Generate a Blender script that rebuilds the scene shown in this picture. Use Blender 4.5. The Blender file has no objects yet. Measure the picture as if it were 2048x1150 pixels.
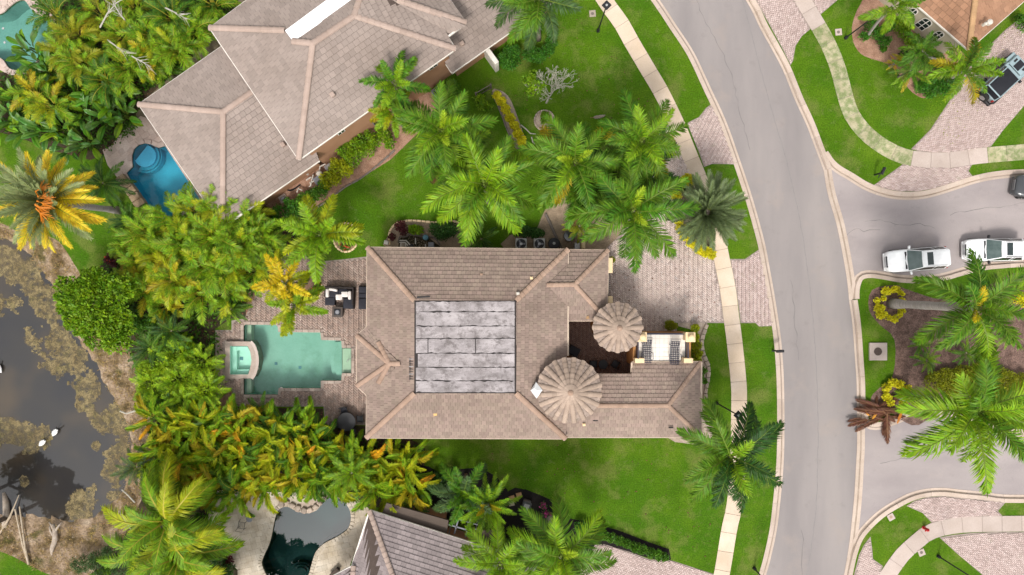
import bpy, bmesh, math, random
import numpy as np
from mathutils import Vector, Matrix, Euler
from mathutils.geometry import tessellate_polygon

# ---------------------------------------------------------------- camera, sky, sun, exposure
H = 54.0          # camera height over the ground, metres
S = 26.0          # photograph pixels per metre on the ground
sc = bpy.context.scene
COL = sc.collection
cam_d = bpy.data.cameras.new("camera"); cam = bpy.data.objects.new("camera", cam_d); COL.objects.link(cam)
cam.location = (0, 0, H); cam.rotation_euler = (0, 0, 0)
cam_d.sensor_width = 36.0; cam_d.lens = 36.0 * H / (2048 / S); cam_d.clip_start = 0.5; cam_d.clip_end = 2500
sc.camera = cam
SUN_EL, SUN_AZ = 56.0, 190.0      # degrees; azimuth clockwise from north (+Y)
wd = bpy.data.worlds.new("World"); sc.world = wd; wd.use_nodes = True
nt = wd.node_tree; nt.nodes.clear()
sky = nt.nodes.new("ShaderNodeTexSky"); sky.sky_type = 'NISHITA'; sky.sun_disc = False
sky.sun_elevation = math.radians(SUN_EL); sky.sun_rotation = math.radians(SUN_AZ)
sky.air_density = 1.6; sky.dust_density = 3.5; sky.ozone_density = 1.0
hs = nt.nodes.new("ShaderNodeHueSaturation"); hs.inputs['Saturation'].default_value = 0.12
bg = nt.nodes.new("ShaderNodeBackground"); bg.inputs['Strength'].default_value = 0.115
wo = nt.nodes.new("ShaderNodeOutputWorld")
nt.links.new(sky.outputs[0], hs.inputs['Color']); nt.links.new(hs.outputs[0], bg.inputs[0]); nt.links.new(bg.outputs[0], wo.inputs[0])
sun_d = bpy.data.lights.new("sun", 'SUN'); sun_d.energy = 1.5; sun_d.angle = math.radians(10); sun_d.color = (1.0, 0.95, 0.88)
sun = bpy.data.objects.new("sun", sun_d); COL.objects.link(sun)
_az, _el = math.radians(SUN_AZ), math.radians(SUN_EL)
_dir = Vector((math.sin(_az) * math.cos(_el), math.cos(_az) * math.cos(_el), math.sin(_el)))
sun.rotation_euler = _dir.to_track_quat('Z', 'Y').to_euler(); sun.location = (0, -30, 80)
sc.view_settings.view_transform = 'Standard'; sc.view_settings.look = 'None'
sc.view_settings.gamma = 1.0; sc.view_settings.use_curve_mapping = False
sc.view_settings.exposure = 0.95
sc.cycles.use_denoising = True
sc.cycles.max_bounces = 8; sc.cycles.transparent_max_bounces = 12

RNG = random.Random(7)
GZ = 0.10         # level of lawns and yards; the road is at 0

def W(px, py, z=0.0):
    """Ground plan: photograph pixel of a point known to lie at height z -> metres."""
    f = (H - z) / H
    return Vector(((px - 1024) / S * f, (575 - py) / S * f, z))
def W2(px, py, z=0.0):
    v = W(px, py, z); return (v.x, v.y)

# ---------------------------------------------------------------- materials
def _noise(nt, vec, scale, detail=4, rough=.55):
    n = nt.nodes.new("ShaderNodeTexNoise"); n.inputs['Scale'].default_value = scale
    n.inputs['Detail'].default_value = detail; n.inputs['Roughness'].default_value = rough
    nt.links.new(vec, n.inputs['Vector']); return n.outputs['Fac']
def _ramp(nt, fac, stops):
    r = nt.nodes.new("ShaderNodeValToRGB"); e = r.color_ramp.elements
    while len(e) < len(stops): e.new(0.5)
    for i, (p, c) in enumerate(stops):
        e[i].position = p; e[i].color = (c[0], c[1], c[2], 1)
    nt.links.new(fac, r.inputs[0]); return r.outputs[0]
def _math(nt, op, a, b=None, clamp=False):
    m = nt.nodes.new("ShaderNodeMath"); m.operation = op; m.use_clamp = clamp
    for i, x in enumerate((a, b)):
        if x is None: continue
        if isinstance(x, (int, float)): m.inputs[i].default_value = x
        else: nt.links.new(x, m.inputs[i])
    return m.outputs[0]
def _mix(nt, fac, a, b, mode='MIX'):
    m = nt.nodes.new("ShaderNodeMix"); m.data_type = 'RGBA'; m.blend_type = mode
    for i, x in ((0, fac), (6, a), (7, b)):
        if isinstance(x, (int, float)): m.inputs[i].default_value = x
        elif isinstance(x, tuple): m.inputs[i].default_value = (x[0], x[1], x[2], 1)
        else: nt.links.new(x, m.inputs[i])
    return m.outputs[2]
def _rand(nt, geo):
    oi = nt.nodes.new("ShaderNodeObjectInfo")
    return _math(nt, 'FRACT', _math(nt, 'ADD', oi.outputs['Random'], geo.outputs['Random Per Island']))

GAIN = {'lawn_grass': (1, 1, 1), 'asphalt': (.99, .91, .875), 'side_street_asphalt': (1.30, 1.19, 1.19), 'roof_tile_taupe': (.86, .815, .765), 'roof_tile_grey': (.82, .80, .74), 'roof_tile_lilac_grey': (.80, .77, .74),
        'roof_tile_terracotta': (.74, .70, .66), 'sidewalk_concrete': (1.05, 1.02, 1.03), 'pale_concrete': (.74, .68, .70), 'mossy_concrete': (.9, .9, .8), 'driveway_paver': (1.17, 1.165, 1.15), 'pale_paver': (1.0, .92, .92), 'patio_paver': (.80, .735, .69),
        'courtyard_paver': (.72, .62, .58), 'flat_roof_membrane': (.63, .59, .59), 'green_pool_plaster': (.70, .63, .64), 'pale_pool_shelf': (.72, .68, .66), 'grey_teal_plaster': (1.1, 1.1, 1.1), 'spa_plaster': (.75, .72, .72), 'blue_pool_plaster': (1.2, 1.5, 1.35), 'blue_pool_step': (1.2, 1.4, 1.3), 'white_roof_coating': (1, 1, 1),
        'white_car_paint': (1, 1, 1), 'kerb_concrete': (.84, .78, .77), 'gutter_dirt': (.85, .8, .78), 'ridge_cap_tan': (.86, .78, .74), 'ridge_cap_pink': (.82, .78, .76), 'travertine': (.82, .79, .76), 'orange_stucco': (.9, .82, .75), 'brown_stucco': (1.25, 1.15, 1.1), 'white_feather': (1, 1, 1), 'white_cushion': (.95, .95, .95), 'cream_trim': (.95, .92, .86), 'white_trim': (.92, .90, .88)}
def _gain(name, leaf):
    g = GAIN.get(name) or ((1.32, 1.15, 1.0) if leaf else (.76, .74, .72)); return lambda c: tuple(min(.9, x * k) for x, k in zip(c[:3], g))
def mat(name, stops, scale=1.0, rough=.8, fine=.25, fscale=None, isl=0.0, hue=0.0, bump=0.0, bscale=25.0, spec=.3,
        leaf=False, metal=0.0, stretch=None, spots=None, islstops=None, coat=0.0, layers=None):
    """Procedural surface: broad noise through colour stops, finer grain on top, piece-to-piece variation, relief."""
    gn = _gain(name, leaf)
    if isinstance(stops, tuple): stops = [(0.3, tuple(c * .86 for c in stops)), (0.7, tuple(min(1, c * 1.14) for c in stops))]
    stops = [(q, gn(c)) for q, c in stops]; islstops = [(q, gn(c)) for q, c in islstops] if islstops else None; layers = [(a, b, c, gn(d), e) for a, b, c, d, e in (layers or [])]
    m = bpy.data.materials.new(name); m.use_nodes = True
    nt = m.node_tree; nt.nodes.clear()
    out = nt.nodes.new("ShaderNodeOutputMaterial"); p = nt.nodes.new("ShaderNodeBsdfPrincipled")
    geo = nt.nodes.new("ShaderNodeNewGeometry"); vec = geo.outputs['Position']
    if stretch:
        mp = nt.nodes.new("ShaderNodeMapping"); mp.inputs['Scale'].default_value = stretch
        nt.links.new(vec, mp.inputs['Vector']); vec = mp.outputs[0]
    if islstops:
        col = _ramp(nt, _rand(nt, geo), islstops)
        big = _noise(nt, vec, scale, 3)
        col = _mix(nt, _math(nt, 'MULTIPLY', big, .55), col, _ramp(nt, big, stops))
    else:
        col = _ramp(nt, _noise(nt, vec, scale), stops)
    for (lscale, lo, hi, lcol, lamt) in (layers or []):
        f = _noise(nt, geo.outputs['Position'], lscale, 6, .65)
        mr = nt.nodes.new("ShaderNodeMapRange"); mr.inputs[1].default_value = lo; mr.inputs[2].default_value = hi
        mr.inputs[4].default_value = lamt; nt.links.new(f, mr.inputs[0])
        col = _mix(nt, mr.outputs[0], col, lcol)
    if fine:
        f = _noise(nt, geo.outputs['Position'], fscale or scale * 14, 3, .7)
        mr = nt.nodes.new("ShaderNodeMapRange"); mr.inputs[1].default_value = .3; mr.inputs[2].default_value = .7
        mr.inputs[3].default_value = 1 - fine; mr.inputs[4].default_value = 1 + fine; nt.links.new(f, mr.inputs[0])
        cc = nt.nodes.new("ShaderNodeCombineColor")
        for i in range(3): nt.links.new(mr.outputs[0], cc.inputs[i])
        col = _mix(nt, 1.0, col, cc.outputs[0], 'MULTIPLY')
    if isl or hue:
        r = _rand(nt, geo); h = nt.nodes.new("ShaderNodeHueSaturation"); nt.links.new(col, h.inputs['Color'])
        nt.links.new(_math(nt, 'ADD', _math(nt, 'MULTIPLY', r, 2 * isl), 1 - isl), h.inputs['Value'])
        r2 = _math(nt, 'FRACT', _math(nt, 'MULTIPLY', r, 7.31))
        nt.links.new(_math(nt, 'ADD', _math(nt, 'MULTIPLY', r2, 2 * hue), .5 - hue), h.inputs['Hue'])
        col = h.outputs[0]
    nt.links.new(col, p.inputs['Base Color'])
    p.inputs['Roughness'].default_value = rough; p.inputs['Specular IOR Level'].default_value = spec; p.inputs['Metallic'].default_value = metal
    p.inputs['Coat Weight'].default_value = coat; p.inputs['Coat Roughness'].default_value = .05
    if bump:
        b = nt.nodes.new("ShaderNodeBump"); b.inputs['Strength'].default_value = min(1, bump); b.inputs['Distance'].default_value = .05 * bump
        nt.links.new(_noise(nt, geo.outputs['Position'], bscale, 5, .65), b.inputs['Height']); nt.links.new(b.outputs[0], p.inputs['Normal'])
    if leaf:
        t = nt.nodes.new("ShaderNodeBsdfTranslucent"); nt.links.new(col, t.inputs[0]); mx = nt.nodes.new("ShaderNodeMixShader")
        mx.inputs[0].default_value = .35; nt.links.new(p.outputs[0], mx.inputs[1]); nt.links.new(t.outputs[0], mx.inputs[2]); nt.links.new(mx.outputs[0], out.inputs[0])
    else:
        nt.links.new(p.outputs[0], out.inputs[0])
    return m

def algae_mat():
    m = mat("algae_mat", [(.3, (.19, .145, .07)), (.7, (.31, .25, .13))], 1.2, .9, .4, 10, bump=.4, layers=[(2.0, .5, .7, (.15, .14, .05), .6)])
    nt = m.node_tree; out = [n for n in nt.nodes if n.type == 'OUTPUT_MATERIAL'][0]; p = out.inputs[0].links[0].from_node
    geo = nt.nodes.new("ShaderNodeNewGeometry"); f = _noise(nt, geo.outputs['Position'], 2.6, 9, .72); tr = nt.nodes.new("ShaderNodeBsdfTransparent"); mx = nt.nodes.new("ShaderNodeMixShader")
    mr = nt.nodes.new("ShaderNodeMapRange"); mr.inputs[1].default_value = .34; mr.inputs[2].default_value = .60; nt.links.new(f, mr.inputs[0])
    nt.links.new(mr.outputs[0], mx.inputs[0]); nt.links.new(tr.outputs[0], mx.inputs[1]); nt.links.new(p.outputs[0], mx.inputs[2]); nt.links.new(mx.outputs[0], out.inputs[0]); return m
def water_mat(name, tint, ior=1.9, bump=.04, bs=2.0):
    m = bpy.data.materials.new(name); m.use_nodes = True; nt = m.node_tree; nt.nodes.clear()
    out = nt.nodes.new("ShaderNodeOutputMaterial"); tr = nt.nodes.new("ShaderNodeBsdfTransparent"); tr.inputs[0].default_value = (*tint, 1)
    g = nt.nodes.new("ShaderNodeBsdfGlossy"); g.inputs['Roughness'].default_value = .03
    fr = nt.nodes.new("ShaderNodeFresnel"); fr.inputs[0].default_value = ior
    geo = nt.nodes.new("ShaderNodeNewGeometry"); b = nt.nodes.new("ShaderNodeBump"); b.inputs['Strength'].default_value = bump; b.inputs['Distance'].default_value = .1
    nt.links.new(_noise(nt, geo.outputs['Position'], bs, 3), b.inputs['Height'])
    nt.links.new(b.outputs[0], g.inputs['Normal']); nt.links.new(b.outputs[0], fr.inputs['Normal'])
    mx = nt.nodes.new("ShaderNodeMixShader"); nt.links.new(fr.outputs[0], mx.inputs[0]); nt.links.new(tr.outputs[0], mx.inputs[1]); nt.links.new(g.outputs[0], mx.inputs[2])
    nt.links.new(mx.outputs[0], out.inputs[0]); return m

G = dict
grass = mat("lawn_grass", [(.25, (.038, .092, .0025)), (.5, (.058, .124, .004)), (.78, (.086, .152, .008))], .3, .9, .42, 11, bump=.6, bscale=34, spec=.1,
            layers=[(.14, .48, .60, (.034, .098, .003), .65), (.45, .50, .66, (.130, .150, .034), .75), (2.2, .58, .78, (.155, .155, .060), .5), (.9, .60, .74, (.030, .082, .003), .5), (6, .62, .8, (.11, .15, .03), .5)])
asphalt = mat("asphalt", [(.3, (.205, .20, .205)), (.55, (.245, .238, .24)), (.8, (.29, .28, .275))], .22, .9, .12, 40, bump=.2, bscale=60, stretch=(1.6, .35, 1),
              layers=[(.35, .55, .75, (.30, .27, .245), .5), (1.0, .58, .75, (.175, .165, .165), .4), (5, .66, .74, (.12, .115, .12), .35)])
asphalt2 = mat("side_street_asphalt", [(.3, (.19, .18, .18)), (.55, (.225, .215, .21)), (.8, (.265, .25, .245))], .3, .9, .14, 40, bump=.2, bscale=60, stretch=(.5, 1.3, 1),
               layers=[(.4, .55, .75, (.28, .26, .24), .45), (1.2, .58, .75, (.15, .14, .145), .45), (5, .66, .74, (.11, .105, .11), .35)])
seam_m = mat("seam_tar", (.255, .245, .245), 2, .9)
crack_m = mat("crack_tar", (.17, .165, .165), 3, .9, .3)
concrete = mat("sidewalk_concrete", [(.3, (.45, .36, .26)), (.6, (.52, .43, .33)), (.8, (.58, .50, .41))], .5, .85, .1, 20, isl=.10, bump=.12, bscale=40,
               layers=[(1.3, .58, .78, (.30, .24, .18), .4)])
concrete_w = mat("pale_concrete", [(.3, (.50, .44, .37)), (.7, (.60, .54, .47))], .6, .85, .12, 20, isl=.07, bump=.12, bscale=40, layers=[(1.3, .6, .8, (.33, .29, .24), .4)])
concrete_moss = mat("mossy_concrete", [(.3, (.36, .32, .22)), (.7, (.47, .42, .32))], .8, .9, .2, 18, isl=.08, bump=.2, layers=[(2.2, .42, .60, (.17, .22, .09), .85), (9, .55, .7, (.12, .2, .05), .5)])
kerb_m = mat("kerb_concrete", [(.3, (.46, .39, .32)), (.7, (.56, .49, .42))], .7, .85, .12, 18, isl=.09, bump=.12, layers=[(1.6, .6, .78, (.25, .21, .17), .5)])
gutter_m = mat("gutter_dirt", [(.3, (.27, .22, .17)), (.7, (.40, .34, .28))], 1.5, .9, .2)
paver_isl = [(0, (.25, .20, .185)), (.2, (.40, .315, .285)), (.45, (.46, .37, .335)), (.7, (.37, .295, .265)), (.9, (.52, .43, .395)), (1, (.33, .29, .28))]
paver_m = mat("driveway_paver", [(.3, (.34, .27, .245)), (.7, (.52, .44, .40))], .35, .85, .1, 30, islstops=paver_isl)
paver_p = mat("patio_paver", [(.3, (.29, .235, .21)), (.7, (.48, .395, .35))], .3, .85, .12, 30,
              islstops=[(0, (.23, .185, .17)), (.25, (.36, .275, .24)), (.5, (.45, .355, .31)), (.8, (.31, .26, .235)), (1, (.54, .46, .42))])
paver_l = mat("pale_paver", [(.3, (.42, .345, .315)), (.7, (.52, .45, .41))], .5, .85, .12, 30, islstops=[(0, (.33, .27, .245)), (.5, (.45, .37, .34)), (1, (.54, .47, .44))],
              layers=[(1.0, .6, .72, (.27, .27, .19), .5)])
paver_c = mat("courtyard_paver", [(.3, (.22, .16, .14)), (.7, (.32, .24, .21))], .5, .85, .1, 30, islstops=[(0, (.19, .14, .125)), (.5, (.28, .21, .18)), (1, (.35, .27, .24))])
joint_m = mat("joint_sand", (.36, .30, .27), 2, .95)
mulch_m = mat("brown_mulch", [(.3, (.115, .070, .056)), (.7, (.24, .155, .13))], 2, .95, .65, 14, bump=.8, bscale=30)
mulch_d = mat("black_mulch", (.014, .011, .010), 2, .95, .5, 22, bump=.8, bscale=30)
mulch_r = mat("red_mulch", [(.3, (.30, .165, .11)), (.7, (.48, .30, .215))], 2, .95, .45, 22, bump=.8, bscale=30)
gravel_m = mat("tan_gravel", [(.3, (.30, .225, .155)), (.7, (.44, .345, .25))], 2, .95, .4, 24, bump=.8, bscale=34)
rock_m = mat("shell_rock", [(.3, (.38, .30, .24)), (.7, (.52, .44, .37))], 3, .9, .3, 20, isl=.25, bump=.5)
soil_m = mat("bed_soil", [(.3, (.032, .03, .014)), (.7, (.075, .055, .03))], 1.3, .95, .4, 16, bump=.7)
sand_m = mat("side_path_soil", [(.3, (.17, .14, .095)), (.7, (.25, .21, .15))], 1.2, .95, .3, 16, bump=.5)
bank_m = mat("pond_bank", [(.30, (.085, .060, .022)), (.44, (.20, .140, .075)), (.58, (.34, .25, .17)), (.75, (.48, .38, .28))], .9, .95, .45, 8, bump=1.0, bscale=7,
             layers=[(.7, .54, .66, (.075, .075, .012), .75), (2.4, .58, .70, (.55, .45, .36), .6), (1.6, .60, .72, (.05, .035, .02), .6)])
algae_m = algae_mat()
pool_plaster = mat("green_pool_plaster", [(.3, (.30, .56, .46)), (.7, (.40, .66, .56))], .5, .6, .05, layers=[(.45, .52, .7, (.20, .42, .30), .7)])
spa_m = mat('spa_plaster', [(.3, (.62, .92, .80)), (.7, (.70, .95, .86))], .6, .6, .04)
pool_shelf = mat("pale_pool_shelf", (.58, .66, .52), .7, .6, .05)
pool_blue = mat("blue_pool_plaster", [(.3, (.03, .22, .33)), (.7, (.05, .30, .42))], .6, .6, .05)
pool_blue2 = mat("blue_pool_step", (.08, .34, .50), .8, .6, .05)
pool_teal = mat("dark_teal_plaster", [(.3, (.012, .075, .07)), (.7, (.022, .11, .10))], .6, .6, .1)
pool_gray = mat("grey_teal_plaster", [(.3, (.13, .26, .24)), (.7, (.18, .33, .31))], .5, .6, .1)
w_green = water_mat("pool_water_green", (.80, .95, .90), 1.4)
w_blue = water_mat("pool_water_blue", (.75, .92, .97), 1.4)
w_teal = water_mat("pool_water_dark", (.75, .92, .92), 1.85, .01)
travertine = mat("travertine", [(.3, (.42, .36, .27)), (.55, (.56, .50, .41)), (.8, (.64, .60, .52))], .9, .8, .12, 12, isl=.1, bump=.15, layers=[(1.5, .56, .7, (.35, .27, .17), .5)])
pinkstone = mat("pink_stone", [(.3, (.52, .40, .35)), (.7, (.62, .52, .47))], .9, .8, .12, 12, isl=.1, bump=.15)
coping_m = mat("coping_stone", [(.3, (.36, .29, .25)), (.7, (.48, .40, .35))], 1.0, .8, .15, 14, isl=.12, bump=.2)
wallstone = mat("pool_wall_stone", [(.3, (.30, .21, .13)), (.7, (.45, .35, .24))], 2, .9, .25, 12, isl=.2, bump=.4)
tile_main = mat("roof_tile_taupe", [(.3, (.225, .175, .15)), (.7, (.31, .245, .215))], .25, .85, .12, 16, isl=.13, hue=.008, bump=.15, bscale=40, stretch=(.25, 1.4, 1),
                layers=[(.6, .58, .78, (.17, .13, .115), .5)])
tile_gray = mat("roof_tile_grey", [(.3, (.265, .215, .20)), (.7, (.33, .275, .262))], .3, .85, .1, 16, isl=.09, bump=.15, bscale=40, layers=[(.6, .6, .8, (.22, .18, .17), .4)])
tile_slate = mat("roof_tile_lilac_grey", [(.3, (.25, .215, .22)), (.7, (.34, .295, .30))], .3, .85, .1, 16, isl=.16, bump=.15, bscale=40)
tile_tan = mat("roof_tile_terracotta", [(.3, (.30, .165, .10)), (.7, (.40, .235, .155))], .3, .85, .12, 16, isl=.14, bump=.15, bscale=40)
cap_main = mat("ridge_cap_tan", [(.3, (.32, .235, .18)), (.7, (.40, .305, .245))], .8, .85, .1, 16, isl=.08)
cap_gray = mat("ridge_cap_pink", [(.3, (.37, .29, .245)), (.7, (.45, .36, .315))], .8, .85, .08, 16, isl=.06)
cap_tan = mat("ridge_cap_orange", (.48, .30, .16), .8, .85, .1, 16, isl=.08)
mortar = mat("roof_underlay", (.10, .075, .065), 2, .95)
tar_m = mat("black_roof_tar", (.035, .03, .03), 3, .8, .3)
membrane = mat("flat_roof_membrane", [(.34, (.34, .325, .325)), (.5, (.48, .46, .465)), (.66, (.60, .58, .585))], 2.2, .8, .2, 30, isl=.05, bump=.3, bscale=5, stretch=(.35, .8, 1),
               layers=[(.6, .46, .66, (.25, .23, .225), .6), (2.4, .52, .64, (.17, .155, .15), .6), (7, .55, .70, (.13, .12, .115), .5), (4, .6, .7, (.70, .69, .70), .5)])
white_roof = mat("white_roof_coating", (.82, .82, .82), 1, .6, .02)
stucco_or = mat("orange_stucco", [(.3, (.38, .20, .075)), (.7, (.46, .26, .11))], .6, .9, .06, 30)
stucco_br = mat("brown_stucco", [(.3, (.25, .145, .085)), (.7, (.30, .18, .11))], .6, .9, .06, 30)
stucco_cr = mat("cream_stucco", (.50, .44, .34), .6, .9, .05, 30)
brownroof = mat("brown_flat_roof", (.105, .08, .065), .7, .85, .08)
trim_cream = mat("cream_trim", (.72, .56, .36), 1, .7, .04)
trim_white = mat("white_trim", (.72, .68, .63), 1, .6, .04)
fascia_m = mat("gutter_tan", (.62, .50, .40), 1, .6, .04)
white_paint = mat("white_car_paint", (.80, .80, .81), 1, .25, 0, spec=.5, coat=.6)
blue_paint = mat("pale_blue_paint", (.34, .46, .51), 1, .3, 0, spec=.5, coat=.6)
dark_paint = mat("dark_grey_paint", (.055, .06, .068), 1, .3, 0, spec=.5, coat=.6)
glass_dk = mat("tinted_glass", (.02, .035, .035), 1, .06, 0, spec=.7)
glass_ws = mat("windscreen_glass", [(.3, (.06, .10, .095)), (.7, (.12, .17, .165))], 2, .06, 0, spec=.7)
lampglass = mat("lamp_glass", (.45, .46, .47), 1, .15, 0, spec=.6)
tail_red = mat("tail_lamp_red", (.35, .02, .02), 1, .2, 0, spec=.5)
rubber = mat("tyre_rubber", (.018, .018, .018), 2, .8, .2)
black_metal = mat("black_metal", (.022, .022, .026), 2, .5, .15)
black_roof = mat("black_soft_top", (.016, .017, .024), 3, .7, .25)
navy_metal = mat("navy_metal", (.035, .035, .06), 2, .45, .1)
silver = mat("silver_metal", (.45, .45, .47), 2, .35, .05, metal=.6)
wicker = mat("dark_wicker", (.035, .028, .027), 6, .8, .35, 60)
cushion_d = mat("charcoal_cushion", (.035, .036, .048), 3, .9, .2)
cushion_w = mat("white_cushion", (.66, .61, .58), 2, .9, .06)
table_br = mat("fire_table_frame", (.10, .08, .07), 3, .7, .2)
white_pvc = mat("white_pvc", (.70, .66, .60), 2, .5, .08)
gray_box = mat("grey_plastic", (.25, .26, .30), 2, .6, .08)
blue_pl = mat("blue_plastic", (.11, .26, .33), 2, .5, .1)
beige_box = mat("beige_metal", (.42, .36, .29), 2, .6, .1)
wood_pole = mat("bleached_bamboo", [(.3, (.46, .36, .24)), (.7, (.62, .53, .42))], 2, .8, .15)
driftwood = mat("driftwood", [(.3, (.36, .29, .23)), (.7, (.52, .45, .38))], 3, .9, .25, 20, bump=.4)
deadbranch = mat("bleached_twig", [(.3, (.42, .40, .34)), (.7, (.60, .58, .52))], 4, .9, .15)
timber = mat("grey_timber", (.20, .17, .15), 3, .9, .25)
bark = mat("palm_bark", [(.3, (.19, .155, .125)), (.7, (.33, .285, .245))], 3, .9, .3, 20, bump=.5, stretch=(.4, .4, 4))
bark_w = mat("pale_palm_bark", [(.3, (.30, .27, .25)), (.7, (.46, .43, .41))], 2, .9, .2, 20, bump=.4, stretch=(.5, .5, 5))
red_paint = mat("red_paint", (.50, .02, .025), 2, .4, .1)
feather_w = mat("white_feather", (.75, .74, .72), 4, .8, .05)
feather_b = mat("black_feather", (.02, .02, .02), 4, .7, .1)
bill_m = mat("grey_bill", (.12, .10, .09), 4, .6, .1)
flower_r = mat("red_flower", [(.3, (.42, .03, .01)), (.7, (.60, .10, .02))], 6, .7, .1, isl=.3)
flower_p = mat("pink_flower", (.42, .05, .20), 6, .7, .1, isl=.3)
def leafm(name, c, isl=.28, hue=.02, sc=1.2, c2=None, spec=.3, rough=.55):
    c2 = c2 or c
    return mat(name, [(.3, tuple(x * .78 for x in c)), (.7, tuple(x * 1.15 for x in c2))], sc, rough, .12, 9, isl=isl, hue=hue, leaf=True, spec=spec)
L_royal = leafm("leaf_royal_green", (.074, .180, .008), .36)
L_royal_l = leafm("leaf_royal_lime", (.145, .290, .008), .3)
L_spear = leafm("leaf_spear_bright", (.25, .40, .015), .2)
L_gray = leafm("leaf_grey_green", (.115, .175, .085), .28, spec=.35)
L_gold = leafm("leaf_golden", (.52, .40, .010), .22, c2=(.50, .46, .03))
L_silver = leafm("leaf_silver_green", (.20, .27, .13), .22)
L_lime = leafm("leaf_lime", (.18, .29, .006), .3, c2=(.27, .32, .006))
L_yel = leafm("leaf_yellow", (.42, .37, .006), .25)
L_areca = leafm("leaf_areca", (.095, .225, .006), .42, c2=(.14, .265, .006))
L_areca_y = leafm("leaf_areca_yellow", (.27, .25, .008), .35)
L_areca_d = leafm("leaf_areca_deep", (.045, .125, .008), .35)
L_orange = leafm("leaf_orange", (.46, .23, .010), .3, c2=(.44, .30, .01))
L_dark = leafm("leaf_dark", (.022, .075, .010), .4)
L_mid = leafm("leaf_mid", (.045, .145, .008), .4, c2=(.06, .17, .008))
L_bright = leafm("leaf_bright", (.085, .225, .006), .4, c2=(.14, .26, .006))
L_feather = leafm("leaf_feather", (.130, .280, .005), .4, c2=(.20, .33, .006))
L_dry = leafm("leaf_dry_grass", (.30, .22, .11), .4, c2=(.24, .20, .06))
ac_grey = mat("pale_grey_metal", (.50, .50, .49), 2, .5, .06)
L_hedge = leafm("leaf_hedge", (.040, .150, .010), .45)
L_duranta = leafm("leaf_duranta", (.47, .50, .012), .24)
L_olive = leafm("leaf_olive", (.170, .215, .006), .28)
L_banana = leafm("leaf_banana", (.055, .165, .020), .35, c2=(.075, .19, .035), spec=.5, rough=.4)
L_ti = leafm("leaf_burgundy", (.075, .018, .022), .4)
L_brown = leafm("leaf_dead_brown", (.115, .055, .035), .35)
L_drygold = leafm("leaf_dry_gold", (.50, .24, .03), .2)
L_duskgreen = leafm("leaf_dusky", (.045, .10, .03), .35)
RACH_G = mat("rachis_green", (.14, .21, .02), 2, .6)
RACH_Y = mat("rachis_yellow", (.38, .34, .03), 2, .6)
RACH_B = mat("rachis_brown", (.24, .12, .06), 2, .7)
RACH_O = mat("fruit_stalk_orange", (.62, .20, .01), 2, .6)

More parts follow.
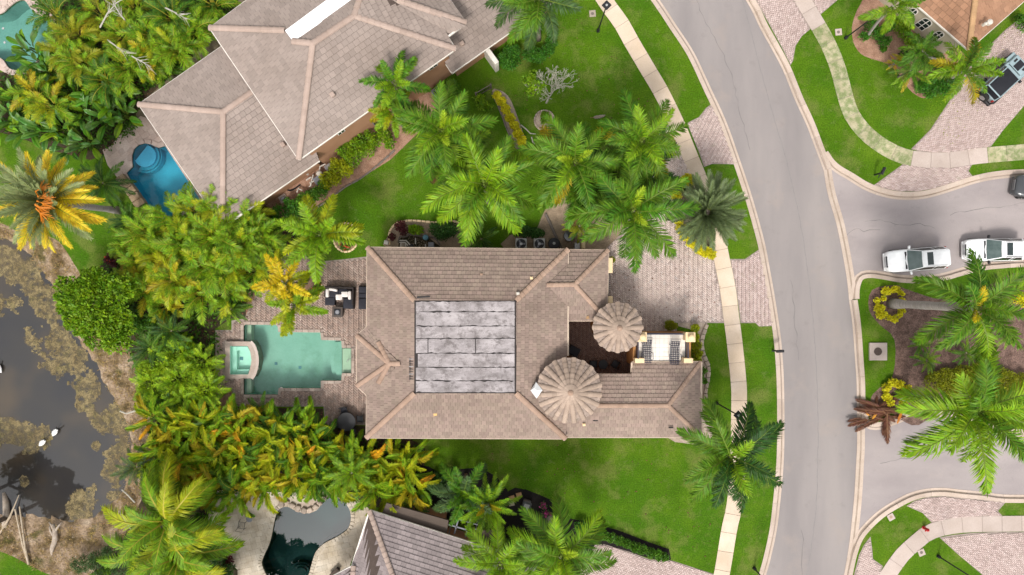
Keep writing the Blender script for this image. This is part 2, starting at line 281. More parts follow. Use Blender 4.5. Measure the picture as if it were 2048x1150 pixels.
# ---------------------------------------------------------------- mesh helpers
class MB:
    def __init__(s): s.v, s.f, s.m = [], [], []
    def add(s, vs, fs, mi=0):
        b = len(s.v); s.v += [tuple(x) for x in vs]
        for f in fs: s.f.append(tuple(i + b for i in f)); s.m.append(mi)
        return s
    def box(s, c, d, rz=0.0, mi=0, mat4=None, taper=1.0):
        hx, hy, hz = d[0] / 2, d[1] / 2, d[2] / 2
        vs = [Vector((x * hx * (taper if z > 0 else 1), y * hy * (taper if z > 0 else 1), z * hz)) for z in (-1, 1) for y in (-1, 1) for x in (-1, 1)]
        r = Matrix.Rotation(rz, 3, 'Z'); c = Vector(c)
        vs = [(r @ v) + c for v in vs]
        if mat4: vs = [mat4 @ v for v in vs]
        return s.add(vs, [(0, 2, 3, 1), (4, 5, 7, 6), (0, 1, 5, 4), (2, 6, 7, 3), (0, 4, 6, 2), (1, 3, 7, 5)], mi)
    def rbox(s, c, d, rz=0.0, mi=0, r=.04, mat4=None):
        """box with a bevelled top and corners"""
        hx, hy, hz = d[0] / 2, d[1] / 2, d[2] / 2; r = min(r, hx * .9, hy * .9, hz * .9)
        def ring(ix, z):
            o = []
            for sx, sy, a0 in ((1, 1, 0), (-1, 1, 90), (-1, -1, 180), (1, -1, 270)):
                for k in range(3):
                    a = math.radians(a0 + 45 * k); o.append(Vector((sx * (hx - r) + math.cos(a) * (r - ix), sy * (hy - r) + math.sin(a) * (r - ix), z)))
            return o
        rings = [ring(0, -hz), ring(0, hz - r), ring(r * .3, hz - r * .3), ring(r * .98, hz)]
        R = Matrix.Rotation(rz, 3, 'Z'); c = Vector(c)
        vs = [(R @ v) + c for q in rings for v in q]
        if mat4: vs = [mat4 @ v for v in vs]
        fs = [(k * 12 + i, k * 12 + (i + 1) % 12, (k + 1) * 12 + (i + 1) % 12, (k + 1) * 12 + i) for k in range(3) for i in range(12)]
        fs += [tuple(range(36, 48)), tuple(range(11, -1, -1))]
        return s.add(vs, fs, mi)
    def tube(s, pts, rad, n=6, mi=0, cap=True):
        pts = [Vector(p) for p in pts]; rad = rad if hasattr(rad, '__len__') else [rad] * len(pts)
        vs, fs = [], []
        for i, p in enumerate(pts):
            t = (pts[min(i + 1, len(pts) - 1)] - pts[max(i - 1, 0)]).normalized()
            a = t.cross(Vector((0, 0, 1)) if abs(t.z) < .9 else Vector((0, 1, 0))).normalized(); b = t.cross(a)
            for k in range(n):
                q = 2 * math.pi * k / n; vs.append(p + (a * math.cos(q) + b * math.sin(q)) * rad[i])
        for i in range(len(pts) - 1):
            for k in range(n): fs.append((i * n + k, i * n + (k + 1) % n, (i + 1) * n + (k + 1) % n, (i + 1) * n + k))
        if cap: fs += [tuple(range(n - 1, -1, -1)), tuple(range((len(pts) - 1) * n, len(pts) * n))]
        return s.add(vs, fs, mi)
    def lathe(s, c, prof, n=16, mi=0):
        c = Vector(c); vs, fs = [], []
        for r, z in prof:
            for k in range(n):
                q = 2 * math.pi * k / n; vs.append(c + Vector((math.cos(q) * r, math.sin(q) * r, z)))
        for i in range(len(prof) - 1):
            for k in range(n): fs.append((i * n + k, i * n + (k + 1) % n, (i + 1) * n + (k + 1) % n, (i + 1) * n + k))
        fs += [tuple(range(n - 1, -1, -1)), tuple(range((len(prof) - 1) * n, len(prof) * n))]
        return s.add(vs, fs, mi)
    def ball(s, c, r, n=10, mi=0):
        m = 6; prof = [(max(.001, math.sin(math.pi * i / m)) * (r if not hasattr(r, '__len__') else 1), -math.cos(math.pi * i / m) * r) for i in range(m + 1)]
        return s.lathe(c, prof, n, mi)
    def sheet(s, outer, holes=(), z=0.0, skirt=0.0, mi=0):
        """flat polygon (list of (x,y)) with holes; optional vertical skirt downwards"""
        loops = [list(outer)] + [list(h) for h in holes]
        pts = [p for l in loops for p in l]
        tris = tessellate_polygon([[Vector((p[0], p[1], 0)) for p in l] for l in loops])
        fs = []
        for t in tris:
            a, b, c = (pts[i] for i in t)
            ar = (b[0] - a[0]) * (c[1] - a[1]) - (b[1] - a[1]) * (c[0] - a[0])
            if abs(ar) < 1e-9: continue
            fs.append(tuple(t) if ar > 0 else tuple(reversed(t)))
        s.add([(p[0], p[1], z) for p in pts], fs, mi)
        if skirt:
            for l in loops:
                n = len(l); s.add([(p[0], p[1], z) for p in l] + [(p[0], p[1], z - skirt) for p in l], [(i, (i + 1) % n, n + (i + 1) % n, n + i) for i in range(n)], mi)
        return s
    def prism(s, poly, z0, z1, mi=0):
        return s.sheet(poly, (), z1, z1 - z0, mi)
    def mesh(s, name, mats):
        me = bpy.data.meshes.new(name); me.from_pydata(s.v, [], s.f)
        for m in (mats if isinstance(mats, (list, tuple)) else [mats]): me.materials.append(m)
        if any(s.m): me.polygons.foreach_set('material_index', s.m)
        return me
    def build(s, name, mats, parent=None, smooth=False, local=False):
        return link(name, s.mesh(name, mats), parent, smooth, local)
def link(name, me, parent=None, smooth=False, local=False):
    o = bpy.data.objects.new(name, me); COL.objects.link(o)
    if smooth and me: me.polygons.foreach_set('use_smooth', [True] * len(me.polygons))
    if parent is not None:
        o.parent = parent
        if not local and parent.type == 'EMPTY': o.matrix_parent_inverse = Matrix.Translation(-parent.location)
    return o
def tag(o, label=None, cat=None, group=None, kind=None):
    for k, v in (('label', label), ('category', cat), ('group', group), ('kind', kind)):
        if v: o[k] = v
    return o
def thing(name, label, cat, loc=(0, 0, 0), rz=0.0, group=None):
    o = bpy.data.objects.new(name, None); COL.objects.link(o); o.location = loc; o.rotation_euler = (0, 0, rz); o.empty_display_size = .3
    return tag(o, label, cat, group)
def ground(name, mb, m, parent=None):
    o = mb.build(name, m, parent)
    if parent is None: o['kind'] = 'structure'
    return o
def copy_tree(o, parent=None):
    c = o.copy(); COL.objects.link(c)
    if parent is not None: c.parent = parent
    for ch in list(o.children): copy_tree(ch, c)
    return c
def pp(pts, z=0.0): return [W2(x, y, z) for x, y in pts]
def cr(pts, closed=True, n=5):
    """Catmull-Rom through the points"""
    P = [Vector((p[0], p[1])) for p in pts]; N = len(P); out = []
    for i in range(N if closed else N - 1):
        g = (lambda k: P[k % N]) if closed else (lambda k: P[max(0, min(N - 1, k))])
        a, b, c, d = g(i - 1), g(i), g(i + 1), g(i + 2)
        for k in range(n):
            t = k / n
            q = .5 * ((2 * b) + (c - a) * t + (2 * a - 5 * b + 4 * c - d) * t * t + (3 * b - a - 3 * c + d) * t ** 3)
            out.append((q.x, q.y))
    if not closed: out.append((P[-1].x, P[-1].y))
    return out
def resample(pts, step=None, count=None):
    P = np.array(pts, float); seg = np.hypot(*np.diff(P, axis=0).T); s = np.concatenate([[0], np.cumsum(seg)])
    n = count or max(2, int(round(s[-1] / step)) + 1)
    q = np.linspace(0, s[-1], n)
    return np.stack([np.interp(q, s, P[:, 0]), np.interp(q, s, P[:, 1])], 1)
def pip(pts, poly):
    pts = np.asarray(pts); x, y = pts[:, 0], pts[:, 1]; ins = np.zeros(len(pts), bool); n = len(poly)
    for i in range(n):
        (x1, y1), (x2, y2) = poly[i], poly[(i + 1) % n]
        c = ((y1 > y) != (y2 > y)) & (x < (x2 - x1) * (y - y1) / ((y2 - y1) or 1e-12) + x1); ins ^= c
    return ins
def ellipse(cx, cy, rx, ry=None, n=24, a0=0, a1=360):
    ry = ry or rx; return [(cx + rx * math.cos(math.radians(a0 + (a1 - a0) * k / n)), cy + ry * math.sin(math.radians(a0 + (a1 - a0) * k / n))) for k in range(n)]
def fast_mesh(name, V, F, mats):
    """V (n,3) array, F (m,4) array of quads"""
    me = bpy.data.meshes.new(name); nv, nf = len(V), len(F); k = F.shape[1]
    me.vertices.add(nv); me.vertices.foreach_set('co', np.asarray(V, np.float32).ravel())
    me.loops.add(nf * k); me.loops.foreach_set('vertex_index', np.asarray(F, np.int32).ravel())
    me.polygons.add(nf); me.polygons.foreach_set('loop_start', np.arange(0, nf * k, k, dtype=np.int32)); me.polygons.foreach_set('loop_total', np.full(nf, k, np.int32))
    for m in (mats if isinstance(mats, (list, tuple)) else [mats]): me.materials.append(m)
    me.update(calc_edges=True); return me
# ================================================================ pools' outlines (photograph pixels)
PX_MAIN = [(488,649),(556,650),(557,664),(641,665),(643,680),(683,681),(684,696),(703,696),(703,746),(684,746),(683,761),(642,761),(642,776),(558,776),(556,789),(488,789),(488,757),(501,757),(508,745),(513,720),(507,695),(499,683),(488,683)]
PX_HOLE = PX_MAIN[:16] + [(488,757),(450.3,756.7),(450.3,683.3),(488,683)]
PX_KID = cr([(551,1035),(559,1018),(575,1013),(592,1021),(615,1026),(636,1018),(649,997),(670,994),(690,1004),(702,1028),(697,1055),(676,1072),(649,1086),(632,1103),(624,1126),(617,1150),(600,1185),(565,1190),(540,1160),(525,1130),(528,1112),(541,1082)], n=4)
PX_BLUE = [(312,294),(319,296),(331,292),(405,405),(314,448),(271,380),(254,346),(266,334),(265,322),(265,310),(269,298),(278,290),(290,287),(303,289)]
PX_TL = cr([(-60,40),(0,29),(20,14),(37,2),(51,2),(64,19),(81,32),(102,37),(106,60),(95,92),(72,125),(45,140),(20,137),(0,115),(-60,105)], n=4)
POOLS = [pp(PX_MAIN, GZ), pp(PX_KID, GZ), pp(PX_BLUE, GZ), pp(PX_TL, GZ)]
LAWN_EDGE = [(-500,440),(-100,438),(0,446),(51,472),(112,478),(156,540),(200,600),(240,650),(260,700),(281,780),(295,821),(303,862),(300,920),(290,980),(272,1030),(250,1080),(215,1125),(160,1156),(102,1150),(58,1130),(0,1103),(-100,1090),(-500,1090)]
WATER_EDGE = [(-500,478),(-100,476),(0,476),(44,497),(81,542),(119,592),(140,642),(160,688),(188,725),(208,765),(230,804),(253,855),(260,900),(251,950),(243,985),(220,1014),(190,1036),(136,1050),(100,1044),(60,1040),(0,1036),(-100,1022),(-500,1022)]
BANK = resample(pp(cr(LAWN_EDGE, False, 5), GZ), count=180)
# ================================================================ ground, kept in four raised pieces round the road
KL = [(980,-420),(1130,-260),(1225,-120),(1311,0),(1347,54),(1382,108),(1415,178),(1446,245),(1472,318),(1495,387),(1511,442),(1524,492),(1533,540),(1542,590),(1552,655),(1557,699),(1561,765),(1562,862),(1560,933),(1554,1000),(1547,1058),(1536,1110),(1525,1150),(1490,1260),(1430,1400)]
KR = [(1180,-420),(1330,-260),(1425,-120),(1502,0),(1528,52),(1552,95),(1574,137),(1598,196),(1621,246),(1640,296),(1656,338)]
GUT = [(1656,338),(1664,385),(1682,448),(1695,512),(1703,560),(1707,600)]
KI = [(1707,600),(1714,651),(1719,719),(1722,765),(1723,828)]
GUT2 = [(1723,828),(1723,890),(1721,930),(1717,997),(1711,1058),(1705,1106),(1697,1150),(1680,1240),(1640,1400)]
KC1 = [(1649,306),(1662,325),(1678,339),(1702,353),(1733,372),(1767,385),(1800,391),(1835,391),(1868,385),(1910,372),(1950,359),(1996,350),(2060,346),(2300,340)]
KC2 = [(1711,598),(1711,582),(1714,566),(1722,552),(1742,548),(1772,552),(1800,557),(1850,559),(1890,553),(1925,543),(1966,533),(2003,529),(2060,526),(2300,520)]
KC3 = [(1728,822),(1730,842),(1740,851),(1760,852),(1785,844),(1815,833),(1850,826),(1880,826),(1930,840),(1990,858),(2060,868),(2300,880)]
KC4 = [(1690,1190),(1697,1150),(1707,1106),(1720,1073),(1743,1046),(1766,1026),(1793,1009),(1823,994),(1854,986),(1888,984),(1925,988),(1969,992),(2003,997),(2060,998),(2300,1000)]
B = 9000
ground("lawn", MB().sheet(pp([(-B,-B),(900,-B),(900,-520)], GZ) + pp(cr(KL, False, 6), GZ) + pp([(1300,1700),(1300,B),(-B,B)], GZ),
       [pp(PX_HOLE, GZ)] + POOLS[1:] + [[tuple(p) for p in BANK]], GZ, .15), grass)
ground("corner_lawn", MB().sheet(pp([(B,-B),(B,340)], GZ) + pp(cr(KC1, False, 6)[::-1], GZ) + pp(cr(KR[:-2], False, 6)[::-1], GZ) + pp([(1080,-520),(1080,-B)], GZ), (), GZ, .15), grass)
isl = pp(cr(KC2, False, 6)[::-1], GZ) + pp(cr(KI, False, 6), GZ) + pp(cr(KC3, False, 6), GZ)
ground("island_lawn", MB().sheet(isl, (), GZ, .15), grass)
ground("south_lawn", MB().sheet(pp(cr(KC4, False, 6), GZ) + pp([(B,1000),(B,B),(1640,B),(1640,1400)], GZ), (), GZ, .15), grass)
ground("road", MB().sheet(pp([(700,-B),(B,-B),(B,B),(1290,B),(1290,-200),(700,-900)])), asphalt)
ground("side_street", MB().sheet(pp(cr(GUT + KI[1:] + GUT2[1:4], False, 5) + [(1711,1080),(1760,1090),(2400,1090),(2400,300),(1656,330)], .004), (), .004), asphalt2)
def strip(path, w, z, closed=False, n=6, step=.4):
    P = resample([W2(x, y, z) for x, y in cr(path, closed, n)], step=step); T = np.gradient(P, axis=0); T /= np.hypot(T[:, 0], T[:, 1])[:, None]
    N = np.stack([-T[:, 1], T[:, 0]], 1); return P, N
for path in ([(1392,-10),(1405,30),(1438,90),(1462,150),(1478,215),(1500,300)], [(1730,445),(1765,440),(1800,452),(1836,447),(1870,455)], [(1900,430),(1950,418),(2010,412),(2060,405)], [(1690,470),(1712,455),(1730,462),(1760,458)], [(1760,925),(1820,915),(1890,905),(1960,902)], [(1600,1060),(1606,1090),(1602,1160)], [(1582,560),(1590,640),(1596,720)]):
    P_, N_ = strip(path, .04, .006); mb = MB(); k = len(P_); jt = [RNG.uniform(-.09, .09) for _ in range(k)]; wd_ = [RNG.uniform(.004, .02) for _ in range(k)]
    mb.add([(P_[i][0] + N_[i][0] * (q * wd_[i] + jt[i]), P_[i][1] + N_[i][1] * (q * wd_[i] + jt[i]), .009) for i in range(k) for q in (-1, 1)], [(2 * i, 2 * i + 1, 2 * i + 3, 2 * i + 2) for i in range(k - 1)]); ground("road_crack", mb, crack_m)
P_, N_ = strip([(1480,-20),(1535,190),(1575,330),(1605,470),(1622,600),(1634,760),(1636,900),(1630,1040),(1610,1170)], .06, .005)
mb = MB(); k = len(P_); jit = np.array([RNG.uniform(-.03, .03) for _ in range(k)])
mb.add([(P_[i][0] + N_[i][0] * (s * .022 + jit[i]), P_[i][1] + N_[i][1] * (s * .022 + jit[i]), .005) for i in range(k) for s in (-1, 1)], [(2 * i, 2 * i + 1, 2 * i + 3, 2 * i + 2) for i in range(k - 1)])
ground("road_seam", mb, seam_m)

def ribbon(parent, name, path, width, seg, prof, mats, flip=False, gap=.012, step=.3, vary=None, n=6):
    """a row of separate pieces along a path; prof = [(offset -0.5..0.5, z, material of the face after it)]"""
    P, N = strip(path, width, GZ, step=.08, n=n); L = len(P) * .08; cnt = max(1, int(L / seg)); per = len(P) / cnt; sgn = -1 if flip else 1
    made = []
    for i in range(cnt):
        a = i * per + gap / .08 / 2; b = (i + 1) * per - gap / .08 / 2; k = max(2, int(seg / step) + 1)
        mb = MB(); np_ = len(prof); ks = np.linspace(a, min(b, len(P) - 1), k); dz = RNG.uniform(-.003, .003)
        for s in ks:
            j = int(s); f = s - j; j2 = min(j + 1, len(P) - 1); p = P[j] * (1 - f) + P[j2] * f; nn = N[j]
            mb.v += [(p[0] + nn[0] * o * width * sgn, p[1] + nn[1] * o * width * sgn, z + dz) for o, z, _ in prof]
        for q in range(k - 1):
            for r in range(np_ - 1):
                f = (q * np_ + r, q * np_ + r + 1, (q + 1) * np_ + r + 1, (q + 1) * np_ + r)
                mb.f.append(f if flip else f[::-1]); mb.m.append(prof[r][2])
        mb.f += [tuple(range(np_)), tuple(range((k - 1) * np_, k * np_))[::-1]]; mb.m += [0, 0]
        mid = P[int(min((a + b) / 2, len(P) - 1))]
        if abs(mid[0]) > 44 or abs(mid[1]) > 27: continue
        mm = mats if vary is None else [vary(i, mid)] + list(mats[1:])
        made.append(mb.build(name, mm, parent))
    return made
def run(name, bedpath, width, z, m):
    """the bed under a run of pieces; a piece of the setting that parents them"""
    P, N = strip(bedpath, width, GZ, step=.4); mb = MB(); k = len(P)
    mb.add([(P[i][0] + N[i][0] * s * width * .5, P[i][1] + N[i][1] * s * width * .5, z) for i in range(k) for s in (-1, 1)], [(2 * i, 2 * i + 1, 2 * i + 3, 2 * i + 2)[::-1] for i in range(k - 1)])
    return ground(name, mb, joint_m)
KPROF = [(-.5, -.03, 0), (-.5, .02, 0), (-.24, .008, 1), (-.15, .006, 1), (-.08, .02, 0), (-.02, .115, 0), (.02, .125, 0), (.5, .125, 0), (.5, .0, 0)]
GPROF = [(-.5, -.03, 0), (-.5, .022, 0), (-.1, .010, 1), (.1, .010, 0), (.5, .022, 0), (.5, -.03, 0)]
for nm, path, flip, prof in (("road_kerb", KL, True, KPROF), ("road_kerb", KR, False, KPROF), ("road_kerb", KI, False, KPROF), ("street_gutter", GUT, False, GPROF), ("street_gutter", GUT2, False, GPROF),
                       ("corner_kerb", KC1, False, KPROF), ("corner_kerb", KC2, True, KPROF), ("corner_kerb", KC3, False, KPROF), ("corner_kerb", KC4, True, KPROF)):
    bed = run(nm, path, .5, .006, kerb_m)
    ribbon(bed, "kerb_stone" if prof is KPROF else "gutter_stone", path, .60, 2.6, prof, [kerb_m, gutter_m], flip)
SW1 = [(1060,-240),(1140,-110),(1209,0),(1242,46),(1262,82),(1298,143),(1320,180),(1344,228),(1362,268),(1381,315),(1400,362),(1415,410),(1427,445),(1435,475),(1443,516),(1455,575),(1463,638),(1469,685),(1477,765),(1478,807),(1476,900),(1472,980),(1466,1025),(1458,1060),(1443,1150),(1420,1250)]
SW2 = [(1540,-110),(1605,0),(1652,80),(1675,135),(1689,188),(1703,229),(1731,266),(1769,295),(1808,313),(1850,320),(1903,320),(1957,312),(2060,303),(2200,290)]
SW3 = [(1735,1230),(1760,1175),(1777,1148),(1804,1110),(1830,1086),(1855,1066),(1884,1056),(1920,1050),(1965,1048),(2060,1047),(2200,1047)]
SPROF = [(-.5, .06, 0), (-.5, .135, 0), (.5, .135, 0), (.5, .06, 0)]
for path, vary in ((SW1, None), (SW2, lambda i, p: concrete_moss if (p[0] < 30.2 or p[0] > 37) and p[1] < 20.5 else concrete_w), (SW3, lambda i, p: concrete_w)):
    bed = run("sidewalk", path, 1.1, .108, joint_m)
    ribbon(bed, "sidewalk_slab", path, 1.2, 1.45, SPROF, [concrete], gap=.03, step=.5, vary=vary)

# ================================================================ paving: a bed and real bricks on it
def pavers(name, poly, holes, m, z=.112, bw=.105, bl=.21, ang=45, bond='herring', parent=None, top=.14):
    """returns the bed; the bricks are one joined part of it (each about 5 pixels in the photograph)"""
    bed = MB().sheet(poly, holes, z).build(name, joint_m, parent)
    if parent is None: bed['kind'] = 'structure'
    P = np.array(poly); c, s = math.cos(math.radians(ang)), math.sin(math.radians(ang)); R = np.array([[c, -s], [s, c]])
    Q = P @ R; lo = np.floor(Q.min(0) / bw).astype(int) - 2; hi = np.ceil(Q.max(0) / bw).astype(int) + 2
    I, J = np.meshgrid(np.arange(lo[0], hi[0]), np.arange(lo[1], hi[1]), indexing='ij'); I, J = I.ravel(), J.ravel()
    if bond == 'herring':
        d = (I - J) % 4; a, b = d == 0, d == 3
        x0 = np.concatenate([I[a], I[b]]) * bw; y0 = np.concatenate([J[a], J[b]]) * bw
        w = np.concatenate([np.full(a.sum(), 2 * bw), np.full(b.sum(), bw)]); h = np.concatenate([np.full(a.sum(), bw), np.full(b.sum(), 2 * bw)])
    else:
        k = (I % 2 == 0); I, J = I[k], J[k]; x0 = I * bw + (J % 2) * bw; y0 = J * bw; w = np.full(len(I), 2 * bw); h = np.full(len(I), bw)
    g = .004; cx, cy = x0 + w / 2, y0 + h / 2; hw, hh = w / 2 - g, h / 2 - g
    cor = np.stack([np.stack([cx + sx * hw, cy + sy * hh], 1) for sx, sy in ((-1, -1), (1, -1), (1, 1), (-1, 1))], 1)
    wc = cor.reshape(-1, 2) @ R.T
    ok = pip(wc, poly)
    for hl in holes: ok &= ~pip(wc, hl)
    ok = ok.reshape(-1, 4).all(1); wc = wc.reshape(-1, 4, 2)[ok]; n = len(wc)
    rs = np.random.RandomState(len(poly) + n); zt = top + rs.uniform(-.006, .006, (n, 1)) + rs.uniform(-.003, .003, (n, 4))
    V = np.concatenate([np.dstack([wc, zt[..., None]]), np.dstack([wc, np.full((n, 4, 1), z)])], 1).reshape(-1, 3)
    base = (np.arange(n) * 8)[:, None, None]
    F = base + np.array([[0, 1, 2, 3], [4, 5, 1, 0], [5, 6, 2, 1], [6, 7, 3, 2], [7, 4, 0, 3]])[None]
    o = link("paving_bricks", fast_mesh("paving_bricks", V, F.reshape(-1, 4), m), bed); o['kind'] = 'stuff'
    return bed
def scatter(name, poly, n, size, m, z, holes=(), parent=None, flat=.5, seed=1):
    """loose chips or stones lying over a bed, joined"""
    P = np.array(poly); rs = np.random.RandomState(seed + n); q = rs.uniform(P.min(0), P.max(0), (n * 2, 2)); ok = pip(q, poly)
    for h in holes: ok &= ~pip(q, h)
    q = q[ok][:n]; n = len(q); r = size * rs.uniform(.5, 1.3, n); a = rs.uniform(0, 6.28, n); st = rs.uniform(.5, 1, n)
    ring = [(math.cos(t), math.sin(t)) for t in (0, 1.57, 3.14, 4.71)]
    V = np.zeros((n, 8, 3))
    for k, (u, v) in enumerate(ring):
        for lay, sc_, zz in ((0, 1, 0), (1, .6, 1)):
            x = u * r * sc_; y = v * r * st * sc_
            V[:, k + 4 * lay, 0] = q[:, 0] + x * np.cos(a) - y * np.sin(a); V[:, k + 4 * lay, 1] = q[:, 1] + x * np.sin(a) + y * np.cos(a); V[:, k + 4 * lay, 2] = z + zz * r * flat
    F = (np.arange(n) * 8)[:, None, None] + np.array([[4, 5, 6, 7], [0, 1, 5, 4], [1, 2, 6, 5], [2, 3, 7, 6], [3, 0, 4, 7]])[None]
    o = link(name, fast_mesh(name, V.reshape(-1, 3), F.reshape(-1, 4), m), parent); o['kind'] = 'stuff'; return o
def bed(name, pts, m, z=.106, chips=0, size=.05, cm=None, holes=(), smooth=True, n=4):
    poly = pp(cr(pts, n=n) if smooth else pts, z); g = ground(name, MB().sheet(poly, holes, z), m)
    if chips: scatter("mulch_chips" if 'mulch' in name else "gravel_stones" if 'gravel' in name else "loose_litter", poly, chips, size, cm or m, z, holes, parent=g)
    return poly
def edging(parent, path, closed, w, ln, z0, z1, m, name="edging_stone", jit=.15, n=5, px=True):
    """separate stones set along a bed's edge"""
    P = [W2(x, y, z0) for x, y in cr(path, closed, n)] if px else path
    if closed: P = P + [P[0]]
    P = resample(P, step=ln)
    for i in range(len(P) - 1):
        a, b = P[i], P[i + 1]; d = b - a; L = np.hypot(*d)
        if L < .02: continue
        c = (a + b) / 2
        MB().rbox((c[0], c[1], (z0 + z1) / 2 + RNG.uniform(-.1, .1) * (z1 - z0)), (L * RNG.uniform(.86, .97), w * RNG.uniform(1 - jit, 1 + jit), z1 - z0), math.atan2(d[1], d[0]) + RNG.uniform(-.2, .2) * jit, r=.03).build(name, m, parent)

main_pool, kid_pool, blue_pool, tl_pool = POOLS
DRIVE = [(1290,300),(1318,262),(1336,250),(1356,288),(1372,325),(1387,360),(1390,372),(1398,366),(1372,352),(1352,368),(1346,395),(1350,432),(1366,470),(1392,500),(1427,515),(1429,518),(1441,584),(1448,640),(1449,646),(1354,646),(1354,655),(1290,658),(1284,735),(1264,735),(1264,750),(1130,750),(1130,640),(1222,640),(1222,500),(1240,470),(1256,440),(1276,410),(1284,370)]
DRIVE = [(1290,300),(1318,262),(1336,250),(1356,288),(1372,325),(1386,356),(1364,356),(1350,372),(1346,395),(1350,432),(1366,470),(1392,500),(1428,516),(1441,584),(1448,640),(1449,646),(1354,646),(1354,674),(1262,674),(1208,642),(1208,500),(1240,470),(1256,440),(1276,410),(1284,370)]
pavers("driveway", pp(DRIVE, .11), (), paver_m, bw=.125)
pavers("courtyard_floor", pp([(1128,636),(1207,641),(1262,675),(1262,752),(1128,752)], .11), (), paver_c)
pavers("driveway_apron", pp([(1460,518),(1490,518),(1519,498),(1529,540),(1537,590),(1548,652),(1518,653),(1511,646),(1481,646),(1478,620),(1471,575)], .11), (), paver_l)
pavers("driveway_apron", pp([(1374,246),(1398,234),(1412,216),(1423,208),(1442,246),(1467,316),(1473,329),(1445,328),(1424,328),(1408,334),(1398,305)], .11), (), paver_l, ang=20)
PATIO = [(431,660),(463,660),(463,641),(489,637),(500,612),(522,570),(545,545),(558,520),(575,505),(604,504),(622,522),(650,522),(683,519),(734,513),(770,513),(770,850),(650,850),(647,813),(496,813),(465,813),(465,781),(431,781)]
pavers("patio", pp(PATIO, .11), [pp(PX_HOLE, GZ)], paver_p, bw=.14)
def band(pts, w, ln, z, m, parent, name): edging(parent, pts, False, w, ln, .10, z, m, name, .02, n=1)
edge_ = ground('bed_edging', MB().sheet(pp(ellipse(700, 365, .1, .1), 0), (), .05), joint_m); edging(edge_, [(612,428),(655,402),(690,374),(720,358),(760,327),(790,300)], False, .14, .6, .1, .2, timber, n=3)
# right-hand side drives
UR_DRIVE = [(2300,-60),(2130,-60),(2051,28),(2010,60),(1965,105),(1935,140),(1900,200),(1860,260),(1822,298),(1850,306),(1903,306),(1957,298),(1982,293),(2005,262),(2058,200),(2300,-40)]
pavers("corner_driveway", pp(UR_DRIVE, .11), (), paver_l, ang=36, bond='running')
pavers("corner_drive_apron", pp([(1806,328),(1850,334),(1903,334),(1945,328),(1937,342),(1945,352),(1920,362),(1868,377),(1835,383),(1800,383),(1770,378),(1748,370),(1776,350)], .11), (), paver_l, ang=10, bond='running')
pavers("corner_driveway", pp([(1511,0),(1490,-40),(1560,-40),(1590,2),(1612,40),(1621,58),(1604,72),(1591,92),(1586,122),(1581,130),(1562,92),(1538,48)], .11), (), paver_l, ang=55, bond='running')
pavers("corner_driveway", pp([(1612,-40),(1622,-2),(1640,30),(1675,0),(1690,-40)], .11), (), paver_l, ang=55, bond='running')
pavers("south_driveway", pp([(1879,1075),(1905,1070),(1942,1066),(1990,1064),(2200,1064),(2200,1300),(2080,1230),(1965,1150),(1915,1108)], .11), (), paver_l, ang=-38, bond='running')
pavers("south_drive_apron", pp([(1813,1012),(1830,1001),(1856,994),(1888,992),(1925,996),(1969,1000),(2012,1004),(1996,1022),(2005,1032),(1965,1033),(1920,1035),(1880,1042),(1864,1046),(1845,1026)], .11), (), paver_l, ang=5, bond='running')
pavers("south_drive_apron", pp([(1741,1073),(1728,1090),(1718,1110),(1708,1150),(1690,1230),(1725,1230),(1752,1170),(1766,1132),(1746,1118),(1744,1095)], .11), (), paver_l, ang=20, bond='running')
pavers("neighbour_driveway", pp([(1120,1200),(1190,1090),(1207,1088),(1260,1104),(1300,1119),(1343,1121),(1427,1148),(1427,1200)], .11), (), paver_l, ang=-20, bond='running')

# ================================================================ beds
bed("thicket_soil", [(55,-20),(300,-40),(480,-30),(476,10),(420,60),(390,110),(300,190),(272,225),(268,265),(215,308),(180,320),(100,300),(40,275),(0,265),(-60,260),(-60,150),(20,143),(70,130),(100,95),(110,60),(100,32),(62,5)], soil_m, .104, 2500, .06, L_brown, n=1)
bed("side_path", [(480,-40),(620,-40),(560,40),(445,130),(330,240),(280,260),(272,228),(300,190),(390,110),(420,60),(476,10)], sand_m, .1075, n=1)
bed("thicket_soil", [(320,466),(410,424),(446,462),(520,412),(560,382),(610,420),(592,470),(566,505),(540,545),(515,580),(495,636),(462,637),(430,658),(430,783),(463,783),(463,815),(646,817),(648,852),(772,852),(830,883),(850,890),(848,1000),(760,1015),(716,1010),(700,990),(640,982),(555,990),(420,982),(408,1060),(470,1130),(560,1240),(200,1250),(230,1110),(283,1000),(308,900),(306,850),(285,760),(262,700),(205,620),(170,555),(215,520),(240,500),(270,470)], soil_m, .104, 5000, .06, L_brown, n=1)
bed("house_side_soil", [(520,400),(640,325),(760,245),(880,168),(888,190),(860,240),(840,262),(780,320),(700,370),(620,420),(560,440)], mulch_r, .106, 1200, .05, n=1)
GRAV = [(778,497),(778,470),(784,455),(797,445),(822,441),(848,443),(873,445),(900,442),(916,445),(930,455),(938,470),(940,497)]
bed("gravel_bed", GRAV, gravel_m, .107, 1500, .035, n=3)
gb = ground("bed_border", MB().sheet(pp(ellipse(0, 0, .1, .1), 0), (), .05), joint_m)
edging(gb, [(779,490),(778,470),(784,455),(797,445),(822,441),(848,443),(873,445),(900,442),(916,445),(930,455),(938,470)], False, .16, .34, .1, .2, trim_cream)
bed("gravel_bed", [(1008,497),(1012,478),(1030,466),(1062,470),(1078,448),(1090,420),(1120,398),(1140,392),(1168,378),(1190,395),(1230,425),(1250,442),(1238,470),(1226,498),(1222,510),(1205,512),(1130,505)], gravel_m, .107, 3000, .035, n=2)
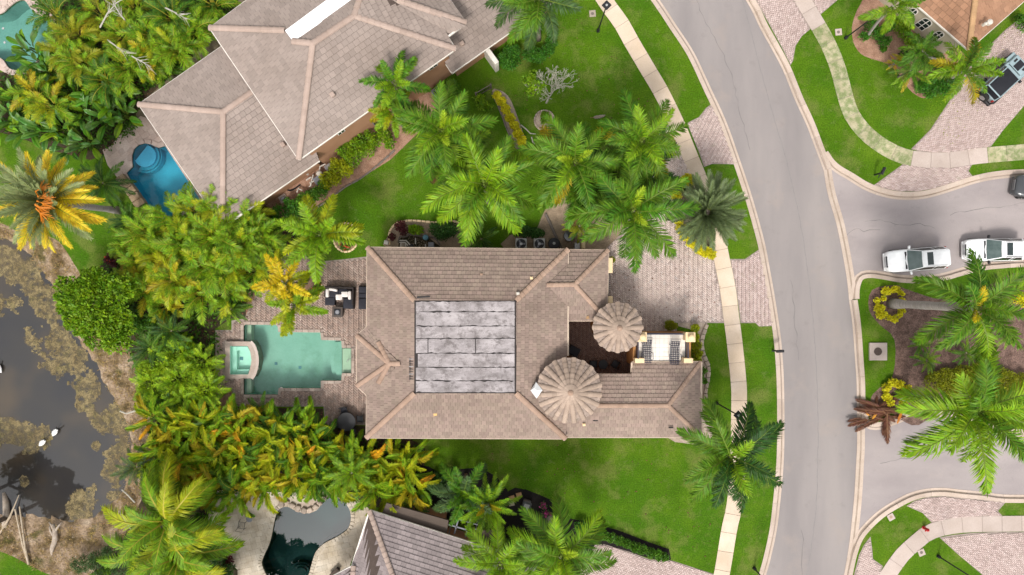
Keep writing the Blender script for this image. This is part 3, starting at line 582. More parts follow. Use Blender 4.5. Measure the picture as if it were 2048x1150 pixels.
bed("gravel_bed", [(1356,652),(1356,646),(1415,646),(1405,668),(1402,690),(1408,715),(1416,735),(1414,760),(1409,790),(1412,815),(1425,850),(1440,862),(1400,890),(1350,884),(1330,872),(1388,870),(1388,724),(1386,660)], rock_m, .107, 1600, .05, rock_m, n=1)
edging(gb, [(1414,648),(1406,668),(1403,690),(1409,715),(1417,735),(1415,760),(1410,790),(1413,815),(1426,850)], False, .28, .42, .1, .26, rock_m)
DUR = [(984,181),(998,180),(1010,186),(1023,203),(1040,247),(1050,275),(1065,306),(1070,315),(1038,300),(1024,285),(1003,231)]
bed("duranta_bed", DUR, rock_m, .16, 500, .04, rock_m, n=2)
bed("duranta_bed", [(1350,400),(1348,380),(1362,356),(1388,356),(1400,385),(1414,432),(1424,470),(1430,512),(1395,500),(1368,472),(1352,435)], mulch_m, .1078, 900, .05, n=3)
edging(gb, [(1351,432),(1366,470),(1392,500),(1424,515)], False, .16, .3, .1, .17, coping_m)
bed("black_mulch_bed", [(1012,985),(1030,975),(1055,980),(1080,990),(1103,1000),(1106,1030),(1145,1038),(1180,1045),(1235,1060),(1300,1085),(1338,1098),(1342,1118),(1335,1125),(1205,1092),(1170,1140),(1120,1220),(980,1200),(960,1080),(1005,1030)], mulch_d, .106, 2200, .05, n=1)
bed("black_mulch_bed", [(840,930),(880,945),(960,935),(1015,980),(1010,1040),(960,1060),(850,1020),(800,1010)], mulch_d, .105, 900, .05, n=2)
bed("red_mulch_bed", [(1725,0),(1712,25),(1704,55),(1707,85),(1722,108),(1745,118),(1775,128),(1795,145),(1808,165),(1825,185),(1845,196),(1856,190),(1890,150),(1930,110),(1830,30),(1800,-30),(1740,-40)], mulch_r, .106, 2600, .05, n=3)
bed("brown_mulch_bed", [(1744,580),(1790,570),(1812,578),(1900,600),(2000,560),(2048,545),(2300,560),(2300,800),(2040,780),(1900,810),(1838,850),(1800,838),(1770,815),(1745,825),(1742,795),(1760,775),(1786,750),(1789,680),(1760,650),(1738,620)], mulch_m, .106, 5000, .05, n=3)
for i, (x, y, rx, ry) in enumerate(((692,475,25,29), (624,573,20,27), (1089,241,20,20))):
    b_ = bed("planting_circle", ellipse(x, y, rx, ry), mulch_r if i < 2 else rock_m, .15 if i != 2 else .107, 260, .035, rock_m, smooth=False)
    edging(gb, ellipse(x, y, rx, ry, 16), True, .14, .3, .1, .22, trim_cream if i < 2 else rock_m, n=3)
bed("mulch_patch", [(497,585),(512,590),(516,605),(505,622),(492,632)], mulch_r, .109, 120, .04, n=3)
bed("mulch_patch", [(432,783),(464,783),(464,814),(478,816),(470,826),(432,822)], mulch_r, .109, 240, .04, n=1)

# ================================================================ swimming pools
def coping(parent, poly, w, ln, z, m):
    n = len(poly); area = sum(poly[i][0] * poly[(i + 1) % n][1] - poly[(i + 1) % n][0] * poly[i][1] for i in range(n)); sg = 1 if area > 0 else -1
    P = np.array(poly + [poly[0]]); off = []
    for i in range(n):
        a, b = P[i], P[i + 1]; d = b - a; L = np.hypot(*d)
        if L < .05: continue
        d /= L; nn = np.array([d[1], -d[0]]) * sg; k = max(1, int(round(L / ln)))
        for j in range(k):
            c = a + d * (j + .5) * L / k + nn * w / 2
            if abs(c[0]) > 41 or abs(c[1]) > 23.5 or pip([c], pp([(449,682),(500,682),(516,720),(502,758),(449,758)], GZ))[0]: continue
            MB().rbox((c[0], c[1], (z + GZ) / 2 + (i % 2) * .006 + (j % 2) * .002), (L / k - .015, w, z - GZ + .06), math.atan2(d[1], d[0]), r=.02).build("coping_stone", m, parent)
def pool(label, poly, depth, wm, floor_m, wlevel=0.0):
    c = np.mean(poly, 0); t = thing("swimming_pool", label, "swimming pool", (c[0], c[1], 0))
    mb = MB().sheet(poly, (), -depth); n = len(poly)
    mb.add([(p[0], p[1], GZ + .002) for p in poly] + [(p[0], p[1], -depth) for p in poly], [(i, (i + 1) % n, n + (i + 1) % n, n + i) for i in range(n)])
    mb.build("basin", floor_m, t); MB().sheet(poly, (), wlevel).build("water", wm, t)
    return t
t = pool("green rectangular stepped pool on the paver patio of the middle house", main_pool, 1.15, w_green, pool_plaster)
coping(t, [tuple(p) for p in main_pool], .24, .48, .16, coping_m)
MB().prism(pp([(685,697),(702,697),(702,745),(685,745)], -.2), -1.1, -.18).build("sun_shelf", pool_shelf, t)
MB().prism(pp([(488.5,650),(503,650),(503,788),(488.5,788)], -.5), -1.1, -.45).build("bench", pool_shelf, t)
for dx, zz in ((0, -.42), (7, -.65)): MB().prism(pp([(684,682),(676 - dx,684),(670 - dx,700),(667 - dx,721),(670 - dx,742),(676 - dx,759),(683.5,760)], zz), -1.1, zz).build("step", pool_plaster, t)
mb = MB(); mb.tube([W(704, 716, .15), W(704, 716, .9), W(699, 718, 1.0), W(695, 721, .7), W(694, 724, .1)], .025, 8); mb.build("grab_rail", silver, t)
for x, y in ((552,727), (600,735)): MB().box(W(x, y, -1.13), (.22, .22, .03)).build("floor_drain", blue_pl, t)
SPA = [(450,683),(499,683),(507,695),(513,720),(508,745),(501,757),(450,757)]
SPAI = [(460,692),(495,692),(500,702),(503,720),(500,738),(496,749),(460,749)]
s = thing("hot_tub", "raised square spa with a curved spillway beside the green pool", "hot tub", W(480, 720, GZ))
mb = MB().sheet(pp(SPA, .45), [pp(SPAI, .45)], .45, 0); n = len(SPA)
o_ = pp(SPA, .45); i_ = pp(SPAI, .45)
mb.add([(p[0], p[1], .45) for p in o_] + [(p[0], p[1], -1.1) for p in o_], [(i, (i + 1) % n, n + (i + 1) % n, n + i) for i in range(n)])
mb.build("rim", coping_m, s)
mb = MB().sheet(i_, (), -.4); mb.add([(p[0], p[1], .449) for p in i_] + [(p[0], p[1], -.4) for p in i_], [(i, (i + 1) % n, n + (i + 1) % n, n + i) for i in range(n)]); mb.build("basin", spa_m, s)
for q in ([(461,693),(474,693),(474,748),(461,748)], [(474.5,693),(495,693),(499,701),(474.5,701)], [(474.5,739),(499,739),(496,748),(474.5,748)]): MB().sheet(pp(q, 0), (), 0.05, .42).build("bench", spa_m, s)
MB().sheet(i_, (), .36).build("water", w_green, s)
mb = MB(); ed = cr([(499,685),(507,696),(512,720),(508,744),(501,756)], False, 4); P_, N_ = strip(ed, .2, .47, n=1, step=.2)
mb.add([(P_[i][0] + N_[i][0] * q, P_[i][1] + N_[i][1] * q, .47) for i in range(len(P_)) for q in (.0, .22)], [(2 * i, 2 * i + 1, 2 * i + 3, 2 * i + 2) for i in range(len(P_) - 1)]); mb.build("spillway", concrete_w, s)
MB().box(W(483, 717, -.38), (.25, .25, .02)).build("floor_drain", blue_pl, s)
for x, y in ((514,704), (515,737), (584,653), (563,777)): tag(MB().lathe(W(x, y, .142), [(.11, 0), (.11, .02), (.09, .03)], 14).build("skimmer_lid", white_pvc), {514: "small white cap by the upper end of the curved spillway", 515: "small white cap by the lower end of the curved spillway", 584: "round white lid on the pavers above the green pool", 563: "round white lid at the lower edge of the green pool"}[x], "pool lid")
t = pool("turquoise pool with a round spa shelf against the grey roofed house", blue_pool, 1.4, w_blue, pool_blue, .02)
for r, zz, m_ in ((22, -.25, pool_blue2), (29, -.5, pool_blue), (34, -.75, pool_blue)):
    poly = [p for p in pp(ellipse(290, 312, r, r, 28), zz)]; ok = pip(poly, blue_pool); MB().prism([p for p, k in zip(poly, ok) if k], -1.35, zz).build("step", m_, t)
coping(t, [tuple(p) for p in blue_pool], .35, .5, .17, pinkstone)
w = thing("pool_wall", "low brown stone wall along the lower left edge of the turquoise pool", "wall", W(285, 400, GZ))
for i in range(2):
    edging(w, [(239 + i * 9, 356 - i * 5), (262 + i * 9, 385 - i * 5), (285 + i * 9, 420 - i * 5), (308 + i * 8, 452 - i * 3)], False, .4, .55, .1, .5 + .12 * i, wallstone, "wall_stone")
DECKB = [(205,300),(222,292),(246,262),(281,232),(300,238),(340,300),(420,420),(450,460),(325,462),(255,375),(232,352),(215,330)]
dk = ground("pool_deck", MB().sheet(pp(DECKB, .112), [blue_pool], .112), pinkstone)
def flags(parent, poly, holes, size, z, m, rot=0.0, name="paving_stone", lim=300):
    P = np.array(poly); c, s_ = math.cos(rot), math.sin(rot); R = np.array([[c, -s_], [s_, c]]); Q = P @ R; lo, hi = Q.min(0), Q.max(0); k = 0
    y = lo[1]; j = 0
    while y < hi[1]:
        x = lo[0] - (j % 2) * size * .5
        while x < hi[0]:
            ww = size * RNG.choice((1, 1, 1.5)); cor = np.array([(x + .004, y + .004), (x + ww - .004, y + .004), (x + ww - .004, y + size - .004), (x + .004, y + size - .004)]) @ R.T
            ok = pip(cor, poly).all() and not any(pip(cor, h).any() for h in holes); cc = cor.mean(0)
            if ok and abs(cc[0]) < 40.5 and abs(cc[1]) < 23 and k < lim:
                MB().prism([tuple(q) for q in cor], z - .03, z + RNG.uniform(0, .008)).build(name, m, parent); k += 1
            x += ww
        y += size; j += 1
flags(dk, pp(DECKB, .112), [blue_pool], .42, .14, pinkstone, .6)
t = pool("kidney shaped dark pool on pale stone at the bottom of the picture", kid_pool, 1.3, w_teal, pool_teal)
for r, zz in ((24, -.75), (17, -.5), (10, -.3)): MB().prism(pp(ellipse(602, 1143, r, r * .8, 20), zz), -1.25, zz).build("step", pool_teal, t)
coping(t, [tuple(p) for p in kid_pool], .3, .45, .165, travertine)
DECKK = [(422,984),(440,980),(555,985),(600,978),(700,986),(730,1010),(742,1022),(700,1130),(690,1200),(690,1300),(480,1300),(475,1140),(440,1100),(416,1062),(418,1010)]
dk = ground("pool_deck", MB().sheet(pp(DECKK, .112), [kid_pool], .112), travertine)
flags(dk, pp(DECKK, .112), [kid_pool], .42, .14, travertine, .25)
bed("rock_edge", [(560,1008),(575,1000),(600,1003),(640,1000),(644,1008),(636,1013),(615,1022),(592,1018),(575,1010)], rock_m, .145, n=2)
rg = ground("rock_border", MB().sheet(pp([(575,1000),(600,1003),(590,1008)], .146), (), .146), rock_m)
for k, (x, y) in enumerate(((563,1008),(574,1005),(585,1011),(596,1017),(608,1021),(620,1020),(631,1014),(639,1006),(646,997))):
    MB().rbox(W(x, y, .25), (RNG.uniform(.35, .55), RNG.uniform(.3, .45), .3), RNG.uniform(0, 3), r=.12).build("boulder", rock_m, rg)
t = pool("teal free form pool in the top left corner of the picture", tl_pool, 1.3, w_green, pool_gray)
coping(t, [tuple(p) for p in tl_pool], .3, .45, .165, pinkstone)
for x, y in ((7,57), (10,85)): MB().lathe(W(x, y, -.05), [(.09, 0), (.09, .05), (.04, .07)], 10).build("floating_lamp", lampglass, t)
DECKT = [(-200,-200),(300,-200),(120,-20),(100,25),(112,45),(104,95),(80,132),(60,150),(20,150),(0,140),(-200,140)]
dk = ground("pool_deck", MB().sheet(pp(DECKT, .112), [tl_pool], .112), pinkstone); flags(dk, pp(DECKT, .112), [tl_pool], .5, .14, pinkstone, .1)

# ================================================================ pond, its bank, floating algae
WE = resample(pp(cr(WATER_EDGE, False, 5), 0), count=180)
mb = MB(); K = 9; rs = np.random.RandomState(3)
for k in range(K):
    f = k / (K - 1)
    for i in range(180):
        a, b = BANK[i], WE[i]; wv = 1.25 * f; p = a + (b - a) * wv
        z = GZ - .04 * (k > 0) - .42 * min(1, f * 1.0) ** 1.4 - max(0, wv - 1) * .9 + (rs.uniform(-.05, .05) if 0 < k else 0)
        if 0 < k < K - 1: p = p + rs.uniform(-.08, .08, 2)
        mb.v.append((p[0], p[1], z))
for k in range(K - 1):
    for i in range(179): mb.f.append((k * 180 + i, k * 180 + i + 1, (k + 1) * 180 + i + 1, (k + 1) * 180 + i)); mb.m.append(0)
bank = ground("pond_bank", mb, bank_m)
WZ = -.33
pw = bpy.data.materials.new("pond_water"); pw.use_nodes = True; nt = pw.node_tree; p = nt.nodes["Principled BSDF"]; geo = nt.nodes.new("ShaderNodeNewGeometry")
nt.links.new(_ramp(nt, _noise(nt, geo.outputs['Position'], .12, 3), [(.35, (.020, .020, .024)), (.52, (.030, .027, .025)), (.68, (.070, .050, .030))]), p.inputs['Base Color'])
p.inputs['Roughness'].default_value = .04; p.inputs['IOR'].default_value = 1.6
b = nt.nodes.new("ShaderNodeBump"); b.inputs['Strength'].default_value = .025; b.inputs['Distance'].default_value = .05; nt.links.new(_noise(nt, geo.outputs['Position'], 3, 3), b.inputs['Height']); nt.links.new(b.outputs[0], p.inputs['Normal'])
ground("pond_water", MB().sheet([tuple(q) for q in BANK], (), WZ), pw)
from mathutils import noise as _mn
def algae(path, width, seed, thr, cell=.16, blob=None):
    """ragged floating mats: small cells kept where a fractal field is high near the given line"""
    P = np.array([W2(x, y, WZ) for x, y in cr(path, False, 5)]) if path else None
    lo, hi = (P.min(0) - 3, P.max(0) + 3); V, F = [], []; idx = {}
    xs = np.arange(lo[0], hi[0], cell); ys = np.arange(lo[1], hi[1], cell)
    Wp = np.array(WE)
    for x in xs:
        for y in ys:
            d = np.hypot(P[:, 0] - x, P[:, 1] - y).min() / width
            if d > 1.3: continue
            f = _mn.fractal(Vector((x * .55 + seed, y * .55, seed)), .9, 2.1, 5) * .8 + .55 - d * d * .55
            if f > thr:
                j = cell * .35; b0 = len(V)
                for dx, dy in ((0, 0), (1, 0), (1, 1), (0, 1)):
                    kx, ky = round((x - lo[0]) / cell) + dx, round((y - lo[1]) / cell) + dy
                    if (kx, ky) not in idx:
                        r = random.Random(kx * 7919 + ky * 31 + seed); idx[(kx, ky)] = len(V)
                        V.append((x + dx * cell + r.uniform(-j, j), y + dy * cell + r.uniform(-j, j), WZ + .012 + r.uniform(0, .012)))
                F.append([idx[(round((x - lo[0]) / cell) + dx, round((y - lo[1]) / cell) + dy)] for dx, dy in ((0, 0), (1, 0), (1, 1), (0, 1))])
    o = link("floating_algae", fast_mesh("floating_algae", np.array(V), np.array(F), algae_m)); o['kind'] = 'stuff'
algae([(-60,480),(20,525),(62,560),(92,610),(112,660),(130,705),(160,755),(190,800),(216,850),(228,900),(222,950),(205,985),(170,1020)], 1.4, 5, .22)
algae([(-60,865),(-20,870),(30,868),(62,872)], 1.5, 9, .16)
algae([(0,610),(40,640),(80,690),(100,750)], 1.2, 14, .50)
for x, y, r in ((48,962,11), (162,992,13), (192,892,10), (155,810,7)):
    a = np.array(ellipse(0, 0, 1, 1, 18)); q = [W2(x + r * u * RNG.uniform(.75, 1.1), y + r * 1.15 * v * RNG.uniform(.75, 1.1), WZ) for u, v in a]
    g_ = MB().sheet(q, (), WZ + .01).build("floating_algae", algae_m); g_['kind'] = 'stuff'

scatter("fallen_leaves", pp([(1215,500),(1440,520),(1445,640),(1230,650)], .14), 60, .06, L_brown, .15, seed=5)
scatter("fallen_leaves", pp([(860,890),(1440,885),(1430,1130),(1110,980)], .1), 90, .06, L_brown, .115, seed=6)
scatter("fallen_leaves", pp([(950,150),(1180,20),(1330,230),(1100,260)], .1), 70, .06, L_brown, .115, seed=7)
scatter("fallen_leaves", pp([(1850,210),(2040,20),(2040,120),(1900,295)], .1), 220, .05, L_olive, .15, seed=8)

# ================================================================ roofs: every tile is a piece
def inset(poly, d):
    n = len(poly); ar = sum(poly[i][0] * poly[(i + 1) % n][1] - poly[(i + 1) % n][0] * poly[i][1] for i in range(n)); sg = 1 if ar > 0 else -1; out = []
    for i in range(n):
        p0, p1, p2 = (Vector(poly[(i + k) % n]) for k in (-1, 0, 1))
        a, b = (p1 - p0).normalized(), (p2 - p1).normalized(); na, nb = Vector((-a.y, a.x)) * sg, Vector((-b.y, b.x)) * sg
        m = (na + nb); den = 1 + na.dot(nb); out.append(tuple(p1 + m * d / max(den, .2)))
    return out
def clip_rect(poly, x0, y0, x1, y1):
    for ax, lim, sg in ((0, x0, 1), (0, x1, -1), (1, y0, 1), (1, y1, -1)):
        out = []; n = len(poly)
        for i in range(n):
            a, b = poly[i], poly[(i + 1) % n]; da, db = (a[ax] - lim) * sg, (b[ax] - lim) * sg
            if da >= 0: out.append(a)
            if da * db < 0: t = da / (da - db); out.append((a[0] + (b[0] - a[0]) * t, a[1] + (b[1] - a[1]) * t))
        poly = out
        if len(poly) < 3: return []
    return poly
class Roof:
    TW, TH = .33, .30
    def __init__(s, parent, tile_m, cap_m, name="roof", tw=.33, th=.30, singles=300):
        s.parent, s.tm, s.cm, s.name, s.w, s.h, s.singles = parent, tile_m, cap_m, name, tw, th, singles
        s.deck, s.full, s.rest, s.caps = MB(), [], MB(), []
    def face(s, pts, e=(0, 1)):
        """pts: list of 3D points; the eave runs along pts[e[0]] -> pts[e[1]]"""
        P = [Vector(p) for p in pts]; n = Vector()
        for i in range(len(P)): n += P[i].cross(P[(i + 1) % len(P)])
        n.normalize()
        if n.z < 0: n = -n
        c = sum(P, Vector()) / len(P)
        u = P[e[1]] - P[e[0]]; u = (u - n * u.dot(n)).normalized(); v = n.cross(u)
        if v.z < 0: v, u = -v, -u
        o = P[e[0]] - n * (P[e[0]] - c).dot(n)
        s.deck.add([p - Vector((0, 0, .05)) for p in P], [tuple(range(len(P))) if (P[1] - P[0]).cross(P[2] - P[1]).z > 0 else tuple(range(len(P)))[::-1]])
        q = [((p - o).dot(u), (p - o).dot(v)) for p in P]; us = [a for a, _ in q]; vs = [b for _, b in q]; w, h = s.w, s.h
        v0 = min(vs) - .05; j = 0; rr = random.Random(int(abs(o.x * 100)) + int(abs(o.y * 100)))
        while v0 < max(vs):
            u0 = math.floor(min(us) / w) * w - (j % 2) * w / 2
            while u0 < max(us):
                c_ = clip_rect(q, u0, v0, u0 + w - .012, v0 + h - .014)
                if c_:
                    ar = abs(sum(c_[i][0] * c_[(i + 1) % len(c_)][1] - c_[(i + 1) % len(c_)][0] * c_[i][1] for i in range(len(c_)))) / 2
                    if ar > .97 * (w - .012) * (h - .014): s.full.append((o + u * u0 + v * v0 + n * rr.uniform(0, .008), u, v, n))
                    elif ar > .01:
                        k = len(c_); jt = rr.uniform(0, .008)
                        top = [o + u * a + v * b + n * (.06 - .045 * (b - v0) / h + jt) for a, b in c_]; bot = [o + u * a + v * b - n * .02 for a, b in c_]
                        up = sum(c_[i][0] * c_[(i + 1) % k][1] - c_[(i + 1) % k][0] * c_[i][1] for i in range(k)) > 0
                        f = tuple(range(k)); s.rest.add(top + bot, [f if up else f[::-1]] + [(i, (i + 1) % k, k + (i + 1) % k, k + i) for i in range(k)])
                u0 += w
            v0 += h; j += 1
    def cap(s, a, b, r=.14, ln=.36): s.caps.append((Vector(a), Vector(b), r, ln))
    def finish(s):
        d = s.deck.build(s.name, mortar, s.parent); w, h = s.w - .012, s.h - .014
        tv = [(0, 0, .06), (w, 0, .06), (w, h, .017), (0, h, .017), (0, 0, -.02), (w, 0, -.02), (w, h, -.02), (0, h, -.02)]; tf = [(0, 1, 2, 3), (4, 5, 1, 0), (5, 6, 2, 1), (7, 4, 0, 3)]
        me = MB().add(tv, tf).mesh("roof_tile", s.tm)
        s.full.sort(key=lambda t: (t[0].x ** 2 + t[0].y ** 2))
        for k, (o, u, v, n) in enumerate(s.full):
            M = Matrix(((u.x, v.x, n.x, o.x), (u.y, v.y, n.y, o.y), (u.z, v.z, n.z, o.z), (0, 0, 0, 1)))
            if k < s.singles:
                t = link("roof_tile", me, d); t.matrix_basis = M
            else: s.rest.add([M @ Vector(p) for p in tv], tf)
        if s.rest.v:
            o = s.rest.build("roof_tiles", s.tm, d); o['kind'] = 'stuff'
        cm = {}
        cnt = 0
        for a, b, r, ln in s.caps:
            L = (b - a).length; k = max(1, round(L / ln)); t = (b - a).normalized(); side = t.cross(Vector((0, 0, 1))).normalized(); up = side.cross(t)
            if (r, ln) not in cm:
                mb = MB(); R6 = [math.radians(x) for x in (0, 36, 72, 108, 144, 180)]
                for x, sc_, lift in ((0, 1.12, .03), (ln * 1.08, .95, .0)): mb.v += [(x, math.cos(q) * r * sc_, math.sin(q) * r * .62 * sc_ + lift) for q in R6]
                mb.f = [(i, i + 1, 7 + i, 6 + i) for i in range(5)] + [(0, 1, 2, 3, 4, 5)]; mb.m = [0] * 6
                cm[(r, ln)] = mb.mesh("ridge_tile", s.cm)
            for i in range(k):
                p = a + t * (i * L / k); M = Matrix(((t.x * L / k / ln, side.x, up.x, p.x), (t.y * L / k / ln, side.y, up.y, p.y), (t.z * L / k / ln, side.z, up.z, p.z), (0, 0, 0, 1)))
                if abs(p.x) > 42 or abs(p.y) > 24 or cnt >= 300: continue
                o = link("ridge_tile", cm[(r, ln)], d); o.matrix_basis = M; cnt += 1
        return d
def eaves(parent, pts, m=fascia_m, w=.13, hgt=.16, name="gutter", off=.03):
    """gutter lengths along an eave line"""
    for a, b in zip(pts[:-1], pts[1:]):
        a, b = Vector(a), Vector(b); d = b - a; c = (a + b) / 2
        MB().rbox((c.x, c.y, c.z - .04), (d.xy.length, w, hgt), math.atan2(d.y, d.x), r=.03).build(name, m, parent)
def wall_panel(parent, a, b, s0, s1, z0, z1, out, frame_m, pane_m, arch=False, muntins=(2, 3), name="window"):
    """a window in the wall that runs from a to b (2D), between fractions s0..s1 and heights z0..z1, standing proud by `out`"""
    a, b = Vector(a), Vector(b); d = (b - a); L = d.length; t = d.normalized(); nrm = Vector((t.y, -t.x)); wd_ = (s1 - s0) * L
    def P(x, z, o): q = a + t * (s0 * L + x) + nrm * o; return (q.x, q.y, z)
    outl = [(0, z0), (wd_, z0), (wd_, z1)] + ([(wd_ / 2 + wd_ / 2 * math.cos(math.radians(q)), z1 + wd_ / 2 * math.sin(math.radians(q))) for q in (30, 60, 90, 120, 150)] if arch else []) + [(0, z1)]
    mb = MB(); n = len(outl); mb.add([P(x, z, out) for x, z in outl] + [P(x, z, -.02) for x, z in outl], [tuple(range(n))] + [(i, (i + 1) % n, n + (i + 1) % n, n + i) for i in range(n)])
    f = mb.build(name, frame_m, parent); k = .06
    inn = [(wd_ / 2 + (x - wd_ / 2) * (1 - 2 * k / wd_), z0 + k + (z - z0) * (1 - 2 * k / (z1 - z0 + (wd_ / 2 if arch else 0)))) for x, z in outl]
    MB().add([P(x, z, out + .004) for x, z in inn], [tuple(range(n))]).build("pane", pane_m, f)
    top = z1 + (wd_ / 2 if arch else 0); bars = MB()
    for i in range(1, muntins[0]):
        x = wd_ * i / muntins[0]; bars.add([P(x - .03, z0, out + .012), P(x + .03, z0, out + .012), P(x + .03, top, out + .012), P(x - .03, top, out + .012)], [(0, 1, 2, 3)])
    for i in range(1, muntins[1]):
        z = z0 + (top - z0) * i / muntins[1]; bars.add([P(0, z - .03, out + .016), P(wd_, z - .03, out + .016), P(wd_, z + .03, out + .016), P(0, z + .03, out + .016)], [(0, 1, 2, 3)])
    if bars.v: bars.build("muntin", frame_m, f)
    return f

# ---------------------------------------------------------------- the middle house
E, F_, EG = 3.8, 5.15, 3.4
house = thing("house", "large taupe tiled house with a grey flat roof centre and two round turrets", "house", (0, 0, GZ))
R = Roof(house, tile_main, cap_main)
NW, NE, SE, SW = W(735,495,E), W(1136,499,E), W(1131,877,E), W(733,875,E)
fNW, fNE, fSE, fSW = W(829,601,F_), W(1032,601,F_), W(1032,786,F_), W(829,786,F_)
R.face([NE, NW, fNW, fNE]); R.face([SW, SE, fSE, fSW]); R.face([SE, NE, fNE, fSE]); R.face([NW, SW, fSW, fNW])
for a, b in ((NW, fNW), (NE, fNE), (SE, fSE), (SW, fSW)): R.cap(a + Vector((0, 0, .04)), b + Vector((0, 0, .04)), .19)
bz = lambda x: E + (x - 735) / 94 * (F_ - E) + .05
ap, rE = W(779,727,4.5), W(801,727,bz(801) + .06)
b1, b2, b0, b3 = W(714,671,E), W(714,772,E), W(734,654,E), W(734,790,E)
v1, v2 = W(757,684,bz(757)), W(757,766,bz(757))
R.face([b1, b2, ap]); R.face([b0, b1, ap, v1]); R.face([b2, b3, v2, ap]); R.face([b0, v1, ap, rE], (1, 0)) if False else None
mbx = [Vector(v) for v in (v1, ap, rE)]; R.face([v1, ap, rE], (1, 2)); R.face([v2, rE, ap], (1, 2))
for a, b in ((b1, ap), (b2, ap), (v1, ap), (v2, ap), (ap, rE)): R.cap(a + Vector((0, 0, .05)), b + Vector((0, 0, .05)), .17)
# garage wing
g1, g2 = W(1216,500,EG), W(1214,641,EG); ga, gr = W(1149,569,4.42), W(1094,570,4.42)
gn, gs = W(1136,529,E + .02), W(1136,614,E + .02); g3, g4 = W(1136,500,EG), W(1136,641,EG)
R.face([g1, g3, W(1136,529,EG + .42), gr, ga]); R.face([g4, g2, ga, gr, W(1136,613,EG + .42)]); R.face([g2, g1, ga])
for a, b in ((g1, ga), (g2, ga), (ga, gr)): R.cap(a + Vector((0, 0, .04)), b + Vector((0, 0, .04)), .16)
# south east wing
s1, s2 = W(1402,874,EG), W(1402,724,3.1); sr, sl = W(1336,811,4.3), W(1100,811,4.3)
R.face([W(1110,874,EG), s1, sr, sl]); R.face([s1, s2, sr])
R.face([s2, W(1263,724,3.1), W(1263,749,3.42), W(1120,749,3.42), sl, sr])
for a, b in ((s1, sr), (s2, sr), (sr, W(1195,811,4.3))): R.cap(a + Vector((0, 0, .04)), b + Vector((0, 0, .04)), .15)
roof = R.finish()
for pts in ([NE, NW, b0][:2], [NW, b0, b1, b2, b3, SW], [SW, SE], [W(1136,614,E), NE], [W(1136,712,E), W(1136,613,E)], [g3, g1], [g1, g2], [g2, g4], [W(1131,874,EG), s1], [s1, s2], [s2, W(1263,724,3.1)], [W(1263,724,3.1), W(1263,749,3.4)], [W(1263,749,3.4), W(1196,749,3.4)]):
    eaves(house, pts)
def blockwall(parent, pts, z1, m, name="wall"): MB().prism(pts, 0.0, z1).sheet(pts, (), z1).build(name, m, parent) if False else MB().prism(pts, GZ + (z1 - GZ), GZ).build(name, m, parent)
def blockwall(parent, pts, z1, m, name="wall", z0=.0):
    mb = MB(); n = len(pts); mb.add([(p[0], p[1], z1) for p in pts] + [(p[0], p[1], z0) for p in pts], [(i, (i + 1) % n, n + (i + 1) % n, n + i) for i in range(n)]); mb.sheet(pts, (), z1); return mb.build(name, m, parent)
main_eave = [tuple(p.xy) for p in (NW, b0, b1, b2, b3, SW, SE, NE)]
blockwall(house, inset(main_eave, .55), E - .12, stucco_or)
blockwall(house, inset([tuple(W(x, y, EG).xy) for x, y in ((1130,499),(1130,641),(1214,641),(1216,500))], .5), EG - .12, stucco_or)
wingp = [tuple(W(x, y, 3.2).xy) for x, y in ((1110,749),(1110,873),(1401,873),(1401,725),(1263,725),(1263,749))]
blockwall(house, inset(wingp, .4), 2.98, stucco_or)
# flat roof sheets
rows = [(602,623.5,[831,1030]),(623.5,652,[831,1030]),(652,677,[831,1030]),(677,706.5,[831,856,951,1030]),(706.5,734.5,[835,1030]),(734.5,761.5,[831,1030]),(761.5,785,[831,1030])]
fl = MB().sheet(pp([(829,601),(1032,601),(1032,786),(829,786)], F_ + .03), (), F_ + .03, .3).build("flat_roof", tar_m, house)
for y0, y1, xs in rows:
    for x0, x1 in zip(xs[:-1], xs[1:]):
        top = [W(x0 + .9, y0 + .7, F_ + .03), W(x1 - .9, y0 + .7, F_ + .03), W(x1 - .9, y1 - .7, F_ + .03), W(x0 + .9, y1 - .7, F_ + .03)]
        nx = max(2, int((x1 - x0) / 6)); edge = []
        for A, Bq in ((top[0], top[1]), (top[2], top[3])):
            edge += [tuple((A + (Bq - A) * i / nx + Vector((0, RNG.choice((RNG.uniform(-.02, .02), RNG.uniform(-.02, .02), RNG.uniform(-.03, .07) * (1 if A is top[2] else -1))), 0))).xy) for i in range(nx + 1)]
        MB().sheet(edge[::-1], (), F_ + .05 + RNG.uniform(0, .006), .02).build("roofing_sheet", membrane, fl)
for (x0, y0, x1, y1) in ((1015,627,1026,635),(905,645,915,649)):
    pass
MB().lathe(W(1024,634,F_ + .05), [(.22, 0), (.22, .03), (.18, .035)], 18).build("roof_drain_patch", membrane, fl)
mb = MB(); mb.box(W(822.5,738,F_ - .1), (.22, 1.5, .10)); mb.build("rail_box", black_metal, house)
for k in range(9): MB().box(W(822.5, 718 + k * 5, F_ - .02), (.30, .035, .08)).build("rail_rung", silver if k % 3 == 0 else black_metal, house)
MB().box(W(847,594,F_ - .02), (.9, .09, .09), .05).build("roof_strip", black_metal, house)
MB().box(W(858,588,F_ - .15), (.8, .25, .06)).build("tile_saddle", tile_main, house)
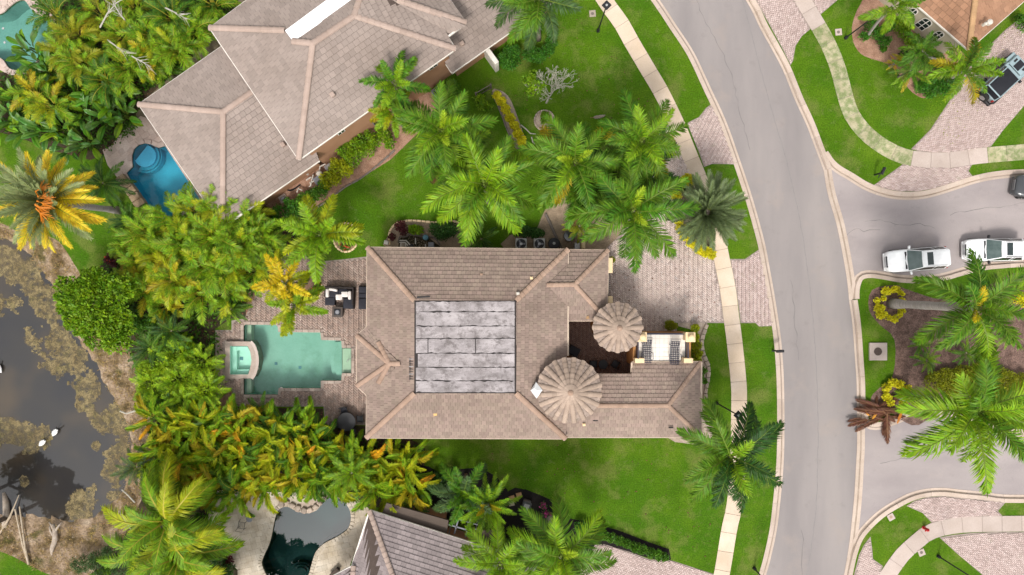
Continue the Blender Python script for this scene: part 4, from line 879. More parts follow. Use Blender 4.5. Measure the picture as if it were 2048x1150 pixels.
# turrets
tile_turret = mat('turret_tile', [(.3, (.30, .235, .20)), (.7, (.40, .32, .275))], .5, .85, .14, 16, isl=.15)
cap_turret = mat('turret_rib', [(.3, (.36, .275, .22)), (.7, (.45, .35, .285))], .6, .85, .15, 14, isl=.14)
def turret(px, py, r_px, ze, rise, n, wallr, rot):
    c = W(px, py, ze); r = r_px / S * (H - ze) / H; RR = Roof(house, tile_turret, cap_turret, "turret_roof", .30, .30, 0)
    a = c + Vector((0, 0, rise)); ring = [c + Vector((math.cos(rot + 2 * math.pi * k / n) * r, math.sin(rot + 2 * math.pi * k / n) * r, 0)) for k in range(n)]
    for k in range(n):
        RR.face([ring[k], ring[(k + 1) % n], a])
        RR.cap(ring[k] + Vector((0, 0, .03)), a + (ring[k] - a) * .06 + Vector((0, 0, .05)), .165, .4)
    d = RR.finish()
    MB().lathe(a + Vector((0, 0, .02)), [(.22, 0), (.17, .1), (.06, .17), (.01, .19)], 12).build("finial", cap_main, d)
    blockwall(house, [(c.x + math.cos(q) * wallr, c.y + math.sin(q) * wallr) for q in np.linspace(0, 2 * math.pi, 25)[:-1]], ze - .06, stucco_or, "turret_wall", .0)
turret(1138,780,64.5,5.2,1.25,20,1.95,.16); turret(1235,654.5,49.5,4.35,1.0,16,1.45,.0)
cap_vent = mat('yellow_vent', (.80, .52, .20), 1, .6, .1)
# pyramid skylight, vents, small marks on the roof
sk = W(1073,780,4.75); mb = MB(); q = [W(1061,781,4.85), W(1073,797,5.3), W(1085,780,5.62), W(1072,764,5.3)]
mb.add([*q, W(1073,781,5.75), W(1068,776,5.5), W(1080,786,5.7)], [(0, 1, 4), (1, 6, 4), (1, 2, 6), (2, 4, 6), (2, 3, 4), (3, 5, 4), (3, 0, 5), (0, 4, 5)]); mb.build("roof_cricket", white_roof, house)
for x, y, z, m_, sz in ((871,827,4.45,cap_vent,.42),(1168,849,3.9,trim_cream,.2),(1063,556,4.6,trim_cream,.2),(1036,587,5.1,white_pvc,.22),(1175,634,3.5,flower_r,.25),(1078,803,4.3,cap_tan,.3),(1081,810,4.2,cap_tan,.26),(963,549,4.5,cap_main,.2)):
    if m_ is flower_r: m_ = cap_tan
    v = MB().box(W(x, y, z), (sz, sz, .12), .1); v.box(W(x, y, z) + Vector((0, 0, .1)), (sz * .6, sz * .6, .1)); v.build("roof_vent", m_, house)
for x, y in ((1191,841),(1342,855)): MB().box(W(x, y, 3.92), (.34, .1, .04)).build("slipped_tile", tar_m, house)
# garage front: piers and balcony grille
for y0, y1 in ((516,546),(592,624)):
    MB().rbox(W(1219,(y0 + y1) / 2,2.75), (.34, (y1 - y0) / 26 * .95, 1.0)).build("garage_pier", trim_cream, house)
gd = MB()
gd.box(W(1217.5,569,3.0), (.06, 1.75, .06)); gd.build("grille_rail", black_metal, house)
for k in range(11): MB().box(W(1217.5, 548 + k * 4.2, 2.7), (.2, .035, .5)).build("grille_bar", black_metal, house)
# terrace over the entrance
TZ = 3.0
tfl = [tuple(W(x, y, TZ).xy) for x, y in ((1266,667),(1382,667),(1382,732),(1266,732))]
tb = blockwall(house, tfl, TZ, stucco_or, "terrace"); k = 0
for i in range(11):
    for j in range(6):
        x0 = 1276.5 + i * 8.6; y0 = 668.5 + j * 8.9
        MB().prism(pp([(x0, y0), (x0 + 8.3, y0), (x0 + 8.3, y0 + 8.6), (x0, y0 + 8.6)], TZ + .02), TZ, TZ + .02 + RNG.uniform(0, .004)).build("floor_tile", trim_white, tb)
for x, y, w_, hh in ((1278,671.5,.56,1.05),(1373,672,.56,1.05)):
    p = W(x, y, TZ); c = MB().rbox((p.x, p.y, TZ + hh / 2), (w_, w_, hh), r=.02).build("pier", trim_cream, tb)
    MB().rbox((p.x, p.y, TZ + hh + .06), (w_ + .14, w_ + .14, .12), r=.03).build("pier_cap", trim_cream, c)
    MB().lathe((p.x, p.y, TZ + hh + .12), [(.16, 0), (.12, .05), (.2, .14), (.24, .26), (.2, .38), (.1, .46), (.01, .48)], 18).build("ball_finial", trim_cream, c)
for x in (1275.5,1371.5):
    p = W(x, 719, TZ); MB().rbox((p.x, p.y, TZ + .4), (.66, .34, .8), r=.02).build("pier", trim_cream, tb)
def balustrade(a, b, n):
    a, b = Vector(a), Vector(b); c = (a + b) / 2; d = b - a; rz = math.atan2(d.y, d.x)
    r = MB().box((c.x, c.y, TZ + .85), (d.length, .09, .06), rz).build("railing", navy_metal, tb); MB().box((c.x, c.y, TZ + .12), (d.length, .07, .05), rz).build("bottom_rail", navy_metal, r)
    for k in range(n):
        p = a + d * (k + .5) / n; MB().tube([(p.x, p.y, TZ + .12), (p.x, p.y, TZ + .83)], .03, 5).build("baluster", navy_metal, r)
balustrade(W(1289,666.5,TZ), W(1362,666.5,TZ), 24); balustrade(W(1272,682,TZ), W(1272,715,TZ), 12); balustrade(W(1370.5,683,TZ), W(1370.5,714,TZ), 12)
# courtyard windows on the two orange walls
wi = inset(wingp, .4)
wall_panel(house, (wi[5][0] , wi[5][1]), (wi[0][0], wi[0][1]), .06, .20, .8, 2.0, .05, trim_cream, glass_dk, muntins=(2, 2))
wall_panel(house, (wi[5][0] , wi[5][1]), (wi[0][0], wi[0][1]), .34, .46, .8, 2.0, .05, trim_cream, glass_dk, muntins=(2, 2))

# ---------------------------------------------------------------- grey roofed house, upper left
nh = thing("house", "big two storey house with pinkish grey tiled hip roofs at the upper left", "house", (-14, 18, GZ))
e, d_, r_ = 6.2, 7.9, 8.35
R = Roof(nh, tile_gray, cap_gray, "upper_roof", .42, .38)
A = dict(w=W(420,56,e), s=W(598,319,e), e=W(911,98,e), r1=W(626,87,r_), r2=W(709,32,r_), d1=W(570,61,d_), d2=W(586,83,d_))
R.face([A['w'], A['s'], A['r1'], A['d2'], A['d1']]); R.face([A['s'], A['e'], A['r2'], A['r1']])
R.face([A['e'], W(883,54,e), W(792,3,7.8), W(760,-25,8.35), W(722,-10,8.35), A['r2']])
R.face([W(893,75,6.3), W(932,46,6.3), W(795,0,8.15), W(770,-10,8.45), W(792,3,7.85), W(883,56,6.35)]); R.face([W(932,46,6.3), W(850,-70,6.3), W(740,-40,8.4), W(795,0,8.15)])
R.face([W(560,-48,e), A['w'], A['d1'], W(700,-32,d_)]); R.face([A['d2'], W(730,-15,d_), W(722,-10,8.3), A['r2'], A['r1']], (4, 3))
up = Vector((0, 0, .05))
for a, b in ((A['w'], A['d1']), (A['d2'], A['r1']), (A['s'], A['r1']), (A['r1'], A['r2']), (A['e'], A['r2']), (A['r2'], W(722,-10,8.35)), (W(932,46,6.3), W(795,0,8.15))): R.cap(a + up, b + up, .20, .42)
R.finish()
MB().sheet(pp([(570,61),(586,83),(735,-18),(700,-35)], d_ + .06), (), d_ + .06, .2).build("white_deck", white_roof, nh)
e2, r2_ = 3.3, 5.1
R = Roof(nh, tile_gray, cap_gray, "lower_roof", .42, .38, 200)
lw, ln_, ls, lb, la, lr = W(278,209,e2), W(530,33,e2), W(446,454,e2), W(639,321,e2), W(447,224,r2_), W(560,145,r2_)
R.face([lw, ls, la]); R.face([ls, lb, W(590,180,5.0), lr, la]); R.face([ln_, lw, la, lr])
for a, b in ((lw, la), (ls, la), (la, lr)): R.cap(a + up, b + up, .2, .42)
R.finish(); R = Roof(nh, tile_gray, cap_gray, "wing_roof", .42, .38, 100)
R.face([W(904,146,3.2), W(1120,-6,3.2), W(1030,-130,5.2), W(815,15,5.2)])
R.finish()
eaves(nh, [A['w'], A['s'], A['e'], W(883,54,e)], trim_white); eaves(nh, [W(893,75,6.3), W(932,46,6.3), W(850,-70,6.3)], trim_white); eaves(nh, [W(560,-48,e), A['w']], trim_white)
eaves(nh, [ln_, lw, ls, lb], trim_white); eaves(nh, [W(904,146,3.2), W(1120,-6,3.2)], trim_white); eaves(nh, [W(892,128,3.2), W(904,146,3.2)], trim_white)
upw = inset([tuple(p.xy) for p in (A['w'], A['s'], A['e'], W(850,-70,e), W(560,-48,e))], .55); blockwall(nh, upw, e - .1, stucco_br)
low = inset([tuple(p.xy) for p in (lw, ls, lb, W(560,200,e2), ln_)], .5); blockwall(nh, low, e2 - .1, stucco_br)
lo2 = inset([tuple(W(x, y, 3.2).xy) for x, y in ((904,146),(1120,-6),(1030,-130),(815,15))], .5); blockwall(nh, lo2, 3.1, stucco_br)
ws, we = upw[1], upw[2]
for s0, s1, z0, z1 in ((.40,.50,.9,2.6), (.74,.80,1.4,2.5), (.20,.25,3.9,5.1), (.55,.61,4.0,5.2), (.86,.92,4.0,5.2)): wall_panel(nh, ws, we, s0, s1, z0, z1, .05, trim_white if z0 > 3 else gray_box, glass_dk, muntins=(2, 2))
for x, y, z in ((560,133,7.0),(665,189,7.2),(924,87,3.9),(566,289,4.2)):
    v = MB().rbox(W(x, y, z), (.32, .32, .3), .6, r=.05); v.build("roof_vent", cap_gray, nh); 
lm = MB()
for k in range(1): lm.rbox(W(983,118,1.1), (.35, 1.5, 2.0), .62)
tag(lm.build("garden_wall", trim_white), "white stub wall at the corner of the grey roofed house", "wall")

# ---------------------------------------------------------------- house at the bottom
bh = thing("house", "lilac grey tiled house with a brown flat porch at the bottom edge", "house", (-4, -22, GZ))
e3 = 3.3
R = Roof(bh, tile_slate, cap_gray, "roof", .36, .33)
a0, hp = W(739,1021,e3), W(816,1236,5.7)
R.face([W(1075,1128,e3), a0, hp, W(1000,1300,5.7)]); R.face([a0, W(675,1222,e3), W(760,1330,5.7), hp])
q0 = W(707,1131,3.5); R.face([q0, W(640,1166,3.35), W(640,1260,4.5), W(702,1250,4.5)]); R.face([W(760,1152,3.8), q0, W(702,1250,4.5), W(790,1235,4.5)])
for a, b in ((a0, hp), (q0, W(702,1250,4.5))): R.cap(a + up, b + up, .18, .38)
R.finish()
eaves(bh, [W(1075,1128,e3), a0, W(675,1222,e3)], trim_white); eaves(bh, [q0, W(640,1166,3.35)], trim_white)
blockwall(bh, inset([tuple(p.xy) for p in (a0, W(675,1222,e3), W(760,1330,e3), W(1030,1330,e3), W(1075,1128,e3))], .5), e3 - .1, stucco_br)
mb = MB().sheet(pp([(773,1006),(897,1041),(893,1071),(763,1030)], 2.9), (), 2.9, .2); mb.build("porch_roof", brownroof, bh)
blockwall(bh, inset([tuple(p) for p in pp([(773,1006),(897,1041),(893,1071),(763,1030)], 2.7)], .3), 2.75, stucco_br, "porch_wall")
cg = MB().box(W(925,1057,2.7), (2.1, .09, .09), -.28).box(W(915,1045,2.7), (.09, 1.7, .09), -.28).build("screen_frame", gray_box, bh)
for x, y in ((905,1040),(935,1050),(952,1058),(898,1066)): MB().box((W(x, y, 2.7).x, W(x, y, 2.7).y, 1.4), (.08, .08, 2.7)).build("screen_post", gray_box, cg)
MB().box(W(929,1042,2.7), (2.0, .07, .07), -.28).build("screen_beam", gray_box, cg); MB().box(W(937,1052,2.7), (.07, 1.7, .07), -.28).build("screen_beam", gray_box, cg)
for x, y in ((962,1078),(978,1078)): MB().rbox(W(x, y, 2.5), (.58, 1.35, .08), -.05).build("awning_panel", brownroof, bh)
# ---------------------------------------------------------------- terracotta house, upper right
th = thing("house", "terracotta tiled house with cream walls and arched windows at the top right", "house", (35, 22, GZ))
R = Roof(th, tile_tan, cap_tan, "roof", .42, .40)
c0, tt = W(1937,99,e3), W(1956,-50,5.4)
R.face([W(1775,-42,e3), c0, tt, W(1850,-140,5.4)]); R.face([c0, W(2120,-62,e3), W(2060,-140,5.4), tt]); R.cap(c0 + up, tt + up, .2, .42)
R.finish(); eaves(th, [W(1775,-42,e3), c0, W(2120,-62,e3)], trim_white)
tw = inset([tuple(p.xy) for p in (c0, W(2120,-62,e3), W(1950,-220,e3), W(1775,-42,e3))], .5); blockwall(th, tw, e3 - .1, stucco_cr)
for s0, s1 in ((.18,.27), (.36,.48), (.56,.65)): wall_panel(th, tw[3], tw[0], 1 - s1, 1 - s0, .75, 1.9, .05, trim_white, glass_dk, True, (2, 3))
v = MB().lathe(W(1966,50,4.3), [(.12, 0), (.12, .3), (.05, .4)], 10); v.lathe(W(1976,46,4.35), [(.2, 0), (.2, .25), (.08, .35)], 12); v.tube([W(1966,50,4.45), W(1976,46,4.5)], .08, 6); v.build("roof_vent", white_pvc, th)
# ================================================================ vehicles
def wheel(t, x, y, r=.37, w=.25, parent=None):
    M = Matrix.Translation((x, y, r)) @ Matrix.Rotation(math.pi / 2, 4, 'X')
    mb = MB().lathe((0, 0, 0), [(r * .62, -w / 2), (r * .94, -w / 2), (r, -w * .35), (r, w * .35), (r * .94, w / 2), (r * .62, w / 2)], 24); mb.v = [tuple(M @ Vector(v)) for v in mb.v]
    o = mb.build("wheel", rubber, t, local=True)
    mb = MB(); mb.lathe((0, 0, 0), [(r * .6, -w * .44), (r * .2, -w * .40), (r * .2, w * .40), (r * .6, w * .44)], 16)
    for k in range(5):
        a = k * 2 * math.pi / 5
        for s in (-1, 1): mb.box((math.cos(a) * r * .36, math.sin(a) * r * .36, s * w * .47), (r * .5, .06, .03), a)
    mb.v = [tuple(M @ Vector(v)) for v in mb.v]; mb.build("rim", silver, o, local=True)
def suv(label, px, py, ang, L, Wd, paint, group=None, ws=(.18, .0), rear=-.45, rails=True, Ht=1.72, hood=1.0, sunroof=True, mirror_m=None):
    t = thing("parked_car", label, "car", W(px, py, .004), math.radians(ang), group); hw = Wd / 2
    st = [(-.5, .70, .95), (-.49, .84, 1.02), (-.46, .93, 1.06), (-.38, .985, 1.07), (-.2, 1, 1.07), (0, 1, 1.06), (.16, .995, 1.05), (.26, .985, 1.02), (.36, .965, .96), (.43, .92, .90), (.47, .84, .82), (.49, .70, .72), (.5, .5, .60)]
    prof = [(0, .24), (.86, .24), (.96, .34), (1, .55), (.995, .74), (.97, .88), (.90, .97), (.72, 1.0), (.4, 1.02), (0, 1.025)]
    mb = MB(); ring = [(y, z) for y, z in prof] + [(-y, z) for y, z in prof[-2:0:-1]]; n = len(ring)
    for fx, w_, zt in st: mb.v += [(fx * L, y * hw * w_, (zt * hood if z > .5 else zt * .94) * z if z > .3 else .26) for y, z in ring]
    for i in range(len(st) - 1):
        for k in range(n): mb.f.append((i * n + k, (i + 1) * n + k, (i + 1) * n + (k + 1) % n, i * n + (k + 1) % n)); mb.m.append(0)
    mb.f += [tuple(range(n)), tuple(range((len(st) - 1) * n, len(st) * n))[::-1]]; mb.m += [0, 0]
    body = mb.build("body", paint, t, True, True)
    # cabin: a lofted shell with the glass set slightly proud of it
    zb, zr = 1.0 * hood, Ht; xb0, xb1 = -.478 * L, ws[0] * L; xr0, xr1 = rear * L, ws[1] * L; wb, wr = hw * .95, hw * .70
    def loop(x0, x1, w_, z, r):
        o = []
        for cx, cy, a0 in ((x1 - r, w_ - r, 0), (x0 + r, w_ - r, 90), (x0 + r, -w_ + r, 180), (x1 - r, -w_ + r, 270)):
            for k in range(4): a = math.radians(a0 + 30 * k); o.append((cx + r * math.cos(a), cy + r * math.sin(a), z))
        return o
    lo, l1, l2, l3 = loop(xb0, xb1, wb, zb, .12), loop(xr0, xr1, wr, zr - .05, .12), loop(xr0 + .05, xr1 - .05, wr - .05, zr - .01, .12), loop(xr0 + .25, xr1 - .2, wr - .25, zr + .01, .1)
    mb = MB(); mb.v = lo + l1 + l2 + l3
    for q in range(3):
        for k in range(16): mb.f.append((q * 16 + k, q * 16 + (k + 1) % 16, (q + 1) * 16 + (k + 1) % 16, (q + 1) * 16 + k)); mb.m.append(0)
    mb.f.append(tuple(range(48, 64))); mb.m.append(0); cab = mb.build("cabin", paint, t, True, True)
    def lerp(a, b, f): return a + (b - a) * f
    def glass(name, x0b, x0t, x1b, x1t, f0, f1, side):
        zz = [lerp(zb, zr - .05, f) for f in (f0, f1)]; yy = [lerp(wb, wr, f) * side + .012 * side for f in (f0, f1)]
        MB().add([(x0b, yy[0], zz[0]), (x1b, yy[0], zz[0]), (x1t, yy[1], zz[1]), (x0t, yy[1], zz[1])], [(0, 1, 2, 3)]).build(name, glass_dk, t, local=True)
    f0, f1 = .08, .94
    xa, xb_ = lerp(xb1, xr1, f0), lerp(xb1, xr1, f1); ya, yb = lerp(wb, wr, f0) * .94, lerp(wb, wr, f1) * .96; za, zc = lerp(zb, zr - .05, f0), lerp(zb, zr - .05, f1)
    nx = (zr - .05 - zb); nz = (xb1 - xr1); nl = math.hypot(nx, nz); ox, oz = nx / nl * .015, nz / nl * .015
    MB().add([(xa + ox, -ya, za + oz), (xa + ox + .05, 0, za + oz + .02), (xa + ox, ya, za + oz), (xb_ + ox, yb, zc + oz), (xb_ + ox + .04, 0, zc + oz + .02), (xb_ + ox, -yb, zc + oz)], [(0, 1, 4, 5), (1, 2, 3, 4)]).build("windscreen", glass_ws, t, local=True)
    xq, xw = lerp(xb0, xr0, f0) - .012, lerp(xb0, xr0, f1) - .012
    MB().add([(xq, ya * .95, za), (xq, -ya * .95, za), (xw, -yb * .95, zc), (xw, yb * .95, zc)], [(0, 1, 2, 3)]).build("rear_window", glass_dk, t, local=True)
    for s in (-1, 1):
        x1 = xb1 - .12; xm = lerp(xr0, xr1, .52); xe = xr0 + .18
        glass("side_window", xm + .04, xm + .04, x1 - .1, xr1 - .05, .1, .9, s); glass("side_window", xe + .55, xe + .55, xm - .04, xm - .04, .1, .9, s); glass("side_window", xb0 + .25, xe + .05, xe + .5, xe + .5, .12, .9, s)
        if rails: MB().tube([(xr0 + .25, s * (wr - .03), zr - .02), (xr0 + .35, s * (wr - .03), zr + .06), (xr1 - .35, s * (wr - .03), zr + .06), (xr1 - .2, s * (wr - .03), zr - .02)], .028, 6).build("roof_rail", silver if rails == 'silver' else paint, t, local=True)
        MB().rbox((ws[0] * L - .22, s * (hw + .10), 1.08), (.16, .26, .16), s * .15, r=.05).build("mirror", mirror_m or paint, t, True, True)
        MB().add([(.485 * L, s * hw * .60, .72), (.465 * L, s * hw * .80, .74), (.40 * L, s * hw * .905, .86), (.385 * L, s * hw * .82, .91), (.455 * L, s * hw * .56, .845)], [(0, 1, 2, 3, 4) if s > 0 else (4, 3, 2, 1, 0)]).add([(.492 * L, s * hw * .6, .60), (.47 * L, s * hw * .84, .62), (.485 * L, s * hw * .60, .72), (.465 * L, s * hw * .80, .74)], [(0, 1, 3, 2)]).build("headlight", lampglass, t, local=True)
        MB().rbox((-.482 * L, s * hw * .76, .92), (.16, .34, .17), s * .2, r=.04).build("tail_light", tail_red, t, True, True)
        MB().box((-.05 * L, s * (hw - .01), .30), (L * .45, .06, .10)).build("sill", black_metal, t, local=True)
        for x in (.31 * L, -.30 * L): wheel(t, x, s * (hw - .12))
    if sunroof: MB().add([(x, y, zr + .016) for x, y in ((xr1 - .72, -.47), (xr1 - .27, -.47), (xr1 - .27, .47), (xr1 - .72, .47))], [(0, 1, 2, 3)]).build("sunroof", glass_dk, t, local=True)
    g = MB().rbox((.478 * L, 0, .60), (.16, hw * 1.02, .34), r=.05).build("grille", black_metal, t, True, True)
    for k in range(3): MB().box((.486 * L, 0, .50 + k * .1), (.16, hw * .9, .018)).build("grille_bar", silver, g, local=True)
    MB().rbox((.487 * L, 0, .34), (.14, hw * 1.55, .16), r=.05).build("bumper", paint, t, True, True); MB().rbox((-.487 * L, 0, .48), (.14, hw * 1.6, .24), r=.05).build("bumper", paint, t, True, True)
    MB().box((.26 * L, 0, 1.035 * hood), (.012, .9, .006)).build("bonnet_crease", glass_dk, t, local=True) if False else None
    MB().box((ws[0] * L + .07, 0, 1.045 * hood), (.13, hw * 1.5, .03)).build("wiper_cowl", black_metal, t, local=True)
    return t
suv("boxy white SUV with dark sunroof and white roof rails, parked against the island kerb", 1820, 520, 184.8, 4.45, 1.74, white_paint, "white cars on the side street", (.185, .0), -.455, True, 1.82)
suv("white SUV with black mirrors and silver trim at the right edge of the street", 1975, 500.5, 180.5, 4.4, 1.74, white_paint, "white cars on the side street", (.19, -.015), -.40, 'silver', 1.66, mirror_m=black_metal)
suv("dark grey car with only its front end inside the right edge", 2074, 381, 171, 4.5, 1.75, dark_paint, None, (.18, 0), -.42, False, 1.55)
# the off-roader in the corner driveway
t = thing("off_roader", "pale blue off roader with a black soft top and spare wheel under the palm", "car", W(1988, 166, .14), math.radians(43))
MB().rbox((-.35, 0, .92), (2.75, 1.50, .62), r=.06).build("body", blue_paint, t, True, True)
bn = MB().rbox((1.38, 0, .98), (1.15, 1.36, .5), r=.10).build("bonnet", blue_paint, t, True, True)
MB().box((1.42, 0, 1.234), (.75, .52, .012)).build("bonnet_decal", black_roof, bn, local=True)
for s in (-1, 1):
    MB().box((1.5, s * .45, 1.234), (.32, .16, .014)).build("bonnet_vent", black_metal, bn, local=True)
    mb = MB(); mb.rbox((1.42, s * .80, .88), (1.15, .30, .12), r=.05); mb.rbox((2.0, s * .80, .80), (.14, .30, .26), r=.04); mb.build("fender", blue_paint, t, True, True)
    MB().rbox((1.5, s * .965, .82), (1.0, .05, .08), r=.02).build("fender_trim", black_metal, t, True, True)
    MB().rbox((-1.25, s * .84, .86), (.95, .22, .12), r=.05).build("rear_fender", black_metal, t, True, True)
    for x in (1.38, -1.18): wheel(t, x, s * .80, .41, .28)
    MB().rbox((.62, s * .93, 1.25), (.14, .22, .2), r=.04).build("mirror", black_metal, t, True, True)
    MB().lathe((0, 0, 0), [(.10, 0), (.10, .05), (.05, .07)], 12).build("headlight", lampglass, t, local=True).matrix_basis = Matrix.Translation((1.95, s * .5, .95)) @ Matrix.Rotation(math.pi / 2, 4, 'Y')
    MB().box((-1.74, s * .66, 1.0), (.06, .14, .26)).build("tail_light", tail_red, t, local=True)
    MB().add([(.45, s * .70, 1.24), (-1.6, s * .70, 1.24), (-1.55, s * .625, 1.72), (.25, s * .625, 1.72)], [(0, 1, 2, 3)]).build("side_window", glass_dk, t, local=True)
    MB().tube([(.62, s * .68, 1.22), (.28, s * .63, 1.78), (-1.6, s * .63, 1.78), (-1.7, s * .68, 1.22)], .045, 6).build("pillar", blue_paint, t, local=True)
MB().rbox((-.67, 0, 1.80), (1.85, 1.18, .09), r=.04).build("soft_top", black_roof, t, True, True)
MB().add([(.64, -.66, 1.22), (.64, .66, 1.22), (.30, .60, 1.76), (.30, -.60, 1.76)], [(0, 1, 2, 3)]).build("windscreen", glass_ws, t, local=True)
MB().add([(-1.70, .66, 1.22), (-1.70, -.66, 1.22), (-1.62, -.60, 1.76), (-1.62, .60, 1.76)], [(0, 1, 2, 3)]).build("rear_window", black_roof, t, local=True)
MB().tube([(-1.64, -.62, 1.79), (-1.64, .62, 1.79)], .05, 6).build("rear_bar", blue_paint, t, local=True)
MB().rbox((2.1, 0, .62), (.2, 1.75, .24), r=.05).build("bumper", black_metal, t, True, True); MB().rbox((-1.86, 0, .62), (.2, 1.7, .22), r=.05).build("bumper", black_metal, t, True, True)
sp = MB().lathe((0, 0, 0), [(.2, -.13), (.38, -.13), (.41, -.08), (.41, .08), (.38, .13), (.2, .13)], 22).build("spare_wheel", rubber, t, True, True); sp.matrix_basis = Matrix.Translation((-2.0, .05, 1.02)) @ Matrix.Rotation(math.pi / 2, 4, 'Y')
mb = MB().lathe((0, 0, -.145), [(.22, 0), (.1, -.01), (.02, -.01)], 14)
for k in range(5): mb.box((math.cos(k * 1.257) * .13, math.sin(k * 1.257) * .13, -.15), (.18, .05, .03), k * 1.257)
mb.build("rim", silver, sp, local=True)

# ================================================================ patio and terrace furniture
t = thing("sofa", "U shaped dark wicker sofa with white and charcoal cushions on the patio", "sofa", W(682, 590, .14), math.radians(-2))
def lbox(name, x, y, z, dx, dy, dz, m, rz=0, r=.05, tt=None): return MB().rbox((x, y, z), (dx, dy, dz), rz, r=r).build(name, m, tt or t, True, True)
lbox("base", 0, .12, .17, 2.15, .78, .34, wicker); lbox("base", -.72, -.48, .17, .75, .62, .34, wicker); lbox("base", .70, -.62, .17, .82, .82, .34, wicker)
lbox("backrest", 0, .58, .38, 2.2, .16, .76, wicker); lbox("armrest", -1.05, .22, .36, .14, .75, .66, wicker); lbox("armrest", 1.05, -.05, .36, .14, 1.3, .66, wicker)
for x, y, dx, dy in ((-.45,.12,.72,.62), (.25,.15,.66,.66), (-.72,-.5,.74,.6), (.68,-.62,.76,.76), (.55,.05,.5,.3)): lbox("seat_cushion", x, y, .42, dx, dy, .16, cushion_d)
for x, y, dx, dy, a in ((-.88,.13,.24,.66,.03), (-.45,.40,.66,.22,-.12), (.82,.02,.24,.66,.03)): lbox("back_cushion", x, y, .62, dx, dy, .34, cushion_w, a, .09)
lbox("throw_pillow", .42, .08, .58, .5, .42, .14, cushion_w, .02, .06); lbox("throw_pillow", -.02, -.16, .50, .5, .42, .10, cushion_w, .05, .04)
t = thing("fire_table", "square dark fire pit table in front of the patio sofa", "table", W(678.5, 623.5, .14), math.radians(-2))
lbox("cabinet", 0, 0, .26, .66, .66, .52, wicker); lbox("tabletop", 0, 0, .56, .80, .80, .07, table_br, r=.02); lbox("burner_tray", 0, 0, .605, .50, .50, .03, black_metal, r=.01)
MB().lathe((0, 0, .62), [(.16, 0), (.16, .02), (.10, .03)], 20).build("burner_ring", gray_box, t, local=True); MB().lathe((0, 0, .63), [(.06, 0), (.05, .03)], 12).build("burner_cap", silver, t, local=True)
t = thing("day_bed", "long charcoal cushioned bench half under the eave beside the sofa", "bench", W(729, 595, .14))
lbox("frame", 0, 0, .15, .78, 1.78, .3, wicker)
for y, dy in ((.60,.50), (.16,.36), (-.46,.82)): lbox("cushion", 0, y, .38, .72, dy - .02, .16, cushion_d)
# dining set, lower patio
t = thing("dining_table", "round black dining table on the lower patio beside the yellow hedge", "table", W(697, 840, .14))
MB().lathe((0, 0, .70), [(.70, 0), (.72, .02), (.70, .05)], 28).build("tabletop", black_metal, t, local=True); MB().lathe((0, 0, 0), [(.35, 0), (.3, .04), (.05, .08), (.05, .7)], 14).build("pedestal", black_metal, t, local=True)
def chair(label, px, py, rz, z=.14, m=black_metal, seat=cushion_d, grp=None):
    t = thing("patio_chair", label, "chair", W(px, py, z), math.radians(rz), grp)
    MB().rbox((0, 0, .43), (.50, .50, .07), r=.03).build("seat", seat, t, True, True)
    b = MB(); b.tube([(-.25, -.24, .45), (-.36, -.23, .92), (-.36, .23, .92), (-.25, .24, .45)], .022, 6); b.build("back_frame", m, t, local=True)
    for k in range(4): MB().box((-.31, -.16 + k * .107, .68), (.02, .05, .46), mat4=Matrix.Rotation(-.0, 4, 'Y')).build("back_slat", m, t, local=True)
    for sx in (-1, 1):
        for sy in (-1, 1): MB().tube([(sx * .22, sy * .23, .42), (sx * .25, sy * .25, 0)], .02, 5).build("leg", m, t, local=True)
    for s in (-1, 1): MB().tube([(-.3, s * .27, .64), (.1, s * .28, .66), (.24, s * .27, .60), (.24, s * .25, .42)], .022, 5).build("armrest", m, t, local=True)
    return t
chair("black patio chair above the round dining table with grey seat", 691, 820, -75, grp="chairs round the patio dining table"); chair("black patio chair between the dining table and the house eave", 722, 836, 185, seat=black_metal, grp="chairs round the patio dining table")
chair("black patio chair left of the round dining table by the hedge", 676, 846, 15, seat=black_metal, grp="chairs round the patio dining table"); chair("black patio chair below the round dining table against the hedge", 708, 861, 100, seat=black_metal, grp="chairs round the patio dining table")
